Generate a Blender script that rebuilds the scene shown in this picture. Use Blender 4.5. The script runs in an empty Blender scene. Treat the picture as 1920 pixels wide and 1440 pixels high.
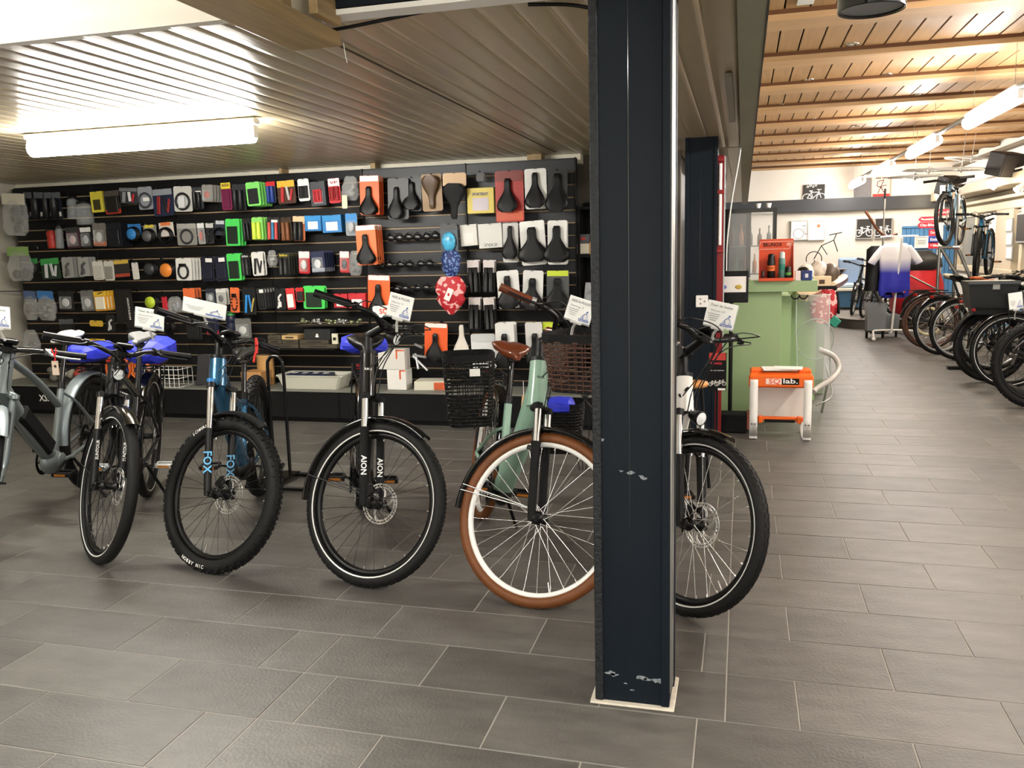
import bpy, bmesh, math, random
from mathutils import Vector, Matrix
PI = math.pi
random.seed(7)
V = Vector
# ------------------------------------------------------------------ camera
H = 1.42
F = 1589.844
RR = Matrix(((0.965343, 0.025737, 0.259711), (0.015858, 0.987503, -0.156803), (-0.260501, 0.155487, 0.952871)))          # columns: world X, -world Z, world Y in camera axes (x right, y down, z forward)
wr = V((RR[0][0], RR[1][0], RR[2][0])); wd = V((RR[0][2], RR[1][2], RR[2][2])); wu = -V((RR[0][1], RR[1][1], RR[2][1]))
def cam2w(v): return V((v.dot(wr), v.dot(wd), v.dot(wu)))
cam = bpy.data.objects.new('camera', bpy.data.cameras.new('camera'))
bpy.context.scene.collection.objects.link(cam)
cx_, cy_, cz_ = cam2w(V((1, 0, 0))), cam2w(V((0, -1, 0))), cam2w(V((0, 0, -1)))
cam.matrix_world = Matrix(((cx_.x, cy_.x, cz_.x, 0), (cx_.y, cy_.y, cz_.y, 0), (cx_.z, cy_.z, cz_.z, H), (0, 0, 0, 1)))
cam.data.sensor_width = 36; cam.data.lens = F/1920*36; cam.data.clip_start = .05; cam.data.clip_end = 100
sc = bpy.context.scene
sc.camera = cam
def ray(px, py): return cam2w(V((px-960, py-720, F)))
def PY(px, py, Y):
    w = ray(px, py); return V((0, 0, H)) + w*(Y/w.y)
def PZ(px, py, Z):
    w = ray(px, py); return V((0, 0, H)) + w*((Z-H)/w.z)
def PX(px, py, X):
    w = ray(px, py); return V((0, 0, H)) + w*(X/w.x)
# ------------------------------------------------------------------ view and world
sc.view_settings.view_transform = 'Standard'; sc.view_settings.look = 'None'
sc.view_settings.gamma = 1; sc.view_settings.use_curve_mapping = False
sc.view_settings.exposure = 1.6
wld = bpy.data.worlds.new('world'); sc.world = wld; wld.use_nodes = True
wb_ = wld.node_tree.nodes['Background']; wb_.inputs[0].default_value = (.95, .93, .9, 1); wb_.inputs[1].default_value = .8
def area(name, loc, sx, sy, power, col=(1, .96, .9), rot=(0, 0, 0), spread=None):
    l = bpy.data.lights.new(name, 'AREA'); l.shape = 'RECTANGLE'; l.size = sx; l.size_y = sy; l.energy = power; l.color = col
    if spread: l.spread = spread
    o = bpy.data.objects.new(name, l); sc.collection.objects.link(o); o.location = loc; o.rotation_euler = rot; return o
WARM = (1, .93, .86)
area('tube_light', (-1.0, -.9, 2.6), 1.5, .25, 70, (1, .97, .92))
# ------------------------------------------------------------------ helpers
C = sc.collection
MATS = {}
def mat(name, col, rough=.5, metal=0., var=0., vs=8., bump=0., bs=60., coat=0., emit=None, es=0., alpha=1., trans=0., stretch=(1, 1, 1), spec=.5, ior=1.45, coord='Object'):
    if name in MATS: return MATS[name]
    m = bpy.data.materials.new(name); MATS[name] = m; m.use_nodes = True
    nt = m.node_tree; b = nt.nodes['Principled BSDF']; I = b.inputs
    c = (col[0], col[1], col[2], 1)
    I['Base Color'].default_value = c; I['Roughness'].default_value = rough; I['Metallic'].default_value = metal
    I['Specular IOR Level'].default_value = spec; I['IOR'].default_value = ior
    if coat: I['Coat Weight'].default_value = coat; I['Coat Roughness'].default_value = .08
    if trans: I['Transmission Weight'].default_value = trans
    if alpha < 1: I['Alpha'].default_value = alpha
    if emit: I['Emission Color'].default_value = (*emit, 1); I['Emission Strength'].default_value = es
    m.diffuse_color = c
    if var or bump:
        tc = nt.nodes.new('ShaderNodeTexCoord'); mp = nt.nodes.new('ShaderNodeMapping'); mp.inputs['Scale'].default_value = stretch
        nt.links.new(tc.outputs[coord], mp.inputs[0])
    if var:
        n = nt.nodes.new('ShaderNodeTexNoise'); n.inputs['Scale'].default_value = vs; n.inputs['Detail'].default_value = 5
        nt.links.new(mp.outputs[0], n.inputs['Vector'])
        r = nt.nodes.new('ShaderNodeValToRGB'); r.color_ramp.elements[0].position = .3; r.color_ramp.elements[1].position = .7
        r.color_ramp.elements[0].color = tuple(max(0, x*(1-var)) for x in col)+(1,); r.color_ramp.elements[1].color = tuple(min(1, x*(1+var)) for x in col)+(1,)
        nt.links.new(n.outputs[0], r.inputs[0]); nt.links.new(r.outputs[0], I['Base Color'])
    if bump:
        n2 = nt.nodes.new('ShaderNodeTexNoise'); n2.inputs['Scale'].default_value = bs; n2.inputs['Detail'].default_value = 4
        nt.links.new(mp.outputs[0], n2.inputs['Vector'])
        bn = nt.nodes.new('ShaderNodeBump'); bn.inputs['Strength'].default_value = bump; bn.inputs['Distance'].default_value = .01
        nt.links.new(n2.outputs[0], bn.inputs['Height']); nt.links.new(bn.outputs[0], I['Normal'])
    return m
def srgb(h):
    h = h.lstrip('#'); o = []
    for i in (0, 2, 4):
        v = int(h[i:i+2], 16)/255; o.append(v/12.92 if v < .04045 else ((v+.055)/1.055)**2.4)
    return tuple(o)
def M_(hexc, rough=.45, metal=0., **k):
    key = 'c_%s_%d_%d' % (hexc.lstrip('#'), int(rough*100), int(metal*100)) + ('_' + '_'.join('%s%s' % (a, b) for a, b in sorted(k.items())) if k else '')
    return mat(key, srgb(hexc), rough, metal, **k)
def tag(o, label=None, cat=None, group=None, kind=None):
    if label: o['label'] = label
    if cat: o['category'] = cat
    if group: o['group'] = group
    if kind: o['kind'] = kind
    return o
def thing(name, label, cat, loc=(0, 0, 0), rot=(0, 0, 0), group=None):
    o = bpy.data.objects.new(name, None); C.objects.link(o); o.location = loc; o.rotation_euler = rot; o.empty_display_size = .05
    return tag(o, label, cat, group)
def frame(z, x=None, o=(0, 0, 0)):
    z = V(z).normalized(); x = V(x) if x is not None else (V((1, 0, 0)) if abs(z.x) < .9 else V((0, 1, 0)))
    x = (x - z*x.dot(z)).normalized(); y = z.cross(x); o = V(o)
    return Matrix(((x.x, y.x, z.x, o.x), (x.y, y.y, z.y, o.y), (x.z, y.z, z.z, o.z), (0, 0, 0, 1)))
_txt = {}
def text_geo(s, bold=False):
    if (s, bold) in _txt: return _txt[(s, bold)]
    cu = bpy.data.curves.new('t', 'FONT'); cu.body = s; cu.resolution_u = 2; cu.align_x = 'CENTER'; cu.align_y = 'CENTER'
    if bold: cu.offset = .018
    ob = bpy.data.objects.new('t', cu); C.objects.link(ob)
    dg = bpy.context.evaluated_depsgraph_get(); me = bpy.data.meshes.new_from_object(ob.evaluated_get(dg))
    g = ([tuple(v.co) for v in me.vertices], [tuple(p.vertices) for p in me.polygons])
    bpy.data.objects.remove(ob); bpy.data.curves.remove(cu); bpy.data.meshes.remove(me)
    _txt[(s, bold)] = g; return g
class MB:
    def __init__(s): s.v = []; s.f = []; s.m = []; s.s = []; s.M = None; s.mi = 0; s.lock = 0
    def add(s, vs, fs, smooth=True):
        o = len(s.v)
        if s.M is not None: vs = [s.M @ V(p) for p in vs]
        s.v += [tuple(p) for p in vs]
        s.f += [tuple(i+o for i in q) for q in fs]; s.m += [s.mi]*len(fs); s.s += [smooth]*len(fs); return s
    def box(s, c, d, rot=None, ch=0):
        x, y, z = d[0]/2, d[1]/2, d[2]/2; c = V(c)
        if ch:
            ch = min(ch, x*.9, y*.9, z*.9); vs = []; idx = {}
            for i, a in enumerate((-1, 1)):
                for j, b in enumerate((-1, 1)):
                    for k, e in enumerate((-1, 1)):
                        for ax in range(3):
                            q = [a*x, b*y, e*z]
                            for t in range(3):
                                if t != ax: q[t] -= (a, b, e)[t]*ch
                            idx[(i, j, k, ax)] = len(vs); vs.append(V(q))
            fs = []
            for k in (0, 1):
                fs.append([idx[(0, 0, k, 2)], idx[(1, 0, k, 2)], idx[(1, 1, k, 2)], idx[(0, 1, k, 2)]][::1 if k else -1])
                fs.append([idx[(0, k, 0, 1)], idx[(0, k, 1, 1)], idx[(1, k, 1, 1)], idx[(1, k, 0, 1)]][::1 if k else -1])
                fs.append([idx[(k, 0, 0, 0)], idx[(k, 1, 0, 0)], idx[(k, 1, 1, 0)], idx[(k, 0, 1, 0)]][::1 if k else -1])
            for a in (0, 1):
                for b in (0, 1):
                    r = (a == b)
                    q = [idx[(a, b, 0, 0)], idx[(a, b, 0, 1)], idx[(a, b, 1, 1)], idx[(a, b, 1, 0)]]; fs.append(q if r else q[::-1])
                    q = [idx[(a, 0, b, 0)], idx[(a, 1, b, 0)], idx[(a, 1, b, 2)], idx[(a, 0, b, 2)]]; fs.append(q if r else q[::-1])
                    q = [idx[(0, a, b, 1)], idx[(0, a, b, 2)], idx[(1, a, b, 2)], idx[(1, a, b, 1)]]; fs.append(q if r else q[::-1])
                    for e in (0, 1):
                        q = [idx[(a, b, e, 0)], idx[(a, b, e, 1)], idx[(a, b, e, 2)]]; fs.append(q if (a+b+e) % 2 == 1 else q[::-1])
        else:
            vs = [V((a, b, e)) for a in (-x, x) for b in (-y, y) for e in (-z, z)]
            fs = [(0, 1, 3, 2), (4, 6, 7, 5), (0, 4, 5, 1), (2, 3, 7, 6), (0, 2, 6, 4), (1, 5, 7, 3)]
        if rot is not None:
            R3 = rot if isinstance(rot, Matrix) else Matrix.Rotation(rot[2], 3, 'Z') @ Matrix.Rotation(rot[1], 3, 'Y') @ Matrix.Rotation(rot[0], 3, 'X')
            vs = [R3 @ p for p in vs]
        return s.add([p+c for p in vs], fs, False)
    def rings(s, rings, closed=False, caps=True, smooth=True, ringclosed=True):
        n = len(rings[0]); vs = [p for r in rings for p in r]; fs = []
        m = len(rings)
        for i in range(m if closed else m-1):
            a, b = i*n, ((i+1) % m)*n
            for j in range(n if ringclosed else n-1):
                k = (j+1) % n; fs.append((a+j, a+k, b+k, b+j))
        s.add(vs, fs, smooth)
        if caps and not closed and ringclosed:
            s.add(list(rings[0]), [tuple(range(n))[::-1]], False); s.add(list(rings[-1]), [tuple(range(n))], False)
        return s
    def tube(s, pts, r, seg=8, closed=False, caps=True, asp=1., up=(0, 0, 1)):
        pts = [V(p) for p in pts]; n = len(pts); rs = []; up = V(up)
        for i, p in enumerate(pts):
            a = pts[i-1] if (i or closed) else p; b = pts[(i+1) % n] if (i < n-1 or closed) else p
            t = (b-a)
            if t.length < 1e-9: t = V((0, 0, 1))
            t.normalize(); u = up - t*up.dot(t)
            if u.length < .05: u = V((1, 0, 0)) - t*t.x
            if u.length < .05: u = V((0, 1, 0)) - t*t.y
            u.normalize(); w = t.cross(u); ri = r[i] if isinstance(r, (list, tuple)) else r
            rs.append([p + u*(ri*math.cos(2*PI*k/seg)) + w*(ri*asp*math.sin(2*PI*k/seg)) for k in range(seg)])
        return s.rings(rs, closed, caps)
    def cyl(s, a, b, r, seg=12, r2=None):
        return s.tube([a, b], [r, r if r2 is None else r2], seg, up=(0.31, .47, .82))
    def lathe(s, prof, M=None, seg=16, smooth=True, closedprof=False):
        # profile of (radius, height) about +Z of M
        M = M or Matrix(); rs = []
        for k in range(seg):
            a = 2*PI*k/seg; rs.append([M @ V((r*math.cos(a), r*math.sin(a), z)) for r, z in prof])
        return s.rings(rs, True, False, smooth, closedprof)
    def ball(s, c, r, seg=10, M=None):
        c = V(c); r = V(r) if not isinstance(r, (int, float)) else V((r, r, r)); h = max(4, seg//2)
        prof = [(math.sin(PI*i/h), -math.cos(PI*i/h)) for i in range(h+1)]
        T = Matrix.Translation(c) @ (M if M is not None else Matrix()) @ Matrix.Diagonal((r.x, r.y, r.z, 1))
        return s.lathe([(max(a, 1e-4), b) for a, b in prof], T, seg)
    def ext(s, outline, t, M=None, smooth=False):
        # polygon in XY of M extruded along -Z..0 by t
        M = M or Matrix(); n = len(outline)
        a = [M @ V((x, y, 0)) for x, y in outline]; b = [M @ V((x, y, -t)) for x, y in outline]
        s.add(a, [tuple(range(n))], False); s.add(b, [tuple(range(n))[::-1]], False)
        return s.add(a+b, [(i, i+n, (i+1) % n+n, (i+1) % n) for i in range(n)], smooth)
    def quad(s, a, b, c, d): return s.add([a, b, c, d], [(0, 1, 2, 3)], False)
    def text(s, st, M, size, bold=False, w=None):
        vs, fs = text_geo(st, bold)
        if not vs: return s
        k = size; kx = k
        if w:
            ww = max(p[0] for p in vs)-min(p[0] for p in vs); kx = w/ww
        return s.add([M @ V((p[0]*kx, p[1]*k, 0)) for p in vs], fs, False)
    def build(s, name, mats, parent=None, loc=None, rot=None, label=None, kind=None):
        me = bpy.data.meshes.new(name); me.from_pydata(s.v, [], s.f)
        if not isinstance(mats, (list, tuple)): mats = [mats]
        for m in mats: me.materials.append(m)
        me.polygons.foreach_set('material_index', s.m); me.polygons.foreach_set('use_smooth', s.s); me.update()
        o = bpy.data.objects.new(name, me); C.objects.link(o)
        if parent is not None: o.parent = parent
        if loc is not None: o.location = loc
        if rot is not None: o.rotation_euler = rot
        if label: o['label'] = label
        if kind: o['kind'] = kind
        return o
def dup(o, parent=None, loc=None, label=None, rot=None):
    kids = [c for c in KIDS.get(o.name, [])] if False else list(o.children)
    c = o.copy(); C.objects.link(c)
    if parent is not None: c.parent = parent
    if loc is not None: c.location = loc
    if rot is not None: c.rotation_euler = rot
    if label: c['label'] = label
    for k in kids: dup(k, c)
    return c
def XZ(o=(0, 0, 0)):   # plane facing -Y (towards the camera): local x->X, y->Z, z->-Y
    return Matrix(((1, 0, 0, o[0]), (0, 0, -1, o[1]), (0, 1, 0, o[2]), (0, 0, 0, 1)))
def struct(name, mb, m, label=None, parent=None):
    o = mb.build(name, m, parent); o['kind'] = 'structure'
    if label: o['label'] = label
    return o
def arc(c, r, a0, a1, n, u=(1, 0, 0), w=(0, 0, 1)):
    c, u, w = V(c), V(u), V(w)
    return [c + u*(r*math.cos(a0+(a1-a0)*i/n)) + w*(r*math.sin(a0+(a1-a0)*i/n)) for i in range(n+1)]
def bez(p, n=10):
    p = [V(q) for q in p]; out = []
    # catmull-rom through the points
    q = [p[0]*2-p[1]] + p + [p[-1]*2-p[-2]]
    for i in range(1, len(q)-2):
        for k in range(n):
            t = k/n
            out.append(.5*((2*q[i]) + (q[i+1]-q[i-1])*t + (2*q[i-1]-5*q[i]+4*q[i+1]-q[i+2])*t*t + (3*q[i]-q[i-1]-3*q[i+1]+q[i+2])*t**3))
    out.append(p[-1]); return out
# ------------------------------------------------------------------ materials of the setting
def tile_mat(name, seed):
    m = bpy.data.materials.new(name); m.use_nodes = True; nt = m.node_tree; b = nt.nodes['Principled BSDF']; L = nt.links.new
    tc = nt.nodes.new('ShaderNodeTexCoord'); oi = nt.nodes.new('ShaderNodeObjectInfo')
    mp = nt.nodes.new('ShaderNodeMapping'); mp.inputs['Scale'].default_value = (2.2, 6, 1); L(tc.outputs['Object'], mp.inputs[0])
    ad = nt.nodes.new('ShaderNodeVectorMath'); ad.operation = 'ADD'; L(mp.outputs[0], ad.inputs[0]); L(oi.outputs['Location'], ad.inputs[1])
    n = nt.nodes.new('ShaderNodeTexNoise'); n.inputs['Scale'].default_value = 1.6; n.inputs['Detail'].default_value = 7; n.inputs['Roughness'].default_value = .62; L(ad.outputs[0], n.inputs['Vector'])
    r = nt.nodes.new('ShaderNodeValToRGB'); e = r.color_ramp.elements; e[0].position = .28; e[1].position = .74
    e[0].color = (*srgb('45433f'), 1); e[1].color = (*srgb('625f5a'), 1); L(n.outputs[0], r.inputs[0])
    hs = nt.nodes.new('ShaderNodeHueSaturation'); mr = nt.nodes.new('ShaderNodeMapRange'); mr.inputs['To Min'].default_value = .82; mr.inputs['To Max'].default_value = 1.14
    L(oi.outputs['Random'], mr.inputs[0]); L(mr.outputs[0], hs.inputs['Value']); L(r.outputs[0], hs.inputs['Color']); L(hs.outputs[0], b.inputs['Base Color'])
    g = nt.nodes.new('ShaderNodeTexNoise'); g.inputs['Scale'].default_value = 90; g.inputs['Detail'].default_value = 3; L(tc.outputs['Object'], g.inputs['Vector'])
    bp = nt.nodes.new('ShaderNodeBump'); bp.inputs['Strength'].default_value = .28; bp.inputs['Distance'].default_value = .006; L(g.outputs[0], bp.inputs['Height']); L(bp.outputs[0], b.inputs['Normal'])
    b.inputs['Roughness'].default_value = .46; b.inputs['Specular IOR Level'].default_value = .5
    return m
TILE = tile_mat('porcelain_tile', 1)
GROUT = mat('grout', srgb('8f8b83'), .9, var=.1, vs=5)
WALLW = mat('white_plaster', srgb('d9d5cb'), .85, var=.03, vs=2, bump=.05, bs=40)
WALLL = mat('cream_plaster', srgb('c9c3b3'), .85, var=.04, vs=2, bump=.05, bs=40)
NAVY = mat('navy_paint', srgb('08131d'), .62, var=.12, vs=4, bump=.15, bs=45, stretch=(1, 1, .25), spec=.26)
LITEDGE = mat('lit_edge', srgb('12171c'), .6, var=.6, vs=60, bump=.5, bs=90)  # rough left column trim; the light it catches is put into its paler colour
BOARD = mat('painted_board', srgb('b0a184'), .3, var=.05, vs=3, bump=.06, bs=14, stretch=(6, .5, 1), spec=.6)
WOODC = mat('pine_ceiling', srgb('a48159'), .5, var=.13, vs=3, bump=.05, bs=20, stretch=(9, .5, 3))
WOODB = mat('pine_beam', srgb('b08d64'), .55, var=.12, vs=3, stretch=(.5, 9, 6))
PINE = mat('raw_pine', srgb('a38a62'), .6, var=.16, vs=4, stretch=(10, .7, 10), bump=.1, bs=30)
DARK = mat('dark_panel', srgb('17181a'), .5, var=.15, vs=5)
ALU = mat('brushed_aluminium', (.42, .42, .41), .33, 1., var=.08, vs=20, stretch=(1, 1, .05))
STEEL = mat('chrome', (.8, .8, .8), .14, 1.)
SILVER = mat('silver_paint', srgb('b9bdbf'), .3, .6)
BLK = mat('black_satin', srgb('070708'), .4, var=.1, vs=12, spec=.35)
BLKG = mat('black_gloss', srgb('08090b'), .14, coat=.5)
BLKM = mat('black_matte', srgb('0b0b0c'), .75, var=.1, vs=30, spec=.3)
RUB = mat('rubber', srgb('0e0e0e'), .66, spec=.35, var=.18, vs=14, bump=.1, bs=160)
WHITE = mat('white_plastic', srgb('f1efea'), .4)
GLASS = mat('clear_glass', (.9, .95, .94), .04, alpha=.16, spec=.8)
POLY = mat('poly_bag', (.75, .76, .74), .15, alpha=.26, bump=.9, bs=18, spec=1.)
EMT = mat('tube_glow', (1, 1, 1), .5, emit=(1, .97, .91), es=38)
EMT2 = mat('tube_glow_warm', (1, 1, 1), .5, emit=(1, .94, .88), es=36)
EMT3 = mat('tube_glow_recess', (1, 1, 1), .5, emit=(1, .98, .93), es=80)
EMS = mat('spot_glow', (1, 1, 1), .5, emit=(1, .9, .72), es=16)
# ------------------------------------------------------------------ floor
X0, X1, YN, YE = -7.0, 3.86, -2.4, 17.9
b = MB(); b.box(((X0+X1)/2, (YN+YE)/2, -.052), (X1-X0+.2, YE-YN+.2, .1)); floor = struct('floor', b, GROUT, 'dark grey porcelain tile floor with pale grout lines')
tp = .2977; tl = .602; g_ = .0022
def tile_rows():
    for k in range(-16, 53):
        y0 = 2.149+tp*k; off = .49 if k % 2 == 0 else .186
        x = off - tl*13
        while x < X1:
            a, c_ = max(x, X0), min(x+tl, X1)
            segs = [(a, c_)]
            if k < 4 and a < -1.44 < c_ and k <= 1: segs = [(a, -1.44), (-1.44, c_)]
            if y0 > 2.3 and y0 < 6.3 and a < -.03 < c_: segs = [(a, -.03), (-.03, c_)]
            for s0, s1 in segs:
                if s1-s0 > .03: yield s0, s1, y0, min(y0+tp, YE)
            x += tl
tiles = [t for t in tile_rows() if t[3] > .9]
def vis(t):
    p = V(((t[0]+t[1])/2, (t[2]+t[3])/2, -H)); q = V((p.x*RR[0][0]+p.z*-RR[0][1]+p.y*RR[0][2], p.x*RR[1][0]-p.z*RR[1][1]+p.y*RR[1][2], p.x*RR[2][0]-p.z*RR[2][1]+p.y*RR[2][2]))
    if q.z < .1: return 1e9
    u, w_ = q.x/q.z*F+960, q.y/q.z*F+720
    return q.z if -150 < u < 2070 and w_ < 1620 else 1e9
order = sorted(tiles, key=vis)
near = [t for t in order[:285] if vis(t) < 1e8]; far = [t for t in tiles if t not in set(near)]
tmesh = {}
def tilegeo(b, cx, cy, z, w, d):
    b.box((cx, cy, z), (w-2*g_, d-2*g_, .012), ch=.0015)
for t in near:
    w, d = round(t[1]-t[0], 3), round(t[3]-t[2], 3)
    if (w, d) not in tmesh:
        b = MB(); tilegeo(b, 0, 0, -.006, w, d); o = b.build('floor_tile', TILE, floor); tmesh[(w, d)] = o
    else:
        o = tmesh[(w, d)].copy(); C.objects.link(o)
    o.location = ((t[0]+t[1])/2, (t[2]+t[3])/2, random.uniform(-.0004, 0))
b = MB()
for t in far: tilegeo(b, (t[0]+t[1])/2, (t[2]+t[3])/2, -.006, t[1]-t[0], t[3]-t[2])
b.build('floor_tile', TILE, floor, kind='stuff')
# ------------------------------------------------------------------ walls
def wallbox(name, c, d, m, label=None):
    b = MB(); b.box(c, d); return struct(name, b, m, label)
wallbox('wall_left', (X0-.05, 2.3, 1.5), (.1, 10, 3), WALLL, 'pale cream plaster wall at the left end of the slatwall')
wallbox('wall_back', (-3.75, 7.25, 1.5), (6.5, .1, 3), mat('grey_brown_wall', srgb('5b564c'), .8), 'wall behind the slatwall')
wallbox('wall_far', (-1.5, YE+.05, 1.55), (11, .1, 3.1), WALLW, 'white plaster wall at the far end of the shop')
wallbox('wall_front', (-1.5, YN-.05, 1.5), (11.2, .1, 3.1), WALLW, 'white wall behind the camera')
wallbox('wall_passage', (-.58, 12.4, 1.5), (.1, 10.2, 3), DARK, 'dark wall behind the counter')
# white strip above slatwall
b = MB(); b.box((-4.15, 7.13, 2.16), (5.7, .12, .09)); struct('trim_1', b, mat('cream_strip', srgb('e2dcca'), .7), 'cream strip of wall above the slatwall')
for x_, w_ in ((-3.09, .045), (-3.98, .03), (-1.66, .12)):
    b = MB(); b.box((x_, 7.0, 2.155), (w_, .12, .075), ch=.002); struct('trim_2', b, PINE, 'short pine block between slatwall and ceiling')
# ------------------------------------------------------------------ left ceiling : painted boards along Y
zc = 2.19
b = MB(); b.box((-3.5, 9.28, zc+.06), (7, 13.2, .04)); b.box((-.2, 1.0, zc+.06), (.44, 3.36, .04)); ceil_l = struct('ceiling', b, DARK, 'low ceiling of painted tongue and groove boards')
bw = .117; x = -.03; k = 0; first = {}
while x-bw > -7.05:
    xc = x-bw/2
    y0 = 2.56 if xc < -1.64 else 2.67 if xc < -.43 else -.6
    key = y0
    if key not in first:
        bb = MB(); L_ = 7.2-y0
        rs = []
        for yy in (y0, 7.2):
            rs.append([V((-bw/2, yy, .03)), V((-bw/2, yy, .005)), V((-bw/2+.004, yy, .0012)), V((-bw/4, yy, .0004)), V((0, yy, 0)), V((bw/4, yy, .0004)), V((bw/2-.004, yy, .0012)), V((bw/2, yy, .005)), V((bw/2, yy, .03))])
        bb.rings(rs, False, True, False, True); o = bb.build('ceiling_board', BOARD, ceil_l); first[key] = o
        for i_, p_ in enumerate(o.data.polygons): p_.use_smooth = 2 <= i_ <= 5
    else:
        o = first[key].copy(); C.objects.link(o)
    o.location = (xc, 0, zc+random.uniform(-.0006, .0006)); x -= bw
b = MB(); b.box((-1.462, 4.9, zc-.0005), (.009, 3.9, .006)); b.build('joint', mat('seam_dark', srgb('4a3b28'), .7), ceil_l)
# far soffit (beyond slatwall line, passage to the far wall)
b = MB(); b.box((-.27, 11.8, zc+.02), (.5, 9.1, .04)); struct('ceiling', b, BOARD, 'painted soffit strip over the counter passage', ceil_l)
for x_ in (-.14, -.26):
    b = MB(); b.box((x_, 11.8, zc-.001), (.006, 9.1, .004)); b.build('joint', mat('joint_white', srgb('b5ac99'), .6), ceil_l)
# upper opening : white face + higher ceiling
b = MB(); b.box((-4.32, 2.6, zc+.42), (5.36, .06, .84)); b.box((-4.32, 2.56, zc+.015), (5.36, .02, .05)); struct('wall_upper', b, WALLW, 'white upstand wall face above the low ceiling edge')
b = MB(); b.box((-3.5, .1, 3.05), (7.2, 5.1, .06)); b.box((-.75, 4.5, 3.05), (1.7, 14, .05)); struct('ceiling', b, WALLW, 'higher white ceiling of the front recess')
# raw pine beam end, white casing and black crossbeam carried by the column
t = thing('pine_beam', 'raw pine beam ending below the boarded ceiling at top of photo', 'beam', (-1.36, 2.66, 2.09))
b = MB(); b.box((0, -1.5, .022), (.175, 3.0, .044), ch=.004); b.build('timber', PINE, t)
b = MB(); b.box((.1, -.13, .085), (.03, .16, .07), ch=.003); b.build('offcut', PINE, t)
b = MB(); b.box((.055, -.3, .15), (.02, .05, .22)); b.build('offcut', PINE, t)
b = MB(); b.box((-.05, -1.5, .24), (.2, 2.9, .4), ch=.003); b.build('casing', mat('cream_board', srgb('e5dcc6'), .6), t)
b = MB(); b.tube(bez([(.08, .03, .02), (.085, .03, -.02), (.09, .03, -.045)], 4), .0015, 5); b.build('hook', WHITE, t)
t = thing('crossbeam', 'black painted crossbeam with white lath along its lower edge', 'beam', (-.9, 2.62, 2.165))
b = MB(); b.box((-.01, -.02, .2), (.96, .05, .36)); b.build('fascia', NAVY, t)
b = MB(); b.box((-.01, -.005, .008), (.96, .08, .016)); b.build('lath', WHITE, t)
b = MB(); b.tube(bez([(-.48, .05, -.02), (-.36, .06, -.012), (-.2, .06, .002), (-.05, .05, .012)], 6), .006, 6); b.build('cable', BLK, t)
b = MB(); b.tube(bez([(.24, .1, .012), (.36, .14, .01), (.46, .16, -.01)], 6), .006, 6); b.build('cable', BLK, t)
# ------------------------------------------------------------------ columns
def column(name, label, x0, x1, y0, y1, zt, metal=True):
    t = thing(name, label, 'column', ((x0+x1)/2, (y0+y1)/2, 0)); w, d = x1-x0, y1-y0
    b = MB(); b.box((0, 0, zt/2), (w, d, zt)); o = b.build('shaft', NAVY, t)
    for s in (-1, 1):
        b = MB(); b.box((s*(w/2-.012), -d/2-.004, zt/2+.004), (.026, .01, zt-.008), ch=.003); b.build('corner_trim', LITEDGE if metal and s < 0 else NAVY, t)
    b = MB(); b.box((-.005, -d/2-.0005, zt*.6), (.0016, .001, zt*.8)); b.build('joint', BLKG, t)
    if metal:
        b = MB(); b.box((w/2+.003, -d/2+.04, zt*.49+.03), (.008, .075, zt*.98-.04), ch=.002); b.build('metal_angle', ALU, t, label='bare metal angle on the right edge')
        b = MB(); b.box((w/2+.0025, d/2-.03, zt/2), (.006, .05, zt), ch=.002); b.build('corner_trim', NAVY, t)
    return t
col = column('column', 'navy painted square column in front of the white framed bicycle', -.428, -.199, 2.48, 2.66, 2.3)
b = MB(); b.box((0, -.004, .004), (.262, .215, .008), ch=.003); b.build('plaster_rim', mat('plaster_rim', srgb('c9c2b2'), .9, var=.1, vs=30), col)
b = MB(); random.seed(3)
for (x_, z_, r_) in ((-.065, .1, .012), (-.055, .095, .009), (.03, .095, .011), (.045, .09, .009), (.075, .092, .012), (.098, .085, .012), (-.10, .17, .008), (.0, .05, .005), (-.02, .07, .004), (0.0, .75, .008), (.03, .74, .006), (.04, .735, .007), (-.03, .755, .005), (-.09, .85, .008)):
    pts = [(r_*(1+.5*random.uniform(-1, 1))*math.cos(a)*1.3, r_*(1+.5*random.uniform(-1, 1))*math.sin(a)*.6) for a in [i*PI/5 for i in range(10)]]
    b.ext(pts, .001, XZ((x_, -.0908, z_)))
b.build('paint_chip', mat('chipped_filler', srgb('7d8388'), .8, var=.5, vs=90), col)
column('column', 'navy column standing behind, beside the slatwall end, with wall socket', -.415, -.185, 6.45, 6.75, 2.2, False)
column('column', 'farthest dark column beside the glass cabinet', -.42, -.19, 9.6, 9.9, 2.2, False)
# ------------------------------------------------------------------ bulkhead between low and high ceiling
b = MB(); b.box((.015, 8.2, 2.165), (.09, 16.4, .03)); b.box((.05, 8.2, 2.55), (.02, 16.4, .78)); b.box((.0, 8.2, 2.56), (.02, 16.4, .76)); struct('trim_3', b, mat('sage_grey', srgb('8d8d7c'), .6, var=.05, vs=3), 'grey green bulkhead edge between the two ceilings')
b = MB(); b.box((.0635, 8.2, 2.168), (.007, 16.4, .04)); struct('trim_4', b, DARK, 'dark edge strip of the bulkhead')
t = thing('conduit_box', 'slim grey trunking piece on the soffit', 'trunking', (-.075, 4.85, 2.175)); b = MB(); b.box((0, 0, 0), (.035, 1.5, .02), ch=.003); b.build('cover', mat('grey_trunk', srgb('8b887c'), .5), t)
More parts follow.
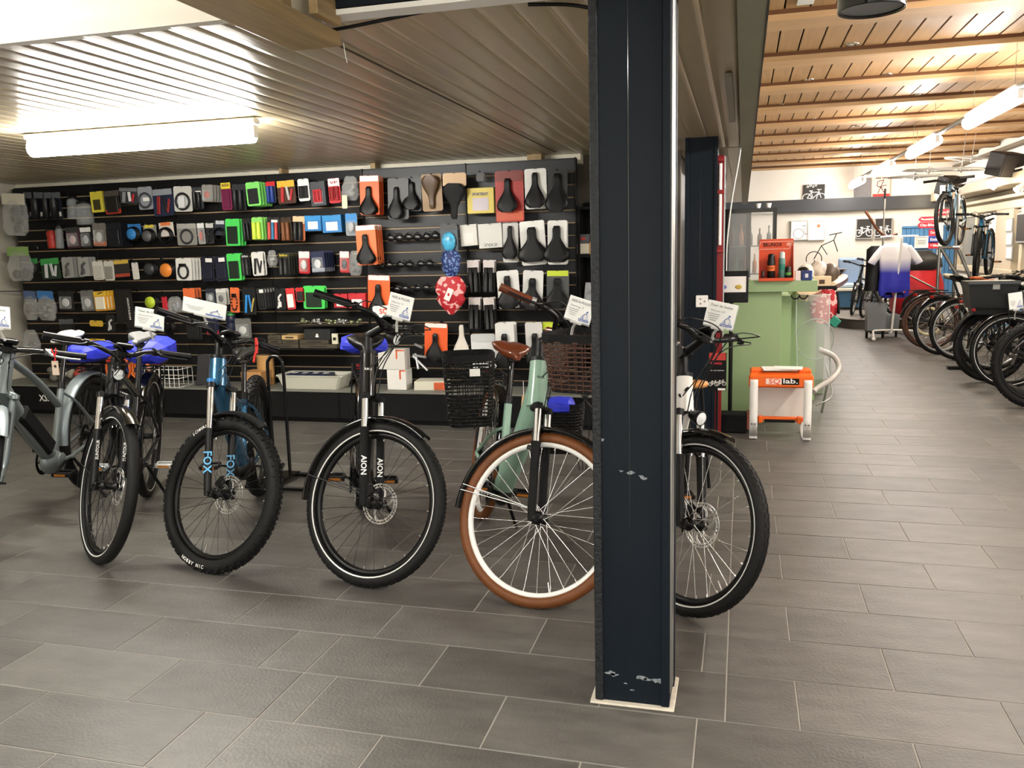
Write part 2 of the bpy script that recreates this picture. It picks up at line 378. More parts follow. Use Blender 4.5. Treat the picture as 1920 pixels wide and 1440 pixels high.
# ------------------------------------------------------------------ high wooden ceiling
b = MB(); b.box((1.96, 8.9, 2.965), (4, 18.2, .03)); ceil_r = struct('ceiling', b, mat('gap_dark', srgb('2a1708'), .8), 'high pine ceiling with crosswise beams')
x = .075; fp = None
while x < 3.86:
    w_ = .158
    if fp is None:
        bb = MB(); bb.box((0, 8.7, .01), (w_-.012, 18, .02), ch=.002); fp = bb.build('plank', WOODC, ceil_r); o = fp
    else: o = fp.copy(); C.objects.link(o)
    o.location = (x+w_/2, 0, 2.912); x += w_
fb = None
for k in range(-4, 11):
    y_ = 4.74+1.31*k
    if y_ > 17.9 or y_ < .2: continue
    if fb is None:
        bb = MB(); bb.box((1.96, .16, .04), (3.78, .3, .06), ch=.004); bb.mi = 1; bb.box((1.96, .0, .062), (3.78, .014, .03)); fb = bb.build('cross_beam', [WOODB, mat('beam_gap', srgb('5a3513'), .7)], ceil_r); o = fb
    else: o = fb.copy(); C.objects.link(o)
    o.location = (0, y_, 2.84)
fc = None
for (px, py) in ((1598, 84), (1517, 151), (1466, 197), (1525, 224), (1663, 141), (1606, 236), (1720, 178)):
    p = PZ(px, py, 2.905)
    if fc is None:
        bb = MB(); bb.lathe([(.052, 0), (.05, -.008), (.034, -.006), (.03, .01)], None, 16); bb.mi = 1; bb.lathe([(.0, .0), (.03, .0)], None, 12); fc = bb.build('downlight', [STEEL, mat('lamp_glass', srgb('e8d6a8'), .3)], None); o = fc; tag(o, 'small round chrome downlight recessed in the pine ceiling, unlit', 'downlight', 'recessed downlights')
    else: o = fc.copy(); C.objects.link(o)
    o.location = (p.x, p.y, 2.91)
t = thing('ceiling_drum', 'black drum lampshade with grey underside hanging at the top right edge', 'lamp', (.57, 4.56, 2.5))
b = MB(); b.lathe([(.14, .012), (.15, .0), (.153, .004), (.153, .26), (.14, .265), (.01, .265)], None, 40); b.build('shade', BLKG, t)
b = MB(); b.lathe([(.14, .014), (.001, .014)], None, 40); b.build('diffuser', mat('drum_grey', srgb('7c8084'), .6), t)
b = MB(); b.cyl((0, 0, .26), (0, 0, .4), .01, 8); b.build('stem', BLK, t)
for x_, w_ in ((.35, .1), (.75, .12)):
    b = MB(); b.box((0, 0, 0), (w_, 1.0, .012), ch=.002); o = b.build('ceiling_panel', mat('pale_panel', srgb('c9ccc8'), .6), None, (x_, 5.42, 2.9)); tag(o, 'pale panel set in the pine ceiling %s of the black drum' % ('left' if x_ < .5 else 'right'), 'panel')
# ------------------------------------------------------------------ fluorescent lamps
def tube_lamp(loc, L, along, label, hang=0., r=.02, group=None, housing=True, em=None):
    hz = max(.045, r+.018)
    t = thing('fluorescent_lamp', label, 'lamp', loc, (0, 0, 0 if along == 'x' else PI/2), group)
    if housing:
        b = MB(); b.box((0, 0, hz), (L+.06, .07, .03), ch=.006); b.build('housing', WHITE, t)
        for s in (-1, 1):
            b = MB(); b.box((s*(L/2+.012), 0, .012), (.022, .045, .07), ch=.004); b.build('end_cap', WHITE, t)
    b = MB(); b.cyl((-L/2, 0, 0), (L/2, 0, 0), r, 12); b.build('tube', em or EMT, t, label='glowing white tube')
    if hang:
        
        for s in (-1, 1): b = MB(); b.cyl((s*L*.4, 0, .06), (s*L*.4, 0, .06+hang), .002, 5); b.build('rod', ALU, t)
    return t
tube_lamp((-3.4, 4.35, 2.1), 1.5, 'x', 'glowing fluorescent lamp fixed under the low boarded ceiling', r=.05)
tube_lamp((-3.6, 1.3, 2.85), 1.5, 'x', 'fluorescent lamp in the higher front recess', .15, r=.03, em=EMT3)
for y_, w_ in ((1.6, 'first'), (4.4, 'second'), (7.25, 'nearest visible'), (10.05, 'second visible'), (12.95, 'third visible'), (15.9, 'farthest')):
    tube_lamp((1.95, y_+.75, 2.45), 1.5, 'y', '%s glowing tube of the lamp rail under the pine ceiling' % w_, .38, r=.056, group='tubes of the lamp rail', em=EMT2)
t = thing('lamp_rail', 'grey rail joining the row of fluorescent tubes', 'rail', (1.95, 9, 2.5)); b = MB(); b.box((0, 0, .012), (.05, 17, .03), ch=.004); b.build('rail', mat('rail_grey', srgb('a9a6a0'), .5), t)
# ------------------------------------------------------------------ far wall
b = MB(); b.box((.9, YE-.06, 2.135), (7.6, .14, .24)); struct('trim_5', b, mat('charcoal_beam', srgb('33363a'), .45), 'charcoal beam along the far wall')
def pic(name, label, px0, py0, px1, py1, bg, draw=None, Y=YE-.03, fr=None, leanbox=False):
    a, c_ = PY(px0, py0, Y), PY(px1, py1, Y); w, h = abs(c_.x-a.x), abs(a.z-c_.z); cx, cz = (a.x+c_.x)/2, (a.z+c_.z)/2
    t = thing(name, label, 'picture', (cx, Y, cz))
    b = MB(); b.box((0, 0, 0), (w, .03, h), ch=.004); b.build('panel', bg, t)
    if fr:
        b = MB()
        for s in (-1, 1): b.box((s*w/2, -.012, 0), (.018, .04, h+.018), ch=.003); b.box((0, -.012, s*h/2), (w, .04, .018), ch=.003)
        b.build('frame', fr, t)
    if draw:
        b = MB(); draw(b, w, h); b.build('print', draw.m, t)
    return t
def ringq(b, cx, cz, r, t_=.006, n=20, y=-.0175):
    pts = []
    for k in range(n):
        a = 2*PI*k/n; pts.append(((r-t_)*math.cos(a)+cx, (r-t_)*math.sin(a)+cz)); pts.append((r*math.cos(a)+cx, r*math.sin(a)+cz))
    b.add([(x, y, z) for x, z in pts], [(2*k, 2*k+1, (2*k+3) % (2*n), (2*k+2) % (2*n)) for k in range(n)], False)
def line(b, p, q, w=.006, y=-.0175):
    dx, dz = q[0]-p[0], q[1]-p[1]; L = math.hypot(dx, dz); nx, nz = -dz/L*w/2, dx/L*w/2
    b.add([(p[0]+nx, y, p[1]+nz), (p[0]-nx, y, p[1]-nz), (q[0]-nx, y, q[1]-nz), (q[0]+nx, y, q[1]+nz)], [(0, 1, 2, 3)], False)
def bikedraw(b, cx, cz, s, lw=.008, y=-.0175):
    ringq(b, cx-s*.5, cz, s*.34, lw, y=y); ringq(b, cx+s*.5, cz, s*.34, lw, y=y)
    P = dict(r=(-.5, 0), f=(.5, 0), b=(-.08, -.02), s=(-.2, .42), h=(.36, .42), t=(.33, .52), hb=(.5, .56), sd=(-.24, .52))
    for a, c_ in ('rb', 'bs', 'sh', 'bh', 'hf', 'rs', 'ht'): line(b, *[(cx+s*P[q][0], cz+s*P[q][1]) for q in (a if a in P else a, c_)], w=lw, y=y)
    line(b, (cx+s*P['h'][0], cz+s*P['h'][1]), (cx+s*.3, cz+s*.58), lw, y); line(b, (cx+s*.2, cz+s*.6), (cx+s*.5, cz+s*.6), lw, y); line(b, (cx-s*.34, cz+s*.52), (cx-s*.1, cz+s*.52), lw*1.8, y); line(b, (cx-s*.2, cz+s*.42), (cx-s*.22, cz+s*.52), lw, y)
def mk(fn, m): fn.m = m; return fn
def bd(b, cx, cz, s, lw=.008, y=-.0175):
    ringq(b, cx-s*.5, cz, s*.34, lw, y=y); ringq(b, cx+s*.5, cz, s*.34, lw, y=y)
    L_ = [(-.5, 0, -.08, -.02), (-.08, -.02, -.2, .42), (-.2, .42, .36, .42), (-.08, -.02, .36, .42), (.36, .42, .5, 0), (-.5, 0, -.2, .42), (.36, .42, .31, .6), (.2, .62, .5, .6), (-.2, .42, -.23, .52), (-.34, .52, -.1, .52)]
    for p in L_: line(b, (cx+s*p[0], cz+s*p[1]), (cx+s*p[2], cz+s*p[3]), lw*(1.8 if p[1] == .52 else 1), y)
INKW = mat('chalk_white', srgb('e6e6e2'), .8); INKD = mat('ink_dark', srgb('2a2a2c'), .8); POST = mat('chalkboard', srgb('2c2a28'), .7)
pic('chalk_picture', 'black picture of a flowered bicycle leaning on the far wall ledge', 1507, 347, 1546, 372, POST, mk(lambda b, w, h: (bd(b, 0, -.12, .26, .012), [ringq(b, -.12+.05*i, .1+.02*(i % 2), .022, .01, 8) for i in range(4)]), INKW))
pic('slate_picture', 'grey slate board with faint print on the far ledge beside the pink poster', 1602, 335, 1632, 370, mat('slate_print', srgb('6c6b6c'), .8, var=.2, vs=60))
def folddraw(b, w, h):
    for p in ((-.06, -.12, .04, .13), (.04, .13, -.07, .1), (-.07, .1, -.08, .02), (-.08, .02, .02, -.02), (.09, .03, -.05, .0), (.06, -.12, -.02, .0)): line(b, (p[0], p[1]), (p[2], p[3]), .014)
    for s in (-1, 1): line(b, (s*.06-.05, .165), (s*.06+.05, .165), .018)
t = pic('folding_bike_poster', 'pink poster of a folding bicycle frame on the far ledge', 1637, 333, 1668, 368, mat('poster_pink', srgb('e6b9a8'), .7), mk(folddraw, mat('poster_ink', srgb('3a2422'), .7)))
b = MB(); b.box((0, -.017, -.155), (.3, .003, .05)); b.build('red_band', M_('c8302c', .7), t)
pic('line_drawing', 'white picture of a penny bicycle with basket on the far wall, left one', 1484, 414, 1514, 449, WHITE, mk(lambda b, w, h: (ringq(b, -.02, -.07, .1, .008), line(b, (.08, .06), (.11, -.09), .006), line(b, (.05, .08), (.12, .08), .01), ringq(b, .12, -.08, .02, .006, 8)), INKD), fr=mat('pale_frame', srgb('c9c9c4'), .5))
pic('line_drawing', 'very pale picture with orange spot on the far wall, right of the penny bicycle', 1517, 414, 1546, 449, WHITE, mk(lambda b, w, h: ringq(b, .03, .08, .035, .034, 10), M_('c98460', .8)), fr=WHITE)
pic('bicycle_print', 'dark framed print of a white bicycle on the far wall, left of the pole', 1606, 411, 1634, 447, POST, mk(lambda b, w, h: bd(b, -.0, -.08, .2, .014), INKW), fr=mat('grey_frame', srgb('9c9c9c'), .5))
pic('bicycle_print', 'dark framed print of a white bicycle on the far wall, behind the pole', 1641, 410, 1671, 446, POST, mk(lambda b, w, h: bd(b, .0, -.08, .2, .014), INKW), fr=mat('grey_frame', srgb('9c9c9c'), .5))
# blue tongue and groove wainscot on the far wall
BLUEW = mat('blue_wainscot', srgb('4b7fae'), .5, var=.06, vs=4, stretch=(6, 1, 1))
bx0 = PY(1690, 450, YE).x; n_ = 12; wb0 = (X1-bx0)/n_; fw = None
wp = thing('wainscot', 'blue tongue and groove panelling on the far wall behind the bicycles', 'panelling', (bx0, YE-.03, 0)); wz = PY(1700, 428, YE).z
for k in range(n_):
    if fw is None:
        b = MB(); b.box((0, 0, wz/2), (wb0-.006, .025, wz), ch=.004); fw = b.build('board', BLUEW, wp); o = fw
    else: o = fw.copy(); C.objects.link(o)
    o.location = (wb0*(k+.5), 0, 0)
b = MB(); b.box((wb0*n_/2, -.01, wz+.02), (wb0*n_, .05, .04), ch=.005); b.build('cap_rail', BLUEW, wp)
pic('notice_frame', 'white framed notice hung on the blue panelling', 1716, 444, 1740, 464, mat('notice', srgb('dfe3df'), .6), mk(lambda b, w, h: [line(b, (-.07, .03-.03*i), (.07, .03-.03*i), .008) for i in range(3)], INKD), Y=YE-.07, fr=WHITE)
# ------------------------------------------------------------------ podium with curved front
PODM = mat('podium_top', srgb('8b8780'), .5, var=.08, vs=3); PODE = mat('podium_edge', srgb('4c4742'), .6)
edge = [(.5, 16.9), (.9, 16.8), (1.25, 16.3), (1.5, 15.5), (1.68, 15.0), (1.9, 14.85), (2.3, 14.9), (3.86, 14.95)]
poly = [V((x, y, 0)) for x, y in bez([(x, y, 0) for x, y in edge], 5) for _ in (0,)] if False else bez([(x, y, 0) for x, y in edge], 5)
out = [(p.x, p.y) for p in poly] + [(3.86, 17.9), (.5, 17.9)]
b = MB(); b.ext(out, .15, Matrix.Translation((0, 0, .15))); b.mi = 0
o = struct('floor_podium', b, [PODM]); tag(o, 'grey raised podium with curved front edge')
b = MB(); n = len(poly); rs = [[V((p.x, p.y-.004, .0)), V((p.x, p.y-.004, .146))] for p in poly]; b.rings(rs, False, False, True, False); b.build('riser', PODE, o)
b = MB(); rs = [[V((p.x, p.y-.012, .15)), V((p.x, p.y-.012, .158)), V((p.x, p.y+.03, .158))] for p in poly]; b.rings(rs, False, False, True, False); b.build('nosing', mat('nosing', srgb('6d655c'), .5), o)
# ------------------------------------------------------------------ right wall with inner windows
XW = X1
CREAM = mat('cream_frame', srgb('c9bda4'), .5)
b = MB(); b.box((XW+.06, 8, 2.4), (.1, 20, 1.2)); b.box((XW+.06, 8, .45), (.1, 20, .9)); o = struct('wall_right', b, WALLW, 'white wall on the right with inner windows')
def winbar(b, y, z0=.9, z1=1.95, w=.12): b.box((XW+.0, y, (z0+z1)/2), (.1, w, z1-z0), ch=.01)
b = MB(); b.box((XW, 13.2, 1.9), (.12, 9.4, .12), ch=.01); b.box((XW, 13.2, .9), (.14, 9.4, .1), ch=.01); b.box((XW-.02, 13.2, 2.02), (.2, 9.4, .05), ch=.008)
for y_ in (8.6, 10, 11.3, 12.6, 13.7, 16.2, 17.55): winbar(b, y_)
b.box((XW, 14.55, 1.4), (.1, .9, 1.0))
struct('window_1', b, CREAM, 'cream window frames of the right wall')
b = MB(); b.box((XW+.05, 13.2, 1.4), (.006, 9.4, 1.0)); struct('window_2', b, GLASS, 'glass of the inner windows')
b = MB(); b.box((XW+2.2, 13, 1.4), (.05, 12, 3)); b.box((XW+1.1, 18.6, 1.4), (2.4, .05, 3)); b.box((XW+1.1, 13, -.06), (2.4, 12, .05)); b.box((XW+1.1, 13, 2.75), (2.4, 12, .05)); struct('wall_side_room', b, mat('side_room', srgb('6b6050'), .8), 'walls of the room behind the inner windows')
GLOBE = mat('globe', srgb('fff0d0'), .4, emit=(1, .85, .6), es=2.6)
for i, (px, py, r_) in enumerate(((1826, 397, .08), (1832, 412, .1), (1838, 404, .06), (1822, 420, .07), (1860, 396, .09), (1868, 410, .1), (1855, 405, .07), (1876, 418, .08), (1862, 428, .09), (1880, 392, .06), (1916, 400, .1), (1835, 440, .08))):
    w_ = ray(px, py); t_ = (XW+.5+.1*(i % 3))/w_.x; p = V((0, 0, H))+w_*t_
    b = MB(); b.ball((0, 0, 0), r_, 12); b.mi = 1; b.cyl((0, 0, r_*.9), (0, 0, 2.7-p.z), .004, 5)
    o = b.build('globe_lamp', [GLOBE, BLK], None, p); tag(o, 'warm glowing globe lamp hanging behind the inner window', 'lamp', 'globe lamps seen through the windows')
for i, (py, w_) in enumerate(((422, 'top'), (448, 'middle'), (474, 'bottom'))):
    p = PX(1893, py, XW-.06); t = thing('small_picture', '%s of three small pale framed pictures on the window pier' % w_, 'picture', p); b = MB(); b.box((0, 0, 0), (.02, .3, .2), ch=.004); b.build('frame', mat('grey_frame', srgb('9c9c9c'), .5), t); b = MB(); b.box((-.012, 0, 0), (.004, .26, .16)); b.build('print', WHITE, t)
t = thing('window_poster', 'dark framed bicycle photograph at the right edge window', 'picture', PX(1915, 427, XW-.08)); b = MB(); b.box((0, -.3, 0), (.02, 1.0, .42), ch=.004); b.build('frame', mat('grey_frame', srgb('9c9c9c'), .5), t); b = MB(); b.box((-.012, -.3, 0), (.006, .94, .37)); b.build('print', POST, t)
# soffit with spot rail, loudspeakers
b = MB(); b.box((XW-.22, 12, 2.19), (.5, 11.9, .14), ch=.01); struct('trim_6', b, mat('soffit_cream', srgb('b3a68f'), .6), 'cream soffit above the inner windows')
t = thing('spot_rail', 'white ceiling rail carrying the spotlights on the right', 'rail', (XW-.44, 12, 2.3)); b = MB(); b.box((0, 0, 0), (.03, 9.5, .02), ch=.003); b.build('rail', WHITE, t)
for i, (px, py) in enumerate(((1764, 361), (1868, 343), (1916, 349))):
    p = PX(px, py, XW-.44); p.z = min(p.z, 2.24)
    t = thing('spotlight', ('glowing spotlight near the far end of the rail', 'glowing spotlight in the middle, below the nearer loudspeaker', 'glowing spotlight cut by the right edge')[i], 'spotlight', p)
    b = MB(); b.lathe([(.03, .05), (.035, 0), (.055, -.08), (.05, -.085)], frame((.6, .1, .6)), 14); b.cyl((0, 0, .03), (0, 0, .08), .008, 6); b.build('head', WHITE, t)
    b = MB(); b.ball((-.03, 0, -.035), .05, 10); b.build('bulb', EMS, t, label='glowing bulb')
    l = bpy.data.lights.new('spot', 'POINT'); l.energy = 6; l.color = (1, .82, .58); l.shadow_soft_size = .06; o = bpy.data.objects.new('spot', l); C.objects.link(o); o.location = p+V((-.12, 0, -.08))
for (px, py, w_, lab) in ((1782, 348, .3, 'black loudspeaker on the wall above the hanging bicycles'), (1885, 308, .3, 'black loudspeaker near the right edge of the photo')):
    p = PX(px, py, XW-.55)
    t = thing('loudspeaker', lab, 'speaker', p, (math.radians(16), 0, math.radians(40)))
    b = MB(); b.box((0, 0, 0), (.42, .24, .3), ch=.012); b.build('cabinet', mat('speaker_black', srgb('1d1916'), .6), t)
    b = MB(); b.box((-.02, -.125, 0), (.36, .012, .27), ch=.004); b.build('grille', mat('speaker_grille', srgb('2a2522'), .8), t)
    b = MB(); b.box((.18, .18, 0), (.1, .2, .06), ch=.005); b.build('bracket', BLK, t)
# ------------------------------------------------------------------ bicycles
SPK = mat('spoke_steel', (.75, .75, .75), .25, 1.); SPKD = mat('spoke_dark', srgb('3a3a3c'), .35, .8)
REFL = mat('reflex_stripe', srgb('d8d8d4'), .3)
ROT = mat('rotor_steel', (.78, .78, .77), .28, .9)
LEATH = mat('brown_leather', srgb('632e15'), .32, var=.15, vs=20, bump=.08, bs=60, coat=.3)
CABLE = mat('cable_black', srgb('0e0e0f'), .4)
BLUEC = mat('blue_cover', srgb('2a36c8'), .55, var=.05, vs=6, bump=.12, bs=12)
def wheel_parts(b, c, R, w, rimw=.024, rimd=.02, seg=56, tread=None, stripe=False):
    """tyre ring about +Y axis through c (adds to b); returns rim radius"""
    T = Matrix.Translation(c) @ Matrix.Rotation(PI/2, 4, 'X')
    ri = R-w*.93; mid = R-w/2
    prof = [(mid + w*.5*math.cos(a), w*.5*math.sin(a)) for a in [math.radians(x) for x in (-140, -105, -70, -42, -20, 0, 20, 42, 70, 105, 140)]]
    b.lathe(prof, T, seg, True, True)
    if tread:
        rows, n, bl, bh, hgt = tread
        for k in range(n):
            for j, aa in enumerate(rows):
                a = 2*PI*(k+(.5 if j % 2 else 0))/n; ar = math.radians(aa)
                rr = mid + (w*.5+hgt*.3)*math.cos(ar); yy = (w*.5+hgt*.3)*math.sin(ar)
                ct = V(c)+V((math.cos(a)*rr, yy, math.sin(a)*rr))
                n_ = V((math.cos(a)*math.cos(ar), math.sin(ar), math.sin(a)*math.cos(ar))); tt = V((-math.sin(a), 0, math.cos(a)))
                m3 = Matrix((tt, n_.cross(tt), n_)).transposed()
                b.box(ct, (bl, bh, hgt), rot=m3)
    return ri
def make_wheel(parent, c, R, w, spec, hero=False, front=True, disc=True, Mx=None):
    """wheel part (tyre) with rim, spokes, hub, brake disc as sub-parts; Mx bakes steering"""
    def nb():
        m = MB(); m.M = Mx; return m
    c = V(c); seg = 72 if hero else 36
    b = nb(); ri = wheel_parts(b, c, R, w, seg=seg, tread=spec.get('tread') if hero or spec.get('tread_all') else None)
    tyre = b.build('front_wheel' if front else 'rear_wheel', [spec['tyre']], parent)
    T = Matrix.Translation(c) @ Matrix.Rotation(PI/2, 4, 'X')
    b = nb(); rd = spec.get('rimd', .022); rw = spec.get('rimw', .013)
    b.lathe([(ri+.004, -rw), (ri-rd*.5, -rw*.95), (ri-rd, -rw*.45), (ri-rd, rw*.45), (ri-rd*.5, rw*.95), (ri+.004, rw)], T, seg, True, True)
    b.build('rim', spec['rim'], tyre)
    if spec.get('stripe'):
        b = nb()
        for s in (-1, 1):
            r0 = ri+w*.18; yy = s*(w*.5+.0012)*.93
            b.lathe([(r0-.0028, yy*.93), (r0+.0028, yy)], T, seg)
        b.build('reflex_stripe', REFL, tyre)
    fl = .03; rf = .022; b = nb(); n = 32 if (hero or front) else 28; rs = .0013 if hero else .0012
    for k in range(n):
        s = 1 if k % 2 else -1; a = 2*PI*k/n; d = (.62 if (k//2) % 2 else -.62)*(.9)
        p = c+V((rf*math.cos(a+d*1.6), s*fl, rf*math.sin(a+d*1.6))); q = c+V(((ri-rd)*math.cos(a), s*.003, (ri-rd)*math.sin(a)))
        b.tube([p, q], rs, 4, caps=False, up=(0, 1, 0))
    b.build('spokes', spec.get('spoke', SPK), tyre, kind='stuff')
    if hero:
        b = nb()
        for k in range(n):
            a = 2*PI*k/n; b.box(c+V(((ri-rd-.006)*math.cos(a), 0, (ri-rd-.006)*math.sin(a))), (.012, .0035, .0035), rot=Matrix.Rotation(-a, 3, 'Y'))
        a = spec.get('valve', -1.9); b.cyl(c+V(((ri-rd)*math.cos(a), 0, (ri-rd)*math.sin(a))), c+V(((ri-rd-.04)*math.cos(a), 0, (ri-rd-.04)*math.sin(a))), .003, 6)
        b.build('nipples', spec.get('nip', SPK), tyre, kind='stuff')
    b = nb(); hw = .05
    b.lathe([(.008, -hw), (.012, -hw+.006), (.012, -fl-.004), (rf+.006, -fl-.002), (rf+.006, -fl+.002), (.017, -fl+.006), (.017, fl-.006), (rf+.006, fl-.002), (rf+.006, fl+.002), (.012, fl+.004), (.012, hw-.006), (.008, hw)], T, 14, True)
    if not front:
        for k, r_ in enumerate((.05, .045, .04, .034, .029, .024)): b.lathe([(r_, .034+k*.004), (r_, .0355+k*.004), (.01, .036+k*.004)], Matrix.Translation(c) @ Matrix.Rotation(PI/2, 4, 'X'), 18, False)
    b.build('hub', spec.get('hub', BLK), tyre)
    if disc:
        b = nb(); T2 = Matrix.Translation(c+V((0, .044, 0))) @ Matrix.Rotation(PI/2, 4, 'X'); Ro = .09 if hero else .08
        b.lathe([(Ro, -.001), (Ro, .001), (Ro-.0055, .001), (Ro-.0055, -.001)], T2, 48, False, True)
        b.lathe([(Ro-.013, -.001), (Ro-.013, .001), (Ro-.019, .001), (Ro-.019, -.001)], T2, 40, False, True)
        b.lathe([(.024, -.001), (.024, .001), (.018, .001), (.018, -.001)], T2, 20, False, True)
        for k in range(30):
            a = 2*PI*k/30; b.tube([T2 @ V(((Ro-.003)*math.cos(a), (Ro-.003)*math.sin(a), 0)), T2 @ V(((Ro-.016)*math.cos(a+.12), (Ro-.016)*math.sin(a+.12), 0))], .0022, 4, asp=.5)
        for k in range(6):
            a = 2*PI*k/6
            for o_ in (0, .16): b.tube([T2 @ V((r_*math.cos(a+o_+q), r_*math.sin(a+o_+q), 0)) for r_, q in ((.022, 0), (.04, .1), (.058, .34), (Ro-.018, .62))], .002, 4, up=(0, 1, 0))
        b.build('brake_disc', ROT, tyre)
    return tyre
def fender_geo(b, c, R, w, a0, a1, n=24):
    rs = []
    for i in range(n+1):
        a = a0+(a1-a0)*i/n; ring = []
        for (dr, yy) in ((-.012, -w/2), (.002, -w*.42), (.009, -w*.2), (.011, 0), (.009, w*.2), (.002, w*.42), (-.012, w/2), (-.009, w*.45), (.006, w*.18), (.006, -w*.18), (-.009, -w*.45)):
            ring.append(V(c)+V(((R+dr)*math.cos(a), yy, (R+dr)*math.sin(a))))
        rs.append(ring)
    b.rings(rs, False, True, True, True)
def saddle_geo(b, p, L=.27, w=.15, col=None, nose=.035, hgt=.045, comfort=False):
    """p: top centre of the rear; nose toward +x"""
    rs = []; n = 12
    for i in range(n+1):
        t = i/n; x = -L*.45+L*t
        ww = w/2*(math.sin(PI*min(1, (t+.12)*1.9)/2)**.35 if t < .3 else 1)
        f = max(0., min(1., (t-.2)/.52)); f = f*f*(3-2*f); wd = w/2*(1-f)+nose/2*f; wd *= (.55+.45*min(1, t*9)) if t < .12 else 1
        if t > .95: wd *= .7
        zz = .012*math.cos(PI*t*1.3)+(.01 if comfort and t < .35 else 0) - (.012 if t > .93 else 0)
        dp = .3*hgt if i in (0, n) else hgt*(1-.3*f)
        ring = []
        for a in range(12):
            q = 2*PI*a/12; yy = wd*math.cos(q); s = math.sin(q)
            dent = -.008*math.exp(-(yy/.012)**2) if s > 0 else 0
            ring.append(V(p)+V((x, yy, zz+(s*.012*(1.3 if comfort else 1)+dent if s > 0 else s*dp*(1-.55*(abs(yy)/wd < .5))))))
        rs.append(ring)
    b.rings(rs)
def cover_geo(b, L, W, Hh, seed=1):
    random.seed(seed); rs = []
    for (x, f, g) in ((-.56, .25, .25), (-.5, .62, .6), (-.4, .95, .95), (-.1, 1, 1.05), (.2, 1., 1.02), (.4, .92, .95), (.5, .6, .6), (.56, .3, .2)):
        r_ = []
        for a in range(12):
            q = 2*PI*a/12; c_, s_ = math.cos(q), math.sin(q); k = 1/max(abs(c_), abs(s_))**.75
            r_.append(V((x*L, W/2*c_*k*f*(1+random.uniform(-.05, .05)), Hh/2+Hh/2*s_*k*.85*g*(1+random.uniform(-.07, .07)))))
        rs.append(r_)
    b.rings(rs, smooth=False)
def wicker(b, W, D, Hh, taper=.82, rows=13, wav=.004, r=.0036, cnt=14):
    """woven basket, top opening, origin at bottom centre"""
    def loop(z, off):
        f = taper+(1-taper)*z/Hh; w, d = W*f/2, D*f/2; pts = []; n = cnt*4
        for k in range(n):
            a = 2*PI*k/n; c_, s_ = math.cos(a), math.sin(a); m_ = (abs(c_)**5+abs(s_)**5)**(-.2)
            o_ = wav*(1 if (k//2+off) % 2 else -1)
            pts.append(V(((w+o_)*c_*m_, (d+o_)*s_*m_, z)))
        return pts
    for i in range(rows): b.tube(loop(Hh*(i+.5)/rows, i), r, 5, True, asp=.8)
    n = cnt*2
    for k in range(n):
        a = 2*PI*k/n; c_, s_ = math.cos(a), math.sin(a); m_ = (abs(c_)**5+abs(s_)**5)**(-.2)
        b.tube([V((W/2*taper*c_*m_, D/2*taper*s_*m_, 0)), V((W/2*c_*m_, D/2*s_*m_, Hh))], .0026, 4)
def basket(name, parent, loc, rot, W, D, Hh, m, rimm, label=None, rows=13, cnt=14):
    t = bpy.data.objects.new(name, None); C.objects.link(t); t.parent = parent; t.location = loc; t.rotation_euler = rot
    if label: t['label'] = label
    b = MB(); wicker(b, W, D, Hh, rows=rows, cnt=cnt); b.build('weave', m, t, kind='stuff')
    b = MB(); f = .82
    pts = []
    for k in range(32):
        a = 2*PI*k/32; c_, s_ = math.cos(a), math.sin(a); m_ = (abs(c_)**5+abs(s_)**5)**(-.2); pts.append((W/2*c_*m_, D/2*s_*m_))
    b.rings([[V((x*1.01, y*1.01, Hh-.012)), V((x*1.03, y*1.03, Hh-.012)), V((x*1.03, y*1.03, Hh+.022)), V((x*1.0, y*1.0, Hh+.022))] for x, y in pts], True, False, False)
    b.build('rim_band', rimm, t)
    b = MB(); b.ext([(x*f, y*f) for x, y in pts], .012, Matrix.Translation((0, 0, .006))); b.build('base', rimm, t)
    return t
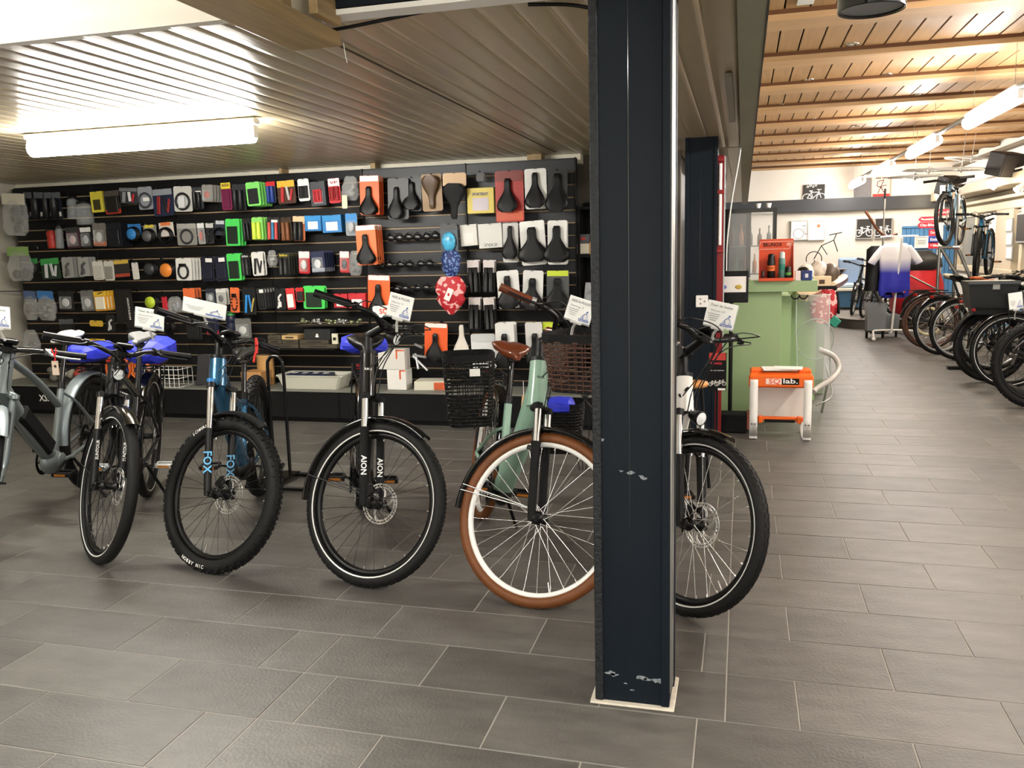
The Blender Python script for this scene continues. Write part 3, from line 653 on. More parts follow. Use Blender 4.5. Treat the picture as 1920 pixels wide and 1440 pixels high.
def bike(label, front, head, wyaw, lean, cfg, name='bicycle', hero=True, group=None, rearpos=None, cat='bicycle', pose=None):
    g = dict(R=.355, w=.05, wb=1.12, ha=69, off=.045, ft='city', sadz=.95, fork='susp', fork_col=BLK, bar='city', stem=.1, disc=True, fender=True, rack=True, motor=True,
             frame=BLKG, tyre=RUB, rim=BLK, saddle=BLK, grip=BLK, dt=.036, st=.017, spoke=SPKD, barmat=BLK, barup=.0, barrise=.03, chainst=.47, light='bar', head_r=.026, lod=1, htl=.15, crown=.44)
    g.update(cfg); R, wb = g['R'], g['wb']; ha = math.radians(g['ha'])
    root = thing(name, label, cat, group=group)
    s = V((-math.cos(ha), 0, math.sin(ha))); p_ = V((math.sin(ha), 0, math.cos(ha)))
    ax = V((wb, 0, R)); A0 = ax - p_*g['off']
    steer = math.radians(wyaw-head); steer = (steer+PI) % (2*PI)-PI
    Ms = Matrix.Translation(A0) @ Matrix.Rotation(steer, 4, s) @ Matrix.Translation(-A0)
    # lowest point of steered wheel
    low = None
    for k in range(180):
        a = 2*PI*k/180; q = Ms @ (ax+V((R*math.cos(a), 0, R*math.sin(a))))
        if low is None or q.z < low.z: low = q
    pitch = math.asin(max(-.2, min(.2, (low.z)/low.x))) if low.x else 0
    spec = dict(tyre=g['tyre'], rim=g['rim'], spoke=g['spoke'], stripe=g.get('stripe'), tread=g.get('tread'), rimd=g.get('rimd', .022), valve=g.get('valve', -1.9), nip=g.get('nip', SPK), hub=g.get('hub', BLK), tread_all=g.get('tread_all'))
    make_wheel(root, ax, R, g['w'], spec, hero, True, g['disc'], Ms)
    spec2 = dict(spec); make_wheel(root, (0, 0, R), R, g['w'], spec2, False, False, g['disc'])
    # ---- frame
    bb = V((g['chainst']*.985, 0, R-.07)); hl = A0+s*(g['crown']+.01); hu = hl+s*g['htl']; ra = V((0, 0, R))
    sa = math.radians(g.get('sta', 72)); sd = V((-math.cos(sa), 0, math.sin(sa))); sc_ = bb+sd*g.get('stl', .43)
    b = MB(); b.tube([hl, hu], [g['head_r']*1.1, g['head_r']], 16, up=(1, 0, 0))
    dt = g['dt']
    if g['ft'] == 'step':
        b.tube(bez([hu*.35+hl*.65, hl*.62+bb*.38+V((-.02, 0, -.02)), bb*.8+hl*.2+V((-.03, 0, -.05)), bb], 6), [dt*1.1]*6+[dt*1.15]*12+[dt*.9], 14, asp=.8, up=(1, 0, 0))
        b.tube([bb, sc_], .02, 12, up=(1, 0, 0)); b.tube(bez([bb*.45+sc_*.55, (bb*.45+sc_*.55)+V((.12, 0, -.05)), hl*.4+bb*.6+V((.02, 0, .02))], 6), .014, 8)
    elif g['ft'] == 'trapez':
        b.tube(bez([hl*.8+hu*.2, hl*.55+bb*.45, bb+V((.02, 0, .02))], 6), dt, 14, asp=.8, up=(1, 0, 0)); b.tube([bb, sc_], .019, 12, up=(1, 0, 0))
        b.tube(bez([hu-s*.02, hu*.5+sc_*.5-V((0, 0, .05)), bb*.25+sc_*.75], 6), .02, 10, up=(1, 0, 0))
    else:
        b.tube(bez([hl*.75+hu*.25, (hl+bb)*.5+V((.02, 0, .01)), bb+V((.03, 0, .02))], 6), dt, 14, asp=.78, up=(1, 0, 0)); b.tube([bb, sc_], .018, 12, up=(1, 0, 0))
        b.tube(bez([hu-s*.02, (hu*.5+sc_*.5)+V((0, 0, g.get('ttdrop', -.02))), sc_-sd*.03], 6), .019, 10, up=(1, 0, 0))
    for y_ in (-1, 1):
        b.tube([bb+V((-.02, y_*.03, 0)), bb+V((-.12, y_*.045, .0)), ra+V((.0, y_*.062, 0))], [.012, .012, .009], 8)
        top = (sc_-sd*.03) if g['ft'] != 'step' else bb*.3+sc_*.7
        b.tube(bez([top+V((0, y_*.014, 0)), top*.75+ra*.25+V((-.01, y_*.045, 0)), ra+V((0, y_*.062, 0))], 5), .0085, 8)
    fr = b.build('frame', g['frame'], root)
    if g.get('badge'):
        d = s.cross(V((0, 1, 0))); 
        fwd = V((math.sin(ha), 0, math.cos(ha))); Mb = Matrix.Translation((hl+hu)/2+s*g.get('badge_s', .02)+fwd*(g['head_r']+.0032)) @ Matrix((V((0, 1, 0)), s, fwd)).transposed().to_4x4()
        b = MB(); b.text(g['badge'], Mb, .014, True, w=.032); b.build('head_badge', g.get('badgem', WHITE), fr)
    if g['motor']:
        b = MB(); b.ball(bb+V((.02, 0, .0)), (.095, .05, .07), 16); b.ball(bb+V((-.005, -.045, 0)), (.05, .012, .05), 14); b.ball(bb+V((-.005, .045, 0)), (.05, .012, .05), 14)
        b.build('motor', g.get('motorm', BLK), root)
    if g.get('battery'):
        a_, c_ = hl*.72+bb*.28, bb*.84+hl*.16; dirn = (c_-a_).normalized(); nrm = V((-dirn.z, 0, dirn.x)); nrm = nrm if nrm.x+nrm.z > 0 else -nrm
        m3 = Matrix((dirn, V((0, 1, 0)), dirn.cross(V((0, 1, 0))))).transposed()
        b = MB(); b.box((a_+c_)/2+nrm*g.get('batoff', .012), ((c_-a_).length, .094, .098), rot=m3, ch=.014); b.build('battery', BLKM, root)
    if g.get('rackbat') : pass
    # ---- drivetrain
    b = MB(); T = Matrix.Translation(bb+V((0, -.058, 0))) @ Matrix.Rotation(PI/2, 4, 'X')
    b.lathe([(.078, 0), (.082, .002), (.078, .004), (.06, .004), (.06, 0)], T, 32, False, True)
    for k in range(5): a = 2*PI*k/5; b.tube([T @ V((0, 0, .002)), T @ V((.066*math.cos(a), .066*math.sin(a), .002))], .006, 5)
    ca = g.get('crank', .3); cr = b
    for y_, a in ((-1, ca), (1, ca+PI)):
        pass
    crank = cr.build('crankset', g.get('crankm', BLK), root)
    for y_, a in ((-1, ca), (1, ca+PI)):
        e = bb+V((.17*math.cos(a), y_*.085, .17*math.sin(a)))
        b = MB(); b.tube([bb+V((0, y_*.062, 0)), bb+V((0, y_*.07, 0)), e], [.012, .012, .009], 8, asp=.6, up=(0, 1, 0)); b.build('crank_arm', g.get('crankm', BLK), crank)
        b = MB(); b.cyl(e, e+V((0, y_*.1, 0)), .007, 8)
        for dx in (-.038, .038): b.box(e+V((dx, y_*.055, 0)), (.016, .09, .022), ch=.003)
        for dy in (.012, .098): b.box(e+V((0, y_*dy, 0)), (.09, .012, .02), ch=.003)
        b.mi = 1; b.box(e+V((.0465, y_*.055, 0)), (.002, .06, .012)); b.box(e+V((-.0465, y_*.055, 0)), (.002, .06, .012))
        b.build('pedal', [g.get('pedalm', BLK), mat('amber', srgb('b06a1c'), .3)], crank)
    b = MB()
    for zz in (.048, -.048*.9): b.tube([ra+V((0, -.05, zz)), bb+V((0, -.056, zz*1.6))], .0035, 5)
    b.box(ra+V((.02, -.055, -.08)), (.03, .012, .1), rot=(0, .3, 0), ch=.004); b.ball(ra+V((.0, -.055, -.035)), (.03, .012, .03), 10); b.build('chain', mat('chain', srgb('5a5650'), .4, .8), root)
    # ---- saddle
    st = bb+sd*((g['sadz']-.05-bb.z)/sd.z)
    b = MB(); b.cyl(sc_, st, .0145, 12); b.mi = 1; b.cyl(sc_-sd*.01, sc_+sd*.03, .021, 12); b.mi = 0
    for y_ in (-1, 1): b.tube(bez([st+V((-.1, y_*.03, .02)), st+V((0, y_*.022, .0)), st+V((.12, y_*.01, .025))], 4), .0035, 5)
    b.box(st, (.04, .05, .025), ch=.006); b.build('seatpost', [g.get('postm', BLKG), BLK], root)
    b = MB(); saddle_geo(b, st+V((0, 0, .045)), L=.27, w=.2 if g['bar'] == 'city' else .15, comfort=g['bar'] == 'city', hgt=.05 if g['bar'] == 'city' else .035); b.build('saddle', g['saddle'], root)
    # ---- fork (steered)
    def nb():
        m = MB(); m.M = Ms; return m
    cr_ = A0+s*g['crown']; fw = .062 if g['w'] < .06 else .07
    LG = ax-p_*.014; LC = LG+s*g['crown']
    b = nb(); b.tube([LC-s*.012+V((0, -fw, 0)), LC+s*.012+V((0, -fw, 0))], .021, 10, up=(1, 0, 0)); b.tube([LC-s*.012+V((0, fw, 0)), LC+s*.012+V((0, fw, 0))], .021, 10, up=(1, 0, 0))
    b.tube([LC+V((0, -fw, 0)), cr_+s*.0+V((0, -fw*.5, 0)), cr_+s*.024, cr_+s*.02+V((0, fw*.5, 0)), LC+V((0, fw, 0))], [.019, .018, .021, .018, .019], 10, up=(1, 0, 0))
    if g['fork'] == 'susp':
        lo = g.get('lowlen', .27)
        for y_ in (-1, 1):
            b.tube([LG-s*.012+V((0, y_*fw, 0)), LG+s*.04+V((0, y_*fw, 0)), LG+s*(lo-.03)+V((0, y_*fw, 0)), LG+s*lo+V((0, y_*fw, 0))], [.015, .018, .019, .022], 12, up=(1, 0, 0)); b.box(ax+V((0, y_*(fw-.004), 0)), (.034, .02, .04), ch=.006)
        b.tube([LG+s*(lo-.01)+V((0, -fw, 0)), LG+s*(lo+.04)-p_*.02+V((0, -fw*.6, 0)), LG+s*(lo+.055)-p_*.025, LG+s*(lo+.04)-p_*.02+V((0, fw*.6, 0)), LG+s*(lo-.01)+V((0, fw, 0))], .012, 8, up=(1, 0, 0))
        fk = b.build('fork', g['fork_col'], root)
        b = nb()
        for y_ in (-1, 1): b.cyl(LG+s*(lo-.01)+V((0, y_*fw, 0)), LC+V((0, y_*fw, 0)), .0155, 12)
        b.build('stanchion', STEEL, fk, label='bright chrome fork tubes')
        if g.get('forkcap'):
            b = nb(); b.cyl(LC+V((0, -fw, 0)), LC+s*.03+V((0, -fw, 0)), .019, 12); b.build('top_cap', g['forkcap'], fk)
    else:
        for y_ in (-1, 1): b.tube(bez([cr_+V((0, y_*fw*.9, 0)), A0+s*.25+V((0, y_*fw, 0)), A0+s*.1+V((0, y_*fw, 0)), ax+V((0, y_*.055, 0))], 4), [.017]*9+[.012]*4, 10, up=(1, 0, 0))
        fk = b.build('fork', g['fork_col'], root)
    if g.get('forktext'):
        tx, tm, sz, z0, side = g['forktext']
        for y_ in (-1, 1):
            for nrm in ((p_,) if side == 2 else ((V((0, -.85, 0))+p_*.5).normalized(),)):
                up_ = s; xx = up_ if True else up_
                # text runs along the leg
                zz = nrm; xx = up_*(1 if side > 0 else -1); yy = zz.cross(xx)
                Mt = Matrix.Translation(LG+s*z0+V((0, y_*fw, 0))+nrm*.0198) @ Matrix((xx, yy, zz)).transposed().to_4x4()
                b = nb(); b.text(tx, Mt, sz, True); b.build('fork_lettering', tm, fk)
    if g['disc']:
        b = nb(); b.box(ax+V((-.075, .05, .035)), (.05, .03, .06), rot=(0, .5, 0), ch=.008); b.build('brake_caliper', BLK, fk)
    elif True:
        b = nb()
        for y_ in (-1, 1): b.tube([A0+s*.26+p_*.03+V((0, y_*.05, 0)), A0+s*.33+p_*.035+V((0, y_*.045, 0)), A0+s*.38+p_*.03+V((0, y_*.03, 0))], .008, 6); b.box(A0+s*.285+p_*.005+V((0, y_*.03, 0)), (.05, .016, .02), ch=.004)
        b.build('rim_brake', BLK, fk)
    b = nb(); b.tube([ax+V((0, -fw-.012, 0)), ax+V((0, fw+.012, 0))], .008, 8); b.build('axle', g.get('axlem', BLK), fk)
    # ---- fenders
    if g['fender']:
        b = nb(); fender_geo(b, ax, R+.016, g['w']+.018, g.get('fa0', math.radians(52)), g.get('fa1', math.radians(196)))
        ff = b.build('front_fender', g.get('fenderm', BLKG), root)
        b = nb()
        for y_ in (-1, 1):
            for a in g.get('stays', (math.radians(178),)): b.tube([ax+V((0, y_*fw, .03)), ax+V(((R+.01)*math.cos(a), y_*(g['w']/2+.01), (R+.01)*math.sin(a)))], .0025, 5)
        b.build('stay', g.get('staym', SPKD), ff)
        b = MB(); fender_geo(b, (0, 0, R), R+.016, g['w']+.018, math.radians(0), math.radians(172)); rf_ = b.build('rear_fender', g.get('fender2', g.get('fenderm', BLKG)), root)
        b = MB()
        for y_ in (-1, 1): b.tube([V((0, y_*.065, R)), V((-R*.97, y_*.03, R+.1))], .0025, 5)
        b.build('stay', SPKD, rf_)
    elif g.get('guard'):
        b = nb(); fender_geo(b, ax, R+.02, g['w']*.9, math.radians(70), math.radians(125), 8); b.build('mudguard', BLKM, root)
    if g['rack']:
        b = MB(); zt = 2*R+.06
        for y_ in (-1, 1):
            b.tube(bez([V((.2, y_*.04, zt-.01)), V((0, y_*.06, zt)), V((-.3, y_*.06, zt))], 3), .005, 6); b.tube([V((0, y_*.068, R)), V((-.05, y_*.06, zt))], .005, 6); b.tube([V((0, y_*.068, R)), V((-.2, y_*.06, zt))], .004, 6)
        for x_ in (-.3, -.15, 0, .12): b.tube([V((x_, -.06, zt)), V((x_, .06, zt))], .004, 6)
        rk = b.build('rear_rack', g.get('rackm', BLK), root)
        b = MB(); b.box((-.33, 0, zt-.02), (.015, .07, .03), ch=.004); b.build('rear_light', mat('red_lens', srgb('a01418'), .2), root)
    if g.get('stand', True):
        b = MB(); b.tube([bb+V((-.15, .04, -.02)), V((bb.x-.24, .17, .015))], .009, 8); b.ball((bb.x-.24, .17, .012), (.022, .015, .01), 8); b.build('kickstand', BLK, root)
    # ---- cockpit (steered)
    up = hu+s*(.02+g['barup']); stx = g['stem']
    bc = up+V((stx*math.cos(math.radians(g.get('stema', 10))), 0, stx*math.sin(math.radians(g.get('stema', 10)))))
    b = nb(); b.cyl(hu, up+s*.01, .019, 14); b.tube([up-s*.005, bc], [.022, .02], 10, asp=.85, up=(0, 1, 0)); b.box(bc, (.045, .055, .045), ch=.01)
    if g.get('joint'): b.tube([up-V((0, .03, 0)), up+V((0, .03, 0))], .026, 14)
    b.cyl(hu-s*.004, hu+s*.012, g['head_r']*1.05, 16)
    stem = b.build('stem', g.get('stemm', BLK), root)
    hwid = g.get('barw', .33); rise = g['barrise']; back = g.get('back', .16 if g['bar'] == 'city' else .03)
    pts = []
    if g['bar'] == 'city': half = [(0, 0, 0), (.0, .05, 0), (.02, .13, rise*.7), (-.03, .2, rise), (-back*.55, hwid*.82, rise), (-back, hwid, rise*.95)]
    else: half = [(0, 0, 0), (0, .05, 0), (0, .13, rise*.9), (-back*.4, hwid*.6, rise), (-back, hwid, rise*1.05)]
    R_ = bez([bc+V((x, -y, z)) for x, y, z in half], 4); Lp = bez([bc+V((x, y, z)) for x, y, z in half], 4)
    b = nb(); b.tube(R_[::-1]+Lp[1:], [.0115]*(len(R_)-4)+[.0155]*7+[.0115]*(len(Lp)-4), 10, up=(1, 0, 0)); hb = b.build('handlebar', g['barmat'], root)
    for side, P_ in ((-1, R_), (1, Lp)):
        e = P_[-1]; d = (P_[-1]-P_[-3]).normalized(); b = nb(); e2 = e+d*.005; s0 = e-d*.135
        b.tube([s0, s0+d*.006, e2-d*.01, e2], [.017, .0165, .0168, .0185], 12, up=(0, 0, 1)); b.build('grip', g['grip'], hb)
        b = nb(); b.cyl(s0-d*.02, s0-d*.001, .0185, 12); b.build('grip_collar', g.get('collar', BLK), hb)
        b = nb(); q = s0-d*.045; fx = V((1, 0, 0)); fx = (fx-d*fx.dot(d)).normalized()
        b.cyl(q-d*.012, q+d*.012, .018, 10); b.tube(bez([q+fx*.02, q+fx*.045+V((0, 0, -.008))+d*.02, q+fx*.05+V((0, 0, -.012))+d*.08, q+fx*.045+V((0, 0, -.012))+d*.15], 4), [.008]*5+[.006]*4+[.005]*4, 7, asp=.6)
        b.build('brake_lever', g.get('leverm', BLK), hb)
        b = nb(); sd2 = -1 if side < 0 else 1
        b.tube(bez([q+fx*.02, q+fx*.09-d*.06+V((0, 0, .03)), bc+V((.11, side*.03, .03)), hu+V((.09, side*.02, -.02)), cr_+p_*.045+V((0, side*.03, 0)) if side < 0 else hl+V((.03, .03, .02))], 7), .0027, 6)
        b.tube(bez([q+fx*.015-V((0, 0, .01)), q+fx*.06-d*.08-V((0, 0, .01)), bc+V((.09, side*.015, -.04)), hu+V((.05, side*.03, -.08)), hl+V((0, side*.035, .03))], 7), .0024, 6)
        b.build('cable', CABLE, hb)
    if g.get('display', True):
        b = nb(); b.box(bc+V((.02, 0, .04)), (.06, .085, .018), rot=(0, -.4, 0), ch=.006); b.mi = 1; b.box(bc+V((.013, 0, .052)), (.04, .06, .003), rot=(0, -.4, 0)); b.build('display', [BLK, mat('screen', srgb('1b2226'), .1)], hb)
    if g['light']:
        lp = (bc+V((.06, 0, -.045))) if g['light'] == 'bar' else (cr_+p_*.08+V((0, 0, -.02))) if g['light'] == 'crown' else (hu-s*.03+V((.06, 0, 0)))
        b = nb(); T = frame((1, 0, -.05), (0, 1, 0), lp); b.lathe([(.001, -.045), (.015, -.04), (.024, -.02), (.029, .01), (.03, .022), (.026, .022)], T, 16); b.tube([lp-V((.03, 0, 0)), lp+V((-.05, 0, .02))], .006, 6)
        hlm = b.build('headlight', g.get('lightm', BLK), root); b = nb(); b.lathe([(.026, .021), (.012, .024), (.001, .026)], T, 16); b.build('lens', mat('lens', srgb('e8ecec'), .08, spec=.9), hlm)
    # ---- placement
    if pose is None:
        hd = math.radians(head)
        Rz = Matrix.Rotation(hd, 4, 'Z'); Rx = Matrix.Rotation(-math.radians(lean), 4, 'X'); Ry = Matrix.Rotation(pitch, 4, 'Y')
        q = Rx @ (Ry @ low)
        q = Rz @ q
        root.matrix_world = Matrix.Translation((front[0]-q.x, front[1]-q.y, .001)) @ Rz @ Rx @ Ry
    else: root.matrix_world = pose
    root['_tmp'] = 1
    del root['_tmp']
    root_info = dict(Ms=Ms, bc=bc, hu=hu, hl=hl, bb=bb, s=s, p=p_, st=st, ax=ax, A0=A0, root=root, cr=cr_, fw=fw)
    return root, root_info
# ------------------------------------------------------------------ slatwall
YS = 6.85
SLAT = mat('slat_black', srgb('0d0e0f'), .5, spec=.3, var=.1, vs=6, stretch=(1, 1, 6)); SLATG = mat('slat_grey', srgb('2b2d30'), .45, spec=.4, var=.08, vs=5)
STRIP = mat('slat_groove', srgb('a58f6e'), .5)
sw = thing('slatwall', 'black and grey slatwall with pale groove strips covering the back wall', 'slatwall', (-4.07, YS, .28))
cols = [-6.84, -5.92, -5.0, -4.076, -3.154, -2.225, -1.305]
pr = {}
for ci in range(6):
    x0, x1 = cols[ci], cols[ci+1]; xc, w = (x0+x1)/2, x1-x0
    for r in range(19):
        z0 = .28+.0 if r == 0 else .33+.1*(r-1); z1 = .33 if r == 0 else z0+.1
        if z1 > 2.13: z1 = 2.135
        if z1-z0 < .02: continue
        gm = SLATG if ci >= 4 and r > 9 else SLAT
        key = (ci >= 4 and r > 9, round(z1-z0, 3))
        if key not in pr:
            b = MB(); b.box((0, .012, 0), (w-.004, .022, (z1-z0)-.011), ch=.002); o = b.build('slat', gm, sw); pr[key] = o
        else: o = pr[key].copy(); C.objects.link(o)
        o.location = (xc+4.07, .0, (z0+z1)/2-.28)
        if r > 0:
            if 'g' not in pr: b = MB(); b.box((0, .02, 0), (w-.004, .012, .0115)); o = b.build('groove_strip', STRIP, sw); pr['g'] = o
            else: o = pr['g'].copy(); C.objects.link(o)
            o.location = (xc+4.07, 0, z0-.28)
for x_ in (-3.154, -2.225, -1.302):
    b = MB(); b.box((x_+4.07, .004, .93), (.012, .03, 1.86), ch=.002); b.build('upright', BLK, sw)
b = MB(); b.box((0, .05, .93), (5.54, .05, 1.86)); b.build('backing', BLK, sw)
# plinth
pl = thing('display_plinth', 'long low black plinth with grey top under the slatwall', 'plinth', (-3.9, 6.65, 0))
b = MB(); b.box((0, 0, .155), (6.1, .38, .23)); b.box((0, .02, .02), (6.1, .34, .04)); b.build('base', BLK, pl)
for i in range(5): b = MB(); b.box((-2.44+1.22*i, -.193, .155), (1.212, .008, .215), ch=.001); b.build('front_panel', BLKM, pl)
b = MB(); b.box((0, -.005, .277), (6.12, .4, .016), ch=.002); b.build('top', mat('plinth_top', srgb('77776f'), .5), pl)
b = MB(); p = PY(88, 747, 6.455); b.text('XS.C', XZ((p.x+3.9, -.1985, p.z)), .085, True, w=.17); b.build('lettering', WHITE, pl)
# ------------------------------------------------------------------ products
HOOK = mat('hook_wire', srgb('1d1d1f'), .3, .6)
hk0 = None
def hook(x, z, d):
    global hk0
    if hk0 is None:
        b = MB(); b.tube([(-.006, 0, .004), (-.006, -.2, .004), (-.006, -.215, .012), (0, -.222, .018), (.006, -.215, .012), (.006, -.2, .004), (.006, 0, .004)], .0019, 5); b.box((0, -.003, 0), (.03, .006, .03), ch=.002)
        hk0 = b.build('display_hook', HOOK); tag(hk0, 'black double wire hook carrying packs on the slatwall', 'hook', 'wire hooks of the slatwall'); o = hk0
    else: o = hk0.copy(); C.objects.link(o)
    o.location = (x, YS-.001, z); o.scale = (1, max(.35, (d+.015)/.222), 1)
def U(h): return M_(h, .45)
SADM = [mat('saddle_black', srgb('060607'), .45, bump=.05, bs=80, spec=.3), mat('saddle_brown', srgb('55402a'), .45), WHITE]
MSAD = Matrix(((0, -1, 0, 0), (0, 0, -1, 0), (1, 0, 0, 0), (0, 0, 0, 1)))
def put_saddle(t, w, h, m, cut=True, name='saddle', y=-.02):
    b = MB(); b.M = Matrix.Translation((0, y, 0)) @ MSAD
    saddle_geo(b, (-h*.02, 0, 0), L=h*.98, w=w, nose=w*.31, hgt=.03); o = b.build(name, m, t)
    b = MB(); b.M = b.M = Matrix.Translation((0, y, 0)) @ MSAD
    for s in (-1, 1): b.tube(bez([(-h*.3, s*w*.18, -.03), (0, s*w*.12, -.045), (h*.38, s*w*.05, -.022)], 4), .0032, 5)
    b.build('rail', SPKD, o)
    return o
def P_card(t, w, h, o):
    c1, c2 = o.get('c', 'e8e8e4'), o.get('h2')
    ch_ = o.get('hh', .22)
    b = MB(); r = min(.012, w*.12)
    b.ext([(-w/2+r, -h/2), (w/2-r, -h/2), (w/2, -h/2+r), (w/2, h/2-r), (w/2-r, h/2), (-w/2+r, h/2), (-w/2, h/2-r), (-w/2, -h/2+r)], .003, XZ()); b.build('card', U(c1), t)
    if c2: b = MB(); b.box((0, -.002, h/2-h*ch_/2-.002), (w*.94, .002, h*ch_)); b.build('header', U(c2), t)
    if o.get('band'): b = MB(); b.box((0, -.002, -h/2+h*.12), (w*.94, .002, h*.18)); b.build('band', U(o['band']), t)
    if o.get('txt'): b = MB(); b.text(o['txt'], XZ((0, -.0045, h/2-h*ch_*.5)), min(h*.14, w*.3), True, w=w*.7); b.build('lettering', U(o.get('tc', '202020')), t)
    if o.get('lab'): b = MB(); b.box((w*.1, -.004, -h*.05+o.get('ly', 0)*h), (w*.5, .002, h*.16)); b.build('price_label', WHITE, t)
def P_obj(t, w, h, o):
    k = o.get('k'); col = U(o.get('o', '151515')) if not isinstance(o.get('o'), list) else BLK; hb = h*.74; zc_ = -h*.1
    if k == 'grips':
        cs = o['o'] if isinstance(o['o'], list) else [o['o']]*2
        n = len(cs)
        for i, cc in enumerate(cs):
            x = (i-(n-1)/2)*w*.8/n; b = MB(); r = w*.27/n*1.5
            b.tube([(x, -r, zc_+hb/2), (x, -r, zc_+hb/2-.004), (x, -r, zc_-hb/2+.006), (x, -r, zc_-hb/2)], [r*.9, r*.85, r*.9, r*1.1], 10, up=(1, 0, 0)); b.build('grip', U(cc), t)
    elif k == 'pedal':
        for s in ((-1, 1) if o.get('two', 1) else (0,)):
            x = s*w*.21; ww = w*.36 if s else w*.7; hh = hb*.75; b = MB(); y = -.012
            for q in (-1, 1): b.box((x+q*ww*.42, y, zc_), (ww*.16, .016, hh), ch=.002); b.box((x, y, zc_+q*hh*.44), (ww, .014, hh*.12), ch=.002); b.box((x+q*ww*.2, y, zc_), (ww*.08, .01, hh*.8))
            b.cyl((x, y, zc_-hh*.4), (x, y, zc_+hh*.5), ww*.13, 8); b.build('pedal', col, t)
    elif k == 'lock':
        b = MB(); r = min(w, hb)*.42; n_ = o.get('n_', 1)
        for i in range(n_): b.tube(arc((0, -.01-.012*i, zc_), r, 0, 2*PI, 20)[:-1], r*.16, 7, True, up=(0, 1, 0))
        b.build('cable', U(o.get('o', '151515')), t)
        if o.get('disc'): b = MB(); b.cyl((0, -.004, zc_), (0, -.014-.012*n_, zc_), r*.82, 20); b.build('disc', U(o['disc']), t)
        if o.get('core'): b = MB(); b.box((0, -.02, zc_-r*.1), (r*.9, .03, r*1.5), ch=.006); b.build('lock_body', U(o['core']), t)
    elif k == 'panel': b = MB(); b.box((0, -.008, zc_), (w*.7, .016, hb*.86), ch=.003); b.build('pouch', col, t)
    elif k == 'tool':
        for i, (x, z, ww, hh, a) in enumerate(((-.2, 0, .12, .9, .1), (.1, .05, .1, .8, -.15), (.28, -.05, .08, .7, .25))):
            b = MB(); b.box((x*w, -.01, zc_+z*hb), (ww*w*1.3, .012, hh*hb), rot=(0, a, 0), ch=.003); b.build('tool', U((o.get('os') or [o.get('o', '888')]*3)[i]), t)
    elif k == 'blister':
        b = MB(); b.box((0, -.012, zc_), (w*.78, .024, hb*.84), ch=.008); b.build('blister', GLASS, t)
        b = MB(); b.ball((0, -.01, zc_), (w*.26, .009, hb*.3), 10); b.build('part', col, t)
    elif k == 'lever':
        b = MB(); b.tube(bez([(-w*.2, -.01, zc_-hb*.42), (0, -.014, zc_-.05*hb), (-w*.05, -.014, zc_+hb*.2), (w*.2, -.01, zc_+hb*.42)], 5), w*.09, 7); b.box((0, -.012, zc_-hb*.2), (w*.3, .016, hb*.35), ch=.004); b.build('lever', col, t)
    elif k == 'chain':
        b = MB(); n = 14
        for i in range(n):
            a = 2*PI*i/n; b.box((w*.3*math.cos(a), -.012, zc_+hb*.4*math.sin(a)), (w*.17, .018, w*.1), rot=(0, -a+PI/2, 0), ch=.003)
        b.build('folding_lock', col, t)
        b = MB(); b.box((0, -.018, zc_+hb*.4), (w*.4, .026, hb*.17), ch=.004); b.build('lock_body', BLK, t)
    elif k == 'saddle': put_saddle(t, o.get('sw', w*.9), o.get('sh', h*.86), SADM[o.get('sm', 0)] if not o.get('so') else U(o['so']), y=-.035).location = (o.get('sx', 0), 0, o.get('sz', -h*.12))
def P_box(t, w, h, o):
    d = o.get('dp', .06); b = MB(); b.box((0, d/2, 0), (w, d, h), ch=.0015); b.build('carton', U(o.get('c', 'ffffff')), t)
    if o.get('h2'): b = MB(); b.box((0, -.001, h*.33), (w*.96, .002, h*.3)); b.build('header', U(o['h2']), t)
    if o.get('win'): b = MB(); b.box((o.get('wx', 0)*w, -.0012, -h*.14), (w*.6, .0024, h*.5)); b.build('print_panel', U(o['win']), t)
    if o.get('txt'): b = MB(); b.text(o['txt'], XZ((0, -.0035, h*o.get('tz', .3))), h*.16, True, w=w*.6); b.build('lettering', U(o.get('tc', '202020')), t)
    if o.get('k'): P_obj(t, w*.8, h*.95, o)
def P_bag(t, w, h, o):
    random.seed(int(w*9999)); b = MB(); rs = []
    n = 9
    for i in range(n+1):
        z = h/2-h*i/n; f = (.5, .8, .85, .95, 1.05, 1.1, 1.1, 1.05, .95, .7)[i]; dp = (.004, .01, .02, .03, .04, .045, .045, .04, .03, .008)[i]
        rs.append([V((w/2*f*math.cos(2*PI*k/14)*random.uniform(.88, 1.08), dp*math.sin(2*PI*k/14)*random.uniform(.6, 1.2), z)) for k in range(14)])
    b.rings(rs); b.build('bag', POLY, t)
    b = MB()
    for i in range(5): b.ball((random.uniform(-.22, .22)*w, 0, -h*.12-random.uniform(-.2, .22)*h), (w*.16, .018, w*.14), 8)
    b.build('contents', U(o.get('o', '5a5c58')), t)
    if o.get('h2'): b = MB(); b.box((0, -.012, h*.36), (w*.9, .003, h*.26)); b.build('header', U(o['h2']), t)
def P_bottle(t, w, h, o):
    r = w/2; b = MB(); b.lathe([(.001, -h/2), (r*.9, -h/2), (r, -h/2+.006), (r, -h*.05), (r*.86, h*.02), (r, h*.08), (r, h*.26), (r*.7, h*.34), (r*.7, h*.36)], Matrix.Translation((0, r, 0)), 16); b.build('body', GLASS if o.get('clear') else U(o.get('c', 'b02a24')), t)
    b = MB(); b.lathe([(r*.78, h*.34), (r*.8, h*.42), (r*.4, h*.44), (r*.34, h*.5), (.001, h*.5)], Matrix.Translation((0, r, 0)), 14); b.build('cap', U(o.get('cap', '1a1a1a')), t)
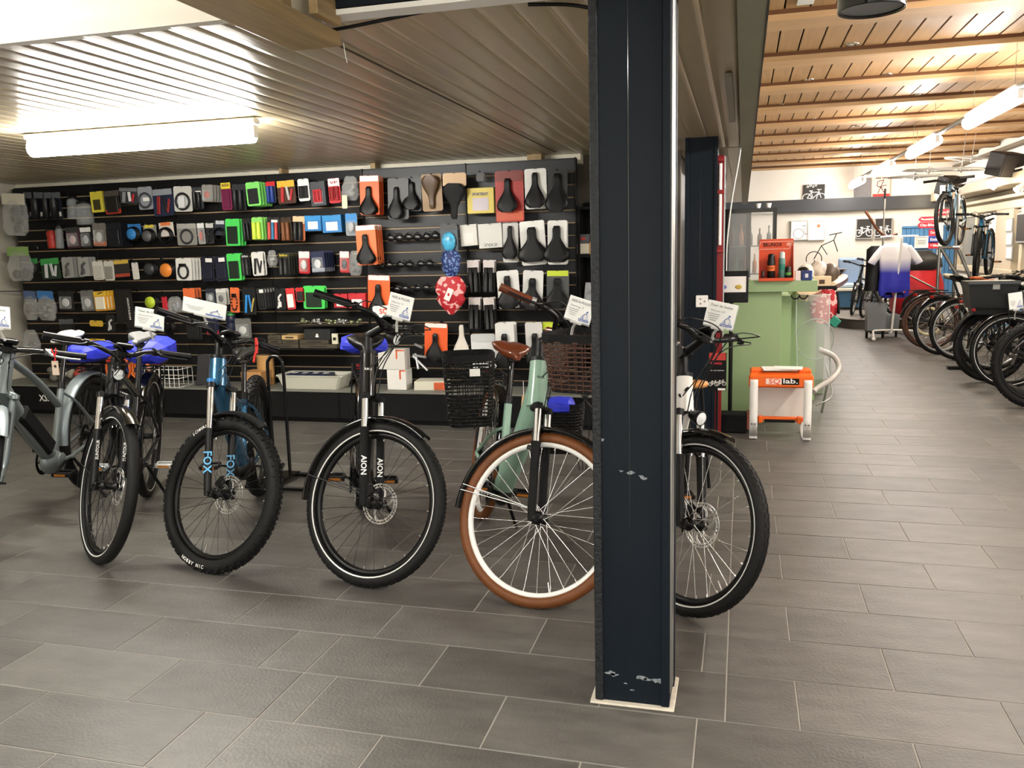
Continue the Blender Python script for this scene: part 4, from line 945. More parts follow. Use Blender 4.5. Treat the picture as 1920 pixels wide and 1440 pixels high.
def P_glasses(t, w, h, o):
    b = MB()
    for s in (-1, 1): b.ball((s*w*.25, .004, -h*.02), (w*.26, .01, h*.32), 12)
    b.build('lens', mat('dark_lens', srgb('070708'), .3), t)
    b = MB(); b.tube(bez([(-w*.5, .02, h*.1), (-w*.25, -.006, h*.42), (0, -.006, h*.2), (w*.25, -.006, h*.42), (w*.5, .02, h*.1)], 4), .004, 6)
    for s in (-1, 1): b.tube([(s*w*.5, .02, h*.1), (s*w*.47, .1, 0)], .003, 5)
    b.build('glasses_frame', BLKG, t)
def P_coil(t, w, h, o):
    b = MB(); r = min(w, h)*.4
    for i in range(3): b.tube(arc((0, -.01-.014*i, -h*.04), r*(1-.04*i), 0, 2*PI, 22)[:-1], r*.13, 7, True, up=(0, 1, 0))
    b.build('cable', BLK, t)
    if o.get('disc'): b = MB(); b.lathe([(r*.8, 0), (r*.78, .008), (.001, .01)], frame((0, -1, 0), None, (0, -.045, -h*.04)), 22); b.build('disc', U(o['disc']), t)
    if o.get('h2'): b = MB(); b.box((0, .004, h*.2), (w*.9, .003, h*.55)); b.build('card', U(o['h2']), t)
    if o.get('tab'): b = MB(); b.box((-w*.02, -.0, h*.42), (w*.6, .004, h*.14)); b.build('tab', U(o['tab']), t)
KIND = dict(card=P_card, box=P_box, bag=P_bag, bottle=P_bottle, glasses=P_glasses, coil=P_coil)
ROWS = {1: 'top row', 2: 'second row', 3: 'third row', 4: 'fourth row', 5: 'lowest row'}
def item(name, label, cat, kind, x0, y0, x1, y1, n=1, d=.14, hk=True, grp=None, **o):
    if n > 1: d = max(d, .05+.036*n) if kind != 'box' else d
    Y = YS-d; a, c_ = PY(x0, (y0+y1)/2, Y), PY(x1, (y0+y1)/2, Y); u, v = PY((x0+x1)/2, y0, Y), PY((x0+x1)/2, y1, Y)
    w, h = c_.x-a.x, u.z-v.z; loc = V(((a.x+c_.x)/2, Y, (u.z+v.z)/2))
    if n > 1: grp = grp or label
    if n > 1 and kind in ('card', 'box'):
        w *= o.get('fw', .86); loc.x -= w*.06
    t = thing(name, label, cat, loc, group=grp)
    KIND[kind](t, w, h, o); t.rotation_euler = (0, ((int(x0*7+y0*3) % 11)-5)*.011, 0)
    if kind == 'card': P_obj(t, w, h, o)
    step = min(.045, (d-.03)/max(1, n-1)) if n > 1 else 0
    if kind == 'box': step = o.get('dp', .06)+.002
    for i in range(1, n): dup(t, None, loc+V((0, step*i, 0)), ('second', 'third', 'fourth', 'last')[i-1]+' in stack, '+label)
    if n > 1: t['label'] = 'front of stack, '+label
    if hk: hook(loc.x, loc.z+h/2-.012, d)
    return t
I = item
# top row, left to right
I('spare_parts_bag', 'large clear bag of grey parts at the left end of the top row', 'bag', 'bag', 5, 362, 52, 442, d=.22, h2='cfcab8')
for i, (a, c_, l) in enumerate(((45, 61, 'slim black light pack, leftmost of four beside the large clear bag'), (64, 82, 'slim black light pack, second of four beside the large clear bag'), (84, 98, 'black light pack with silver rings, third of four'), (99, 116, 'slim black light pack, rightmost of four, left of the clear bottles'))):
    I('light_pack', l, 'light', 'card', a, 360, c_, 412, c='23262c', h2='5b5f63', k='grips', o=['101114'], lab=1, ly=-.25)
I('drinking_bottle', 'clear reddish bottle half hidden behind the larger clear bottle', 'bottle', 'bottle', 120, 365, 137, 411, c='5a4744', clear=1, d=.1)
I('drinking_bottle', 'large clear plastic bottle hanging left of the yellow box', 'bottle', 'bottle', 134, 374, 160, 421, clear=1, d=.17)
I('yellow_pack', 'bright yellow box at the left part of the top row', 'box', 'box', 170, 359, 192, 398, c='cfc23c', win='3a3818', dp=.05)
I('holder_pack', 'dark card with red strip below, right of the yellow box', 'holder', 'card', 196, 357, 226, 402, c='272320', h2='4a4540', k='panel', o='171514', band='b8321e')
I('mount_pack', 'grey card with red end and white label in the top row', 'mount', 'card', 223, 352, 258, 382, c='34363a', h2='6d7074', k='tool', os=['8a8d90', 'd8d8d8', 'b3262a'])
I('cable_lock', 'round cable lock on a light grey card', 'lock', 'card', 259, 350, 286, 393, c='8e9298', k='lock', o='3c3f44', lab=1)
I('tool_set', 'navy card with red cables dangling below', 'tool', 'card', 287, 354, 325, 405, c='1d2740', h2='8a8f94', k='tool', os=['8a1f1d', '17181a', '8a1f1d'])
I('frame_lock', 'silver and black horseshoe frame lock on a white card', 'lock', 'card', 326, 349, 360, 397, c='c9c8c2', k='lock', o='1a1b1d', core='d9dadb')
I('hose_pack', 'black hose pack with white label, right of the horseshoe lock', 'hose', 'card', 361, 351, 381, 392, c='3a3d42', k='grips', o=['141414', '141414'], lab=1, ly=.3)
I('tube_pack', 'clear bag pack of silver tubes', 'pack', 'card', 378, 346, 402, 378, n=4, c='8f8c86', k='blister', o='b04a35')
I('lock_card', 'purple lock card with yellow top, left of the black board', 'lock', 'card', 415, 342, 434, 394, c='7a2148', h2='d9cf2e', k='panel', o='6a1c40', txt='BIER', tc='7a2148')
I('phone_holder', 'wide black board pack between purple card and green cards', 'holder', 'card', 436, 345, 461, 396, c='232426', h2='303134', k='grips', o=['17181a', '17181a'])
I('glove_pack', 'lime green card with dark window in the top row', 'pack', 'card', 462, 341, 491, 386, n=5, c='7fd86a', k='panel', o='15171a', fw=.9)
I('grip_pack', 'red and white card with blue grips', 'grips', 'card', 499, 340, 517, 381, c='26304a', h2='c8262a', k='grips', o=['26408c', '26408c'])
I('pedal_pack', 'black and orange pack with red part and yellow badge', 'pack', 'card', 520, 338, 554, 382, c='4a2c1c', h2='e0b53a', hh=.28, k='tool', os=['c13034', 'b9b9b6', 'c13034'])
I('pedal_pack', 'white card with black and white pedals', 'pedals', 'card', 559, 335, 580, 377, c='ecebe8', k='pedal', o='1b1b1c')
I('pedal_pack', 'grey box with one large red pedal', 'pedals', 'box', 582, 340, 610, 386, c='42454b', win='b9babb', k='pedal', two=0, o='c2212c', dp=.05)
I('pedal_pack', 'white and red card with two red pedals', 'pedals', 'card', 616, 334, 638, 381, c='c8202b', h2='ececea', hh=.35, k='pedal', o='a5151f', txt='VP', tc='b01520')
I('cable_bundle', 'tangle of silver wires with a beige swing tag', 'cables', 'bag', 641, 330, 672, 376, o='8a8a86')
I('swing_tag', 'beige paper swing tag below the silver wires', 'tag', 'card', 641, 366, 651, 391, c='e9dcb9', hk=False, d=.2)
# saddles of the top row
S = lambda *a, **k: I(*a, **k)
S('bike_saddle', 'black saddle on orange card, leftmost saddle of the top row', 'saddle', 'card', 674, 329, 716, 403, n=3, d=.2, c='f0662c', h2='f0ece4', hh=.14, k='saddle', sh=.235, sw=.155, sz=-.05)
S('bike_saddle', 'narrow black saddle on a dotted dark card', 'saddle', 'card', 727, 334, 766, 411, d=.16, c='3b3b3c', k='saddle', sh=.26, sw=.135, sx=-.01)
S('bike_saddle', 'small black saddle with centre cut, right of the dotted card', 'saddle', 'card', 756, 332, 790, 396, d=.12, c='2b2c2e', k='saddle', sh=.23, sw=.15, sz=-.02)
t = S('bike_saddle', 'brown leather saddle hung nose down on a cardboard back', 'saddle', 'card', 791, 326, 829, 396, d=.15, c='8f6f45', k=None)
o = put_saddle(t, .15, .27, SADM[1], y=-.03); o.rotation_euler = (0, PI, 0); o.location = (0, 0, .01)
I('saddle_cover', 'plain black gel saddle cover with beige header card', 'saddle cover', 'card', 830, 324, 874, 350, d=.18, c='c9a67c')
t = I('gel_cover', 'black saddle cover hanging wide end up under the beige header', 'saddle cover', 'card', 830, 340, 874, 411, d=.19, c='0f0f10', k=None, hk=False); o = put_saddle(t, .19, .29, M_('0c0c0d', .7), y=-.01); o.rotation_euler = (0, PI, 0)
for ch_ in list(t.children):
    if ch_.name.startswith('card'): bpy.data.objects.remove(ch_)
I('clip', 'small black clip hanging alone near the top', 'clip', 'card', 893, 321, 907, 340, d=.12, c='1c1c1d')
I('yellow_box', 'large yellow carton with printed picture between the saddles', 'box', 'box', 876, 352, 926, 400, d=.15, hk=False, c='d9c45a', win='c9bfc4', txt='SPORTBEAT', tz=.25, tc='4a4a7a', dp=.12)
I('bike_saddle', 'black saddle with open centre on a red and orange card', 'saddle', 'card', 929, 320, 982, 416, d=.17, c='a8261f', h2='7a2a22', hh=.2, band='c85a3a', k='saddle', sh=.27, sw=.17, sz=.0, sx=-.01)
I('bike_saddle', 'black saddle on a white card near the right end of the top row', 'saddle', 'card', 984, 316, 1025, 392, d=.17, c='e6e5e0', k='saddle', sh=.28, sw=.16, sz=-.02)
I('bike_saddle', 'black saddle without card at the right end of the top row', 'saddle', 'card', 1026, 318, 1064, 391, d=.16, c='161617', k='saddle', sh=.3, sw=.18)
# second row
I('drinking_bottle', 'red bottle in the second row', 'bottle', 'bottle', 83, 426, 98, 466, c='b23428', d=.1)
I('drinking_bottle', 'silver bottle beside the red bottle', 'bottle', 'bottle', 100, 422, 112, 466, c='8a8c8e', d=.1, cap='4c4e50')
I('bell_pack', 'dark purple printed pack in the second row', 'pack', 'card', 124, 426, 150, 465, c='4d2c38', h2='2c3030', k='blister', o='c9a8ae')
I('bell_pack', 'black and white printed pack beside the purple pack', 'pack', 'card', 151, 426, 172, 465, c='26262a', h2='e2e2df', k='blister', o='b9b9bb')
I('mirror_pack', 'silver mirror pack with orange corner', 'mirror', 'card', 174, 418, 199, 462, c='76726c', k='blister', o='c9c8c4', band='b5673c')
I('dark_pack', 'dark navy pack, left of the blue lock', 'pack', 'card', 200, 418, 232, 462, n=4, c='10141e', k='panel', o='0d1018')
I('cable_lock', 'cable lock with bright blue disc and card', 'lock', 'coil', 239, 419, 266, 456, disc='2f7fc4', h2='2f6fb0')
I('cable_lock', 'grey cable lock with yellow header', 'lock', 'coil', 268, 421, 295, 461, disc='5c5c5c', h2='8b8a84', tab='d8c944')
I('cable_lock', 'black coiled lock under a long white and orange tag', 'lock', 'coil', 298, 416, 328, 463, h2='e0d6cc', tab='e07a44')
I('frame_lock', 'dark horseshoe lock on a grey card with yellow corner', 'lock', 'card', 332, 419, 369, 460, c='8a8983', h2='a9a8a0', k='lock', o='2c2d2f')
I('label_strip', 'narrow strip card with small round prints', 'card', 'card', 371, 418, 384, 458, c='9a9a98', h2='eeeeec', k='blister', o='c85a50')
I('mudguard_pack', 'two curved black strips in a dark pack', 'pack', 'card', 386, 418, 401, 457, c='232325', h2='c5c5c2', k='lever', o='0e0e0f')
I('cable_lock', 'black coiled lock with white label, left of the green boxes', 'lock', 'coil', 401, 413, 426, 462, h2='2e3340', tab='ccd0d4')
I('helmet_light_box', 'bright green box with dark corner, second row', 'box', 'card', 424, 410, 452, 461, n=3, c='4fd75f', k='panel', o='16261a', fw=.95)
I('bar_end_pack', 'all black pack between the green box and the lime grips', 'pack', 'card', 455, 409, 471, 452, c='1b1c1d', k='grips', o=['111', '111'] if False else ['111111', '111111'])
I('grip_pack', 'lime green grips on a pale green card', 'grips', 'card', 472, 407, 496, 450, n=4, c='8fd86c', k='grips', o=['cbe34a', 'cbe34a'])
I('grip_pack', 'black card with two red grips and one blue', 'grips', 'card', 501, 407, 525, 450, c='272223', k='grips', o=['d24a44', '2c7fa8', 'd24a44'], lab=1, ly=.35)
I('grip_pack', 'pair of brown leather-look grips in the second row', 'grips', 'card', 527, 407, 547, 452, c='3a2a1c', k='grips', o=['7a4a2a', '7a4a2a'])
I('grip_pack', 'black grips on an orange and beige card', 'grips', 'card', 549, 405, 572, 452, c='b96a40', h2='e8c79c', hh=.3, k='grips', o=['1a1a1a', '1a1a1a'])
I('pedal_box', 'smaller blue box with black pedal picture', 'pedals', 'box', 571, 404, 602, 433, c='2d7fc2', h2='2f8fd0', win='e8eaec', dp=.06)
I('pedal_box', 'larger blue and white box with black pedal picture', 'pedals', 'box', 604, 403, 640, 436, c='2d7fc2', h2='2f8fd0', win='e8eaec', dp=.08)
I('chain_pack', 'blue header pack with silver chain parts', 'pack', 'card', 648, 400, 670, 442, c='8f9aa0', h2='2c8ad0', hh=.4, k='blister', o='b9babc')
I('bike_saddle', 'black saddle on orange card, second row', 'saddle', 'card', 668, 422, 711, 497, n=4, d=.22, c='f07a44', h2='f0ece4', hh=.12, k='saddle', sh=.25, sw=.165, sz=-.04)
for r_, (ya, yb, w_) in enumerate(((436, 456, 'upper'), (489, 507, 'middle'), (533, 551, 'lower'))):
    for i in range(3 if r_ < 2 else 2):
        xa = (724, 705, 735)[r_]+i*(34, 38, 40)[r_]
        I('sunglasses', '%s dark sunglasses of the %s glasses row' % (('left', 'middle', 'right')[i], w_), 'sunglasses', 'glasses', xa, ya-i*1.5, xa+32, yb-i*1.5, d=.12)
t = I('bell_bag', 'blue patterned pack above the blue flowered cover', 'pack', 'card', 826, 420, 858, 472, d=.2, c='3d4a55', h2='2e2e30'); b = MB(); b.ball((0, -.015, -.03), (.06, .025, .08), 16); b.build('blue_bell', mat('blue_swirl', srgb('4fb0e0'), .3, var=.5, vs=30), t)
def floral(name, base, fl, sc_=28):
    m = bpy.data.materials.new(name); m.use_nodes = True; nt = m.node_tree; bs_ = nt.nodes['Principled BSDF']; tc = nt.nodes.new('ShaderNodeTexCoord'); vo = nt.nodes.new('ShaderNodeTexNoise'); vo.inputs['Scale'].default_value = sc_; vo.inputs['Detail'].default_value = 1.5
    r = nt.nodes.new('ShaderNodeValToRGB'); r.color_ramp.interpolation = 'CONSTANT'; e = r.color_ramp.elements; e[0].color = (*srgb(base), 1); e[1].position = .55; e[1].color = (*srgb(fl), 1)
    nt.links.new(tc.outputs['Object'], vo.inputs['Vector']); nt.links.new(vo.outputs[0], r.inputs[0]); nt.links.new(r.outputs[0], bs_.inputs['Base Color']); bs_.inputs['Roughness'].default_value = .6; return m
FRED, FBLU = floral('red_flowers', 'b81c28', 'efb5b0', 22), floral('blue_flowers', '1c2f66', '6f8fc4', 45)
def cover(name, lab, x0, y0, x1, y1, m, inv=False, d=.26):
    Y = YS-d; a, c_ = PY(x0, y0, Y), PY(x1, y1, Y); w, h = c_.x-a.x, a.z-c_.z
    t = thing(name, lab, 'saddle cover', ((a.x+c_.x)/2, Y, (a.z+c_.z)/2)); b = MB(); rs = []
    for i in range(11):
        f = i/10; z = h/2-h*f; ww = w/2*(math.sin(PI*min(1, .08+f*1.35)) if False else (.35+.65*math.sin(PI*min(1, f*1.25+.12)) if f < .55 else max(.12, 1-((f-.5)/.5)**1.6*.85)))
        rs.append([V((ww*math.cos(q), .05*math.sin(q)*(.3+.7*math.sin(PI*min(.97, f+.05))), z)) for q in [2*PI*k/16 for k in range(16)]])
    b.rings(rs); b.build('fabric', m, t); return t
cover('flowered_cover', 'dark blue flowered saddle cover above the red one', 826, 470, 866, 524, FBLU, d=.24)
t = cover('flowered_cover', 'red flowered saddle cover with white label', 815, 519, 876, 589, FRED); b = MB(); b.box((0, -.055, .01), (.05, .004, .1), rot=(0, .45, 0)); b.build('label_tag', WHITE, t)
b = MB(); b.ball((0, -.058, .01), (.01, .002, .014), 8); b.build('leaf_print', U('c8303c'), t)
I('light_box', 'small white box hanging left of the larger white box', 'box', 'box', 863, 421, 894, 461, c='dcdad2', win='e6e4de', dp=.06)
I('light_box', 'larger white box printed 702', 'box', 'box', 897, 419, 941, 465, c='d9d8d2', txt='702', tz=-.38, tc='8a8a88', dp=.07)
I('bike_saddle', 'narrow black saddle on a white card, left of three in the second row', 'saddle', 'card', 943, 416, 972, 492, d=.13, c='d8d7d3', k='saddle', sh=.27, sw=.13, sz=-.01, sx=.0)
I('bike_saddle', 'wide black saddle on a white and orange card, middle of three in the second row', 'saddle', 'card', 976, 414, 1023, 497, d=.17, c='e4e3de', h2='eeeeea', k='saddle', sh=.28, sw=.25, sz=-.02)
I('bike_saddle', 'wide black saddle at the right end of the second row', 'saddle', 'card', 1026, 413, 1068, 496, n=2, d=.18, c='e8e7e2', k='saddle', sh=.29, sw=.21, sz=-.02)
# third row
I('spare_parts_bag', 'crumpled clear bag with green leaf print and hooks, left end of the third row', 'bag', 'bag', 15, 462, 60, 527, d=.22, h2='7fa05a', o='3c3e3a')
I('repair_pack', 'small green header pack in the third row', 'pack', 'card', 57, 484, 72, 513, c='1b1d1c', h2='3f9a50', hh=.35, k='tool', os=['333333', '444444', '333333'])
I('lever_pack', 'green header card with silver levers', 'levers', 'card', 77, 484, 113, 523, c='1f3a26', h2='3fa050', hh=.3, k='tool', os=['d8d8d8', 'cfcfcf', 'd8d8d8'])
I('hanger_pack', 'pale grey card with silver hook', 'pack', 'card', 116, 482, 140, 521, n=4, c='9c9c98', k='lever', o='5a5a5a')
I('hanger_pack', 'pair of grey cards right of the silver levers', 'pack', 'card', 146, 482, 170, 518, n=3, c='a9a8a3', k='lever', o='4c4c4c')
I('paper_pack', 'white folded paper pack, left one', 'pack', 'card', 174, 489, 194, 525, c='d6d3c9', k='panel', o='c2bfb4'); I('paper_pack', 'white folded paper pack, right one with grey triangle', 'pack', 'card', 195, 489, 214, 526, c='d3d0c6', k='panel', o='8f8c84')
I('patch_pack', 'dark card with yellow band and red band', 'pack', 'card', 214, 487, 243, 520, c='2a2724', h2='cfae48', band='a8402c')
I('swing_tag', 'long white swing tag with pen writing', 'tag', 'card', 248, 492, 260, 524, c='dad7cc')
I('cable_lock', 'black cable lock over a yellow edged box', 'lock', 'coil', 272, 481, 300, 524, disc='3a3c3f')
I('cable_lock', 'cable lock with orange disc', 'lock', 'coil', 300, 482, 334, 527, disc='e88a34')
I('folding_lock', 'black link lock on white card', 'lock', 'card', 331, 484, 362, 526, n=4, c='e2e1da', k='chain', o='18181a', fw=.95)
I('pouch', 'dark navy pouch, left one of the third row', 'pouch', 'card', 378, 481, 402, 527, c='171a2b', k='panel', o='14172a', lab=1, ly=.4); I('pouch', 'dark navy pouch next to the green box', 'pouch', 'card', 404, 480, 427, 527, c='1a1d30', k='panel', o='16192c', lab=1, ly=.4)
I('helmet_light_box', 'bright green box with dark corner in the third row', 'box', 'card', 427, 475, 454, 526, c='4fd75f', k='panel', o='16261a', n=2, fw=.95)
I('grip_pack', 'black grips with white lettering, third row', 'grips', 'card', 453, 476, 469, 517, c='1a1a1a', k='grips', o=['262626', '262626'], txt='bike', tc='e8e8e8')
I('brake_pad_pack', 'white card with black parts', 'pack', 'card', 472, 472, 497, 517, n=2, c='e4e2dd', k='tool', os=['222222', '333333', '222222'])
I('small_bag', 'small crumpled grey bag with label', 'bag', 'bag', 502, 469, 519, 500, o='b9b9b4')
I('grip_pack', 'black grips on cards with yellow edge', 'grips', 'card', 522, 474, 546, 516, n=5, c='2c2c28', h2='3a382a', k='grips', o=['1b1b1b', '1b1b1b'], txt='bike', tc='d8c23c')
I('light_pack', 'red and white card, left of the navy boxes', 'light', 'card', 560, 471, 581, 513, c='c4262c', h2='e9e9e6', hh=.3, k='blister', o='d5d5d5')
I('lamp_box', 'navy box with silver lamp picture', 'box', 'card', 584, 471, 611, 511, n=5, d=.2, c='1c2444', k='blister', o='d8dade', band='9a9da6', fw=.95)
I('light_pack', 'red and white card, right of the navy boxes', 'light', 'card', 637, 471, 655, 511, c='c4262c', h2='e9e9e6', hh=.3, k='blister', o='2a2a2c')
I('small_bag', 'clear bag of black and silver bits beside the orange saddle card', 'bag', 'bag', 654, 470, 677, 517, o='1e1e1f')
for i, (a, c_, y0, y1, l) in enumerate(((876, 903, 487, 549, 'upper left'), (905, 931, 487, 549, 'upper right'), (878, 905, 557, 618, 'lower left'), (907, 932, 557, 618, 'lower right'))):
    t = I('grip_pair', '%s pack of long black bar grips with red and white header' % l, 'grips', 'card', a, y0, c_, y1, n=2, d=.16, c='1a1a1b', h2='d8cfcc', hh=.38, k='grips', o=['0f0f10', '0f0f10'], txt=' ')
I('bike_saddle', 'black saddle on white card, left of three in the third row', 'saddle', 'card', 933, 507, 974, 578, d=.17, c='e6e6e2', k='saddle', sh=.27, sw=.18, sz=-.03)
I('bike_saddle', 'black saddle on white and orange card, middle of three in the third row', 'saddle', 'card', 980, 507, 1018, 580, d=.15, c='e2e2de', k='saddle', sh=.26, sw=.2, sz=-.04)
I('bike_saddle', 'dark saddle on grey card with lime green header, third row', 'saddle', 'card', 1025, 507, 1067, 580, d=.16, c='4a4d4e', h2='c8dc3c', hh=.14, k='saddle', sh=.24, sw=.19, sz=-.03)
# fourth row
I('parts_bag', 'clear bag with blue header, left end of the fourth row', 'bag', 'bag', 46, 545, 70, 600, h2='4a5f8a', o='5f4f44'); I('parts_bag', 'wider clear bag with blue and white header', 'bag', 'bag', 71, 545, 104, 601, h2='3a78b8', o='77776f')
I('lamp_pack', 'dark pack with small lamp in the fourth row', 'pack', 'card', 110, 545, 138, 582, c='191a1b', k='blister', o='c9c9c9'); I('lamp_pack', 'clear blister with white lamp', 'light', 'card', 152, 544, 178, 583, c='6f6e6c', k='blister', o='d5d5d3')
I('yellow_pack', 'yellow and black card marked 7', 'pack', 'card', 178, 546, 202, 583, n=4, c='dfa22c', h2='e8c23c', k='panel', o='e9e2cc', band='d59a28', txt='7', tc='202020', fw=1)
I('tyre_strap', 'long black strap pack with white lettering', 'pack', 'card', 216, 542, 232, 606, c='111112', k=None); t = I('tyre_strap', 'longest black pack with vertical white lettering', 'pack', 'card', 233, 542, 251, 616, c='111112', k=None); b = MB(); b.text('MARATHON', Matrix(((0, 1, 0, .0), (0, 0, -1, -.003), (1, 0, 0, 0), (0, 0, 0, 1))), .03, True, w=.2); b.build('lettering', WHITE, t)
I('bell_pack', 'round yellow green bell', 'bell', 'coil', 273, 548, 302, 582, disc='c3d93a')
I('small_bag', 'small red pouch in the fourth row', 'pouch', 'card', 304, 556, 314, 583, c='c22a38'); I('small_bag', 'small blue edged bag beside the red pouch', 'bag', 'bag', 315, 556, 342, 586, o='8b8f96')
I('orange_card_pack', 'orange header card above the white price sheet', 'pack', 'card', 343, 540, 370, 570, n=3, c='5a4038', h2='e8703c', hh=.6)
I('light_pack', 'dark pack with silver print, right of the orange header', 'light', 'card', 386, 541, 404, 570, c='2b2f3a', k='blister', o='b5b8bd')
I('mount_pack', 'white and grey card with small mount', 'mount', 'card', 405, 541, 427, 572, n=2, c='b9b8b0', h2='e3e2dc', k='blister', o='3a3a3a')
I('tyre_lever', 'orange hanging pack with black ovals', 'pack', 'card', 432, 539, 449, 586, c='dc6d3c', h2='e8743f', k='chain', o='1b1b1b')
I('tool_pack', 'bright blue tool bundle', 'tool', 'card', 455, 539, 480, 590, c='16181b', k='tool', os=['2f8fdc', '2b86d0', 'c9b45a'])
I('glove_pack', 'black card, fourth row', 'pack', 'card', 482, 540, 500, 580, n=5, d=.2, c='2a2b2d', k='panel', o='151515', lab=1, ly=.4)
I('mini_pump', 'white tool on black card', 'tool', 'card', 515, 540, 535, 581, c='1b1b1c', k='lever', o='ecebe7'); I('mini_tool', 'red and white card beside the white tool', 'pack', 'card', 537, 540, 553, 580, c='d8393c', k='panel', o='efeeea'); I('mini_tool', 'small red square pack', 'pack', 'card', 555, 539, 571, 566, c='c8302f', k='panel', o='2a2a2a')
I('helmet_light_box', 'wide bright green box in the fourth row', 'box', 'card', 571, 536, 611, 579, n=2, c='4fd75f', k='panel', o='1b2b1e', fw=1)
I('tube_box', 'red and white box, left of two under the silver display', 'box', 'box', 626, 551, 651, 577, c='c02a33', win='ececea', dp=.1, d=.2); I('tube_box', 'red and white box, right of two, beside the orange saddle card', 'box', 'box', 653, 550, 685, 578, c='c02a33', win='ececea', dp=.1, d=.2)
I('bike_saddle', 'black saddle on orange card behind the white brand board', 'saddle', 'card', 690, 516, 731, 590, d=.17, c='f0662c', h2='f0ece4', hh=.12, k='saddle', sh=.27, sw=.16, sz=-.05)
t = I('brand_board', 'white board with red SQ letters in front of the saddle', 'sign', 'card', 699, 573, 740, 595, d=.25, c='f2f0ea', hk=False); b = MB(); b.text('SQ', XZ((-.0, -.004, 0)), .06, True, w=.075); b.build('lettering', U('d8432c'), t)
# lowest rows
I('bottle_pack', 'dark navy bottle pack with silver print', 'bottle', 'bottle', 420, 585, 437, 628, c='171d38', cap='3f8f4a', d=.12)
I('clear_box', 'clear plastic box with silver bits', 'box', 'card', 441, 597, 471, 634, c='6b6a66', k='blister', o='cfcfcc', d=.16)
sh = thing('glass_shelf', 'dark shelf carrying brown cartons under the slatwall hooks', 'shelf', (PY(565, 650, 6.7).x, 6.72, PY(565, 651, 6.7).z)); b = MB(); b.box((0, 0, -.006), (.75, .26, .01), ch=.001); b.build('shelf', BLKG, sh)
zs = sh.location.z
def flat(name, lab, x0, x1, z0, h, c, dp=.14, y=6.62, cat='box', grp=None):
    a, c_ = PY(x0, 640, y).x, PY(x1, 640, y).x; t = thing(name, lab, cat, ((a+c_)/2, y+dp/2, z0), group=grp); b = MB(); b.box((0, 0, h/2), (c_-a-.002, dp, h), ch=.002); b.build('carton', U(c), t)
    b = MB(); b.box((0, -dp/2-.001, h/2), ((c_-a)*.5, .002, h*.3)); b.build('print', U('2a2824'), t); return t
BR = '4a4338'
flat('carton', 'brown carton at the left of the bottom layer', 506, 559, zs, .036, BR); flat('carton', 'long brown carton at the right of the bottom layer', 561, 631, zs, .036, BR)
flat('carton', 'brown carton in the left middle layer, under the beige one', 529, 559, zs+.038, .036, BR); flat('carton', 'brown carton in the middle layer at the far left', 502, 528, zs+.038, .036, BR); flat('carton', 'brown carton in the right middle layer under the black box', 561, 616, zs+.038, .036, BR)
flat('carton', 'brown carton on top at the far left', 502, 527, zs+.076, .038, BR); flat('carton', 'beige carton on top of the brown ones', 528, 558, zs+.076, .036, 'c9a873')
t = flat('black_box', 'black flip lid box with white emblem', 571, 620, zs+.076, .09, '232526', .12); b = MB(); b.box((0, -.063, .028), (.03, .002, .014)); b.ball((0, -.062, .042), (.012, .002, .01), 8); b.build('emblem', WHITE, t)
t = flat('photo_card', 'small yellow edged card beside the black box', 622, 633, zs+.038, .09, 'ddd9c0', .02)
sh2 = thing('narrow_shelf', 'narrow shelf with clear packed bits', 'shelf', (PY(615, 609, 6.72).x, 6.75, PY(615, 609, 6.72).z)); b = MB(); b.box((0, 0, -.005), (.62, .18, .008), ch=.001); b.build('shelf', BLKG, sh2)
for i in range(5):
    x_ = PY(570+i*24, 600, 6.7).x; t = thing('bits_pack', ('leftmost', 'second', 'middle', 'fourth', 'rightmost')[i]+' clear pack of small parts on the narrow shelf', 'pack', (x_, 6.7, sh2.location.z)); random.seed(i)
    b = MB(); [b.ball((random.uniform(-.045, .045), random.uniform(-.02, .02), random.uniform(.014, .05)), (.022, .015, .014), 7) for _ in range(7)]; b.build('bits', mat('bits%d' % (i % 2), srgb(('8a8f70', 'a5a5a0')[i % 2]), .15, .6, var=.6, vs=60), t)
I('bike_saddle', 'black split saddle on orange card in the lowest row', 'saddle', 'card', 796, 606, 839, 671, d=.16, c='e8602c', h2='f0ece4', hh=.12, k='saddle', sh=.235, sw=.15, sz=-.06)
t = thing('bike_saddle', 'white saddle hung without card in the lowest row', 'saddle', PY(865, 642, 6.7)); put_saddle(t, .14, .28, M_('dcd6ca', .5), y=0); hook(t.location.x, t.location.z+.13, .1)
I('info_sheet', 'white printed information sheet hanging in the lowest row', 'paper', 'card', 884, 626, 930, 690, d=.12, c='e4e6e6', hk=False, h2='d2d6d6', k=None)
I('bike_saddle', 'dark saddle on white and orange card, lowest row', 'saddle', 'card', 929, 605, 970, 680, n=3, d=.18, c='e6e6e2', k='saddle', sh=.28, sw=.17, sz=-.07)
I('bike_saddle', 'dark saddle on white card with red dashes in the lowest row', 'saddle', 'card', 986, 604, 1018, 680, d=.16, c='d9d8d4', k='saddle', sh=.28, sw=.17, sz=-.07, sx=.01)
I('bike_saddle', 'saddle card with lime green header, right end of the lowest row', 'saddle', 'card', 1018, 603, 1056, 690, d=.13, c='3a3c3c', h2='c8dc3c', hh=.16, k=None)
I('yellow_tags', 'yellow cards at the left of the lowest row', 'pack', 'card', 168, 601, 193, 612, c='d9b23a', d=.1); I('yellow_box', 'small yellow carton below the yellow cards', 'box', 'box', 167, 636, 190, 648, c='dcae34', dp=.05, d=.2)
I('glove_pack', 'black glove pack with grey print, lowest row left of the yellow cards', 'pack', 'card', 112, 598, 140, 640, c='1c1c1e', h2='54565a', k='panel', o='101011')
I('lever_pack', 'silver bent lever on a dark card, lowest row right of the yellow cards', 'lever', 'card', 199, 590, 216, 622, c='19191a', k='lever', o='c8c8c4')
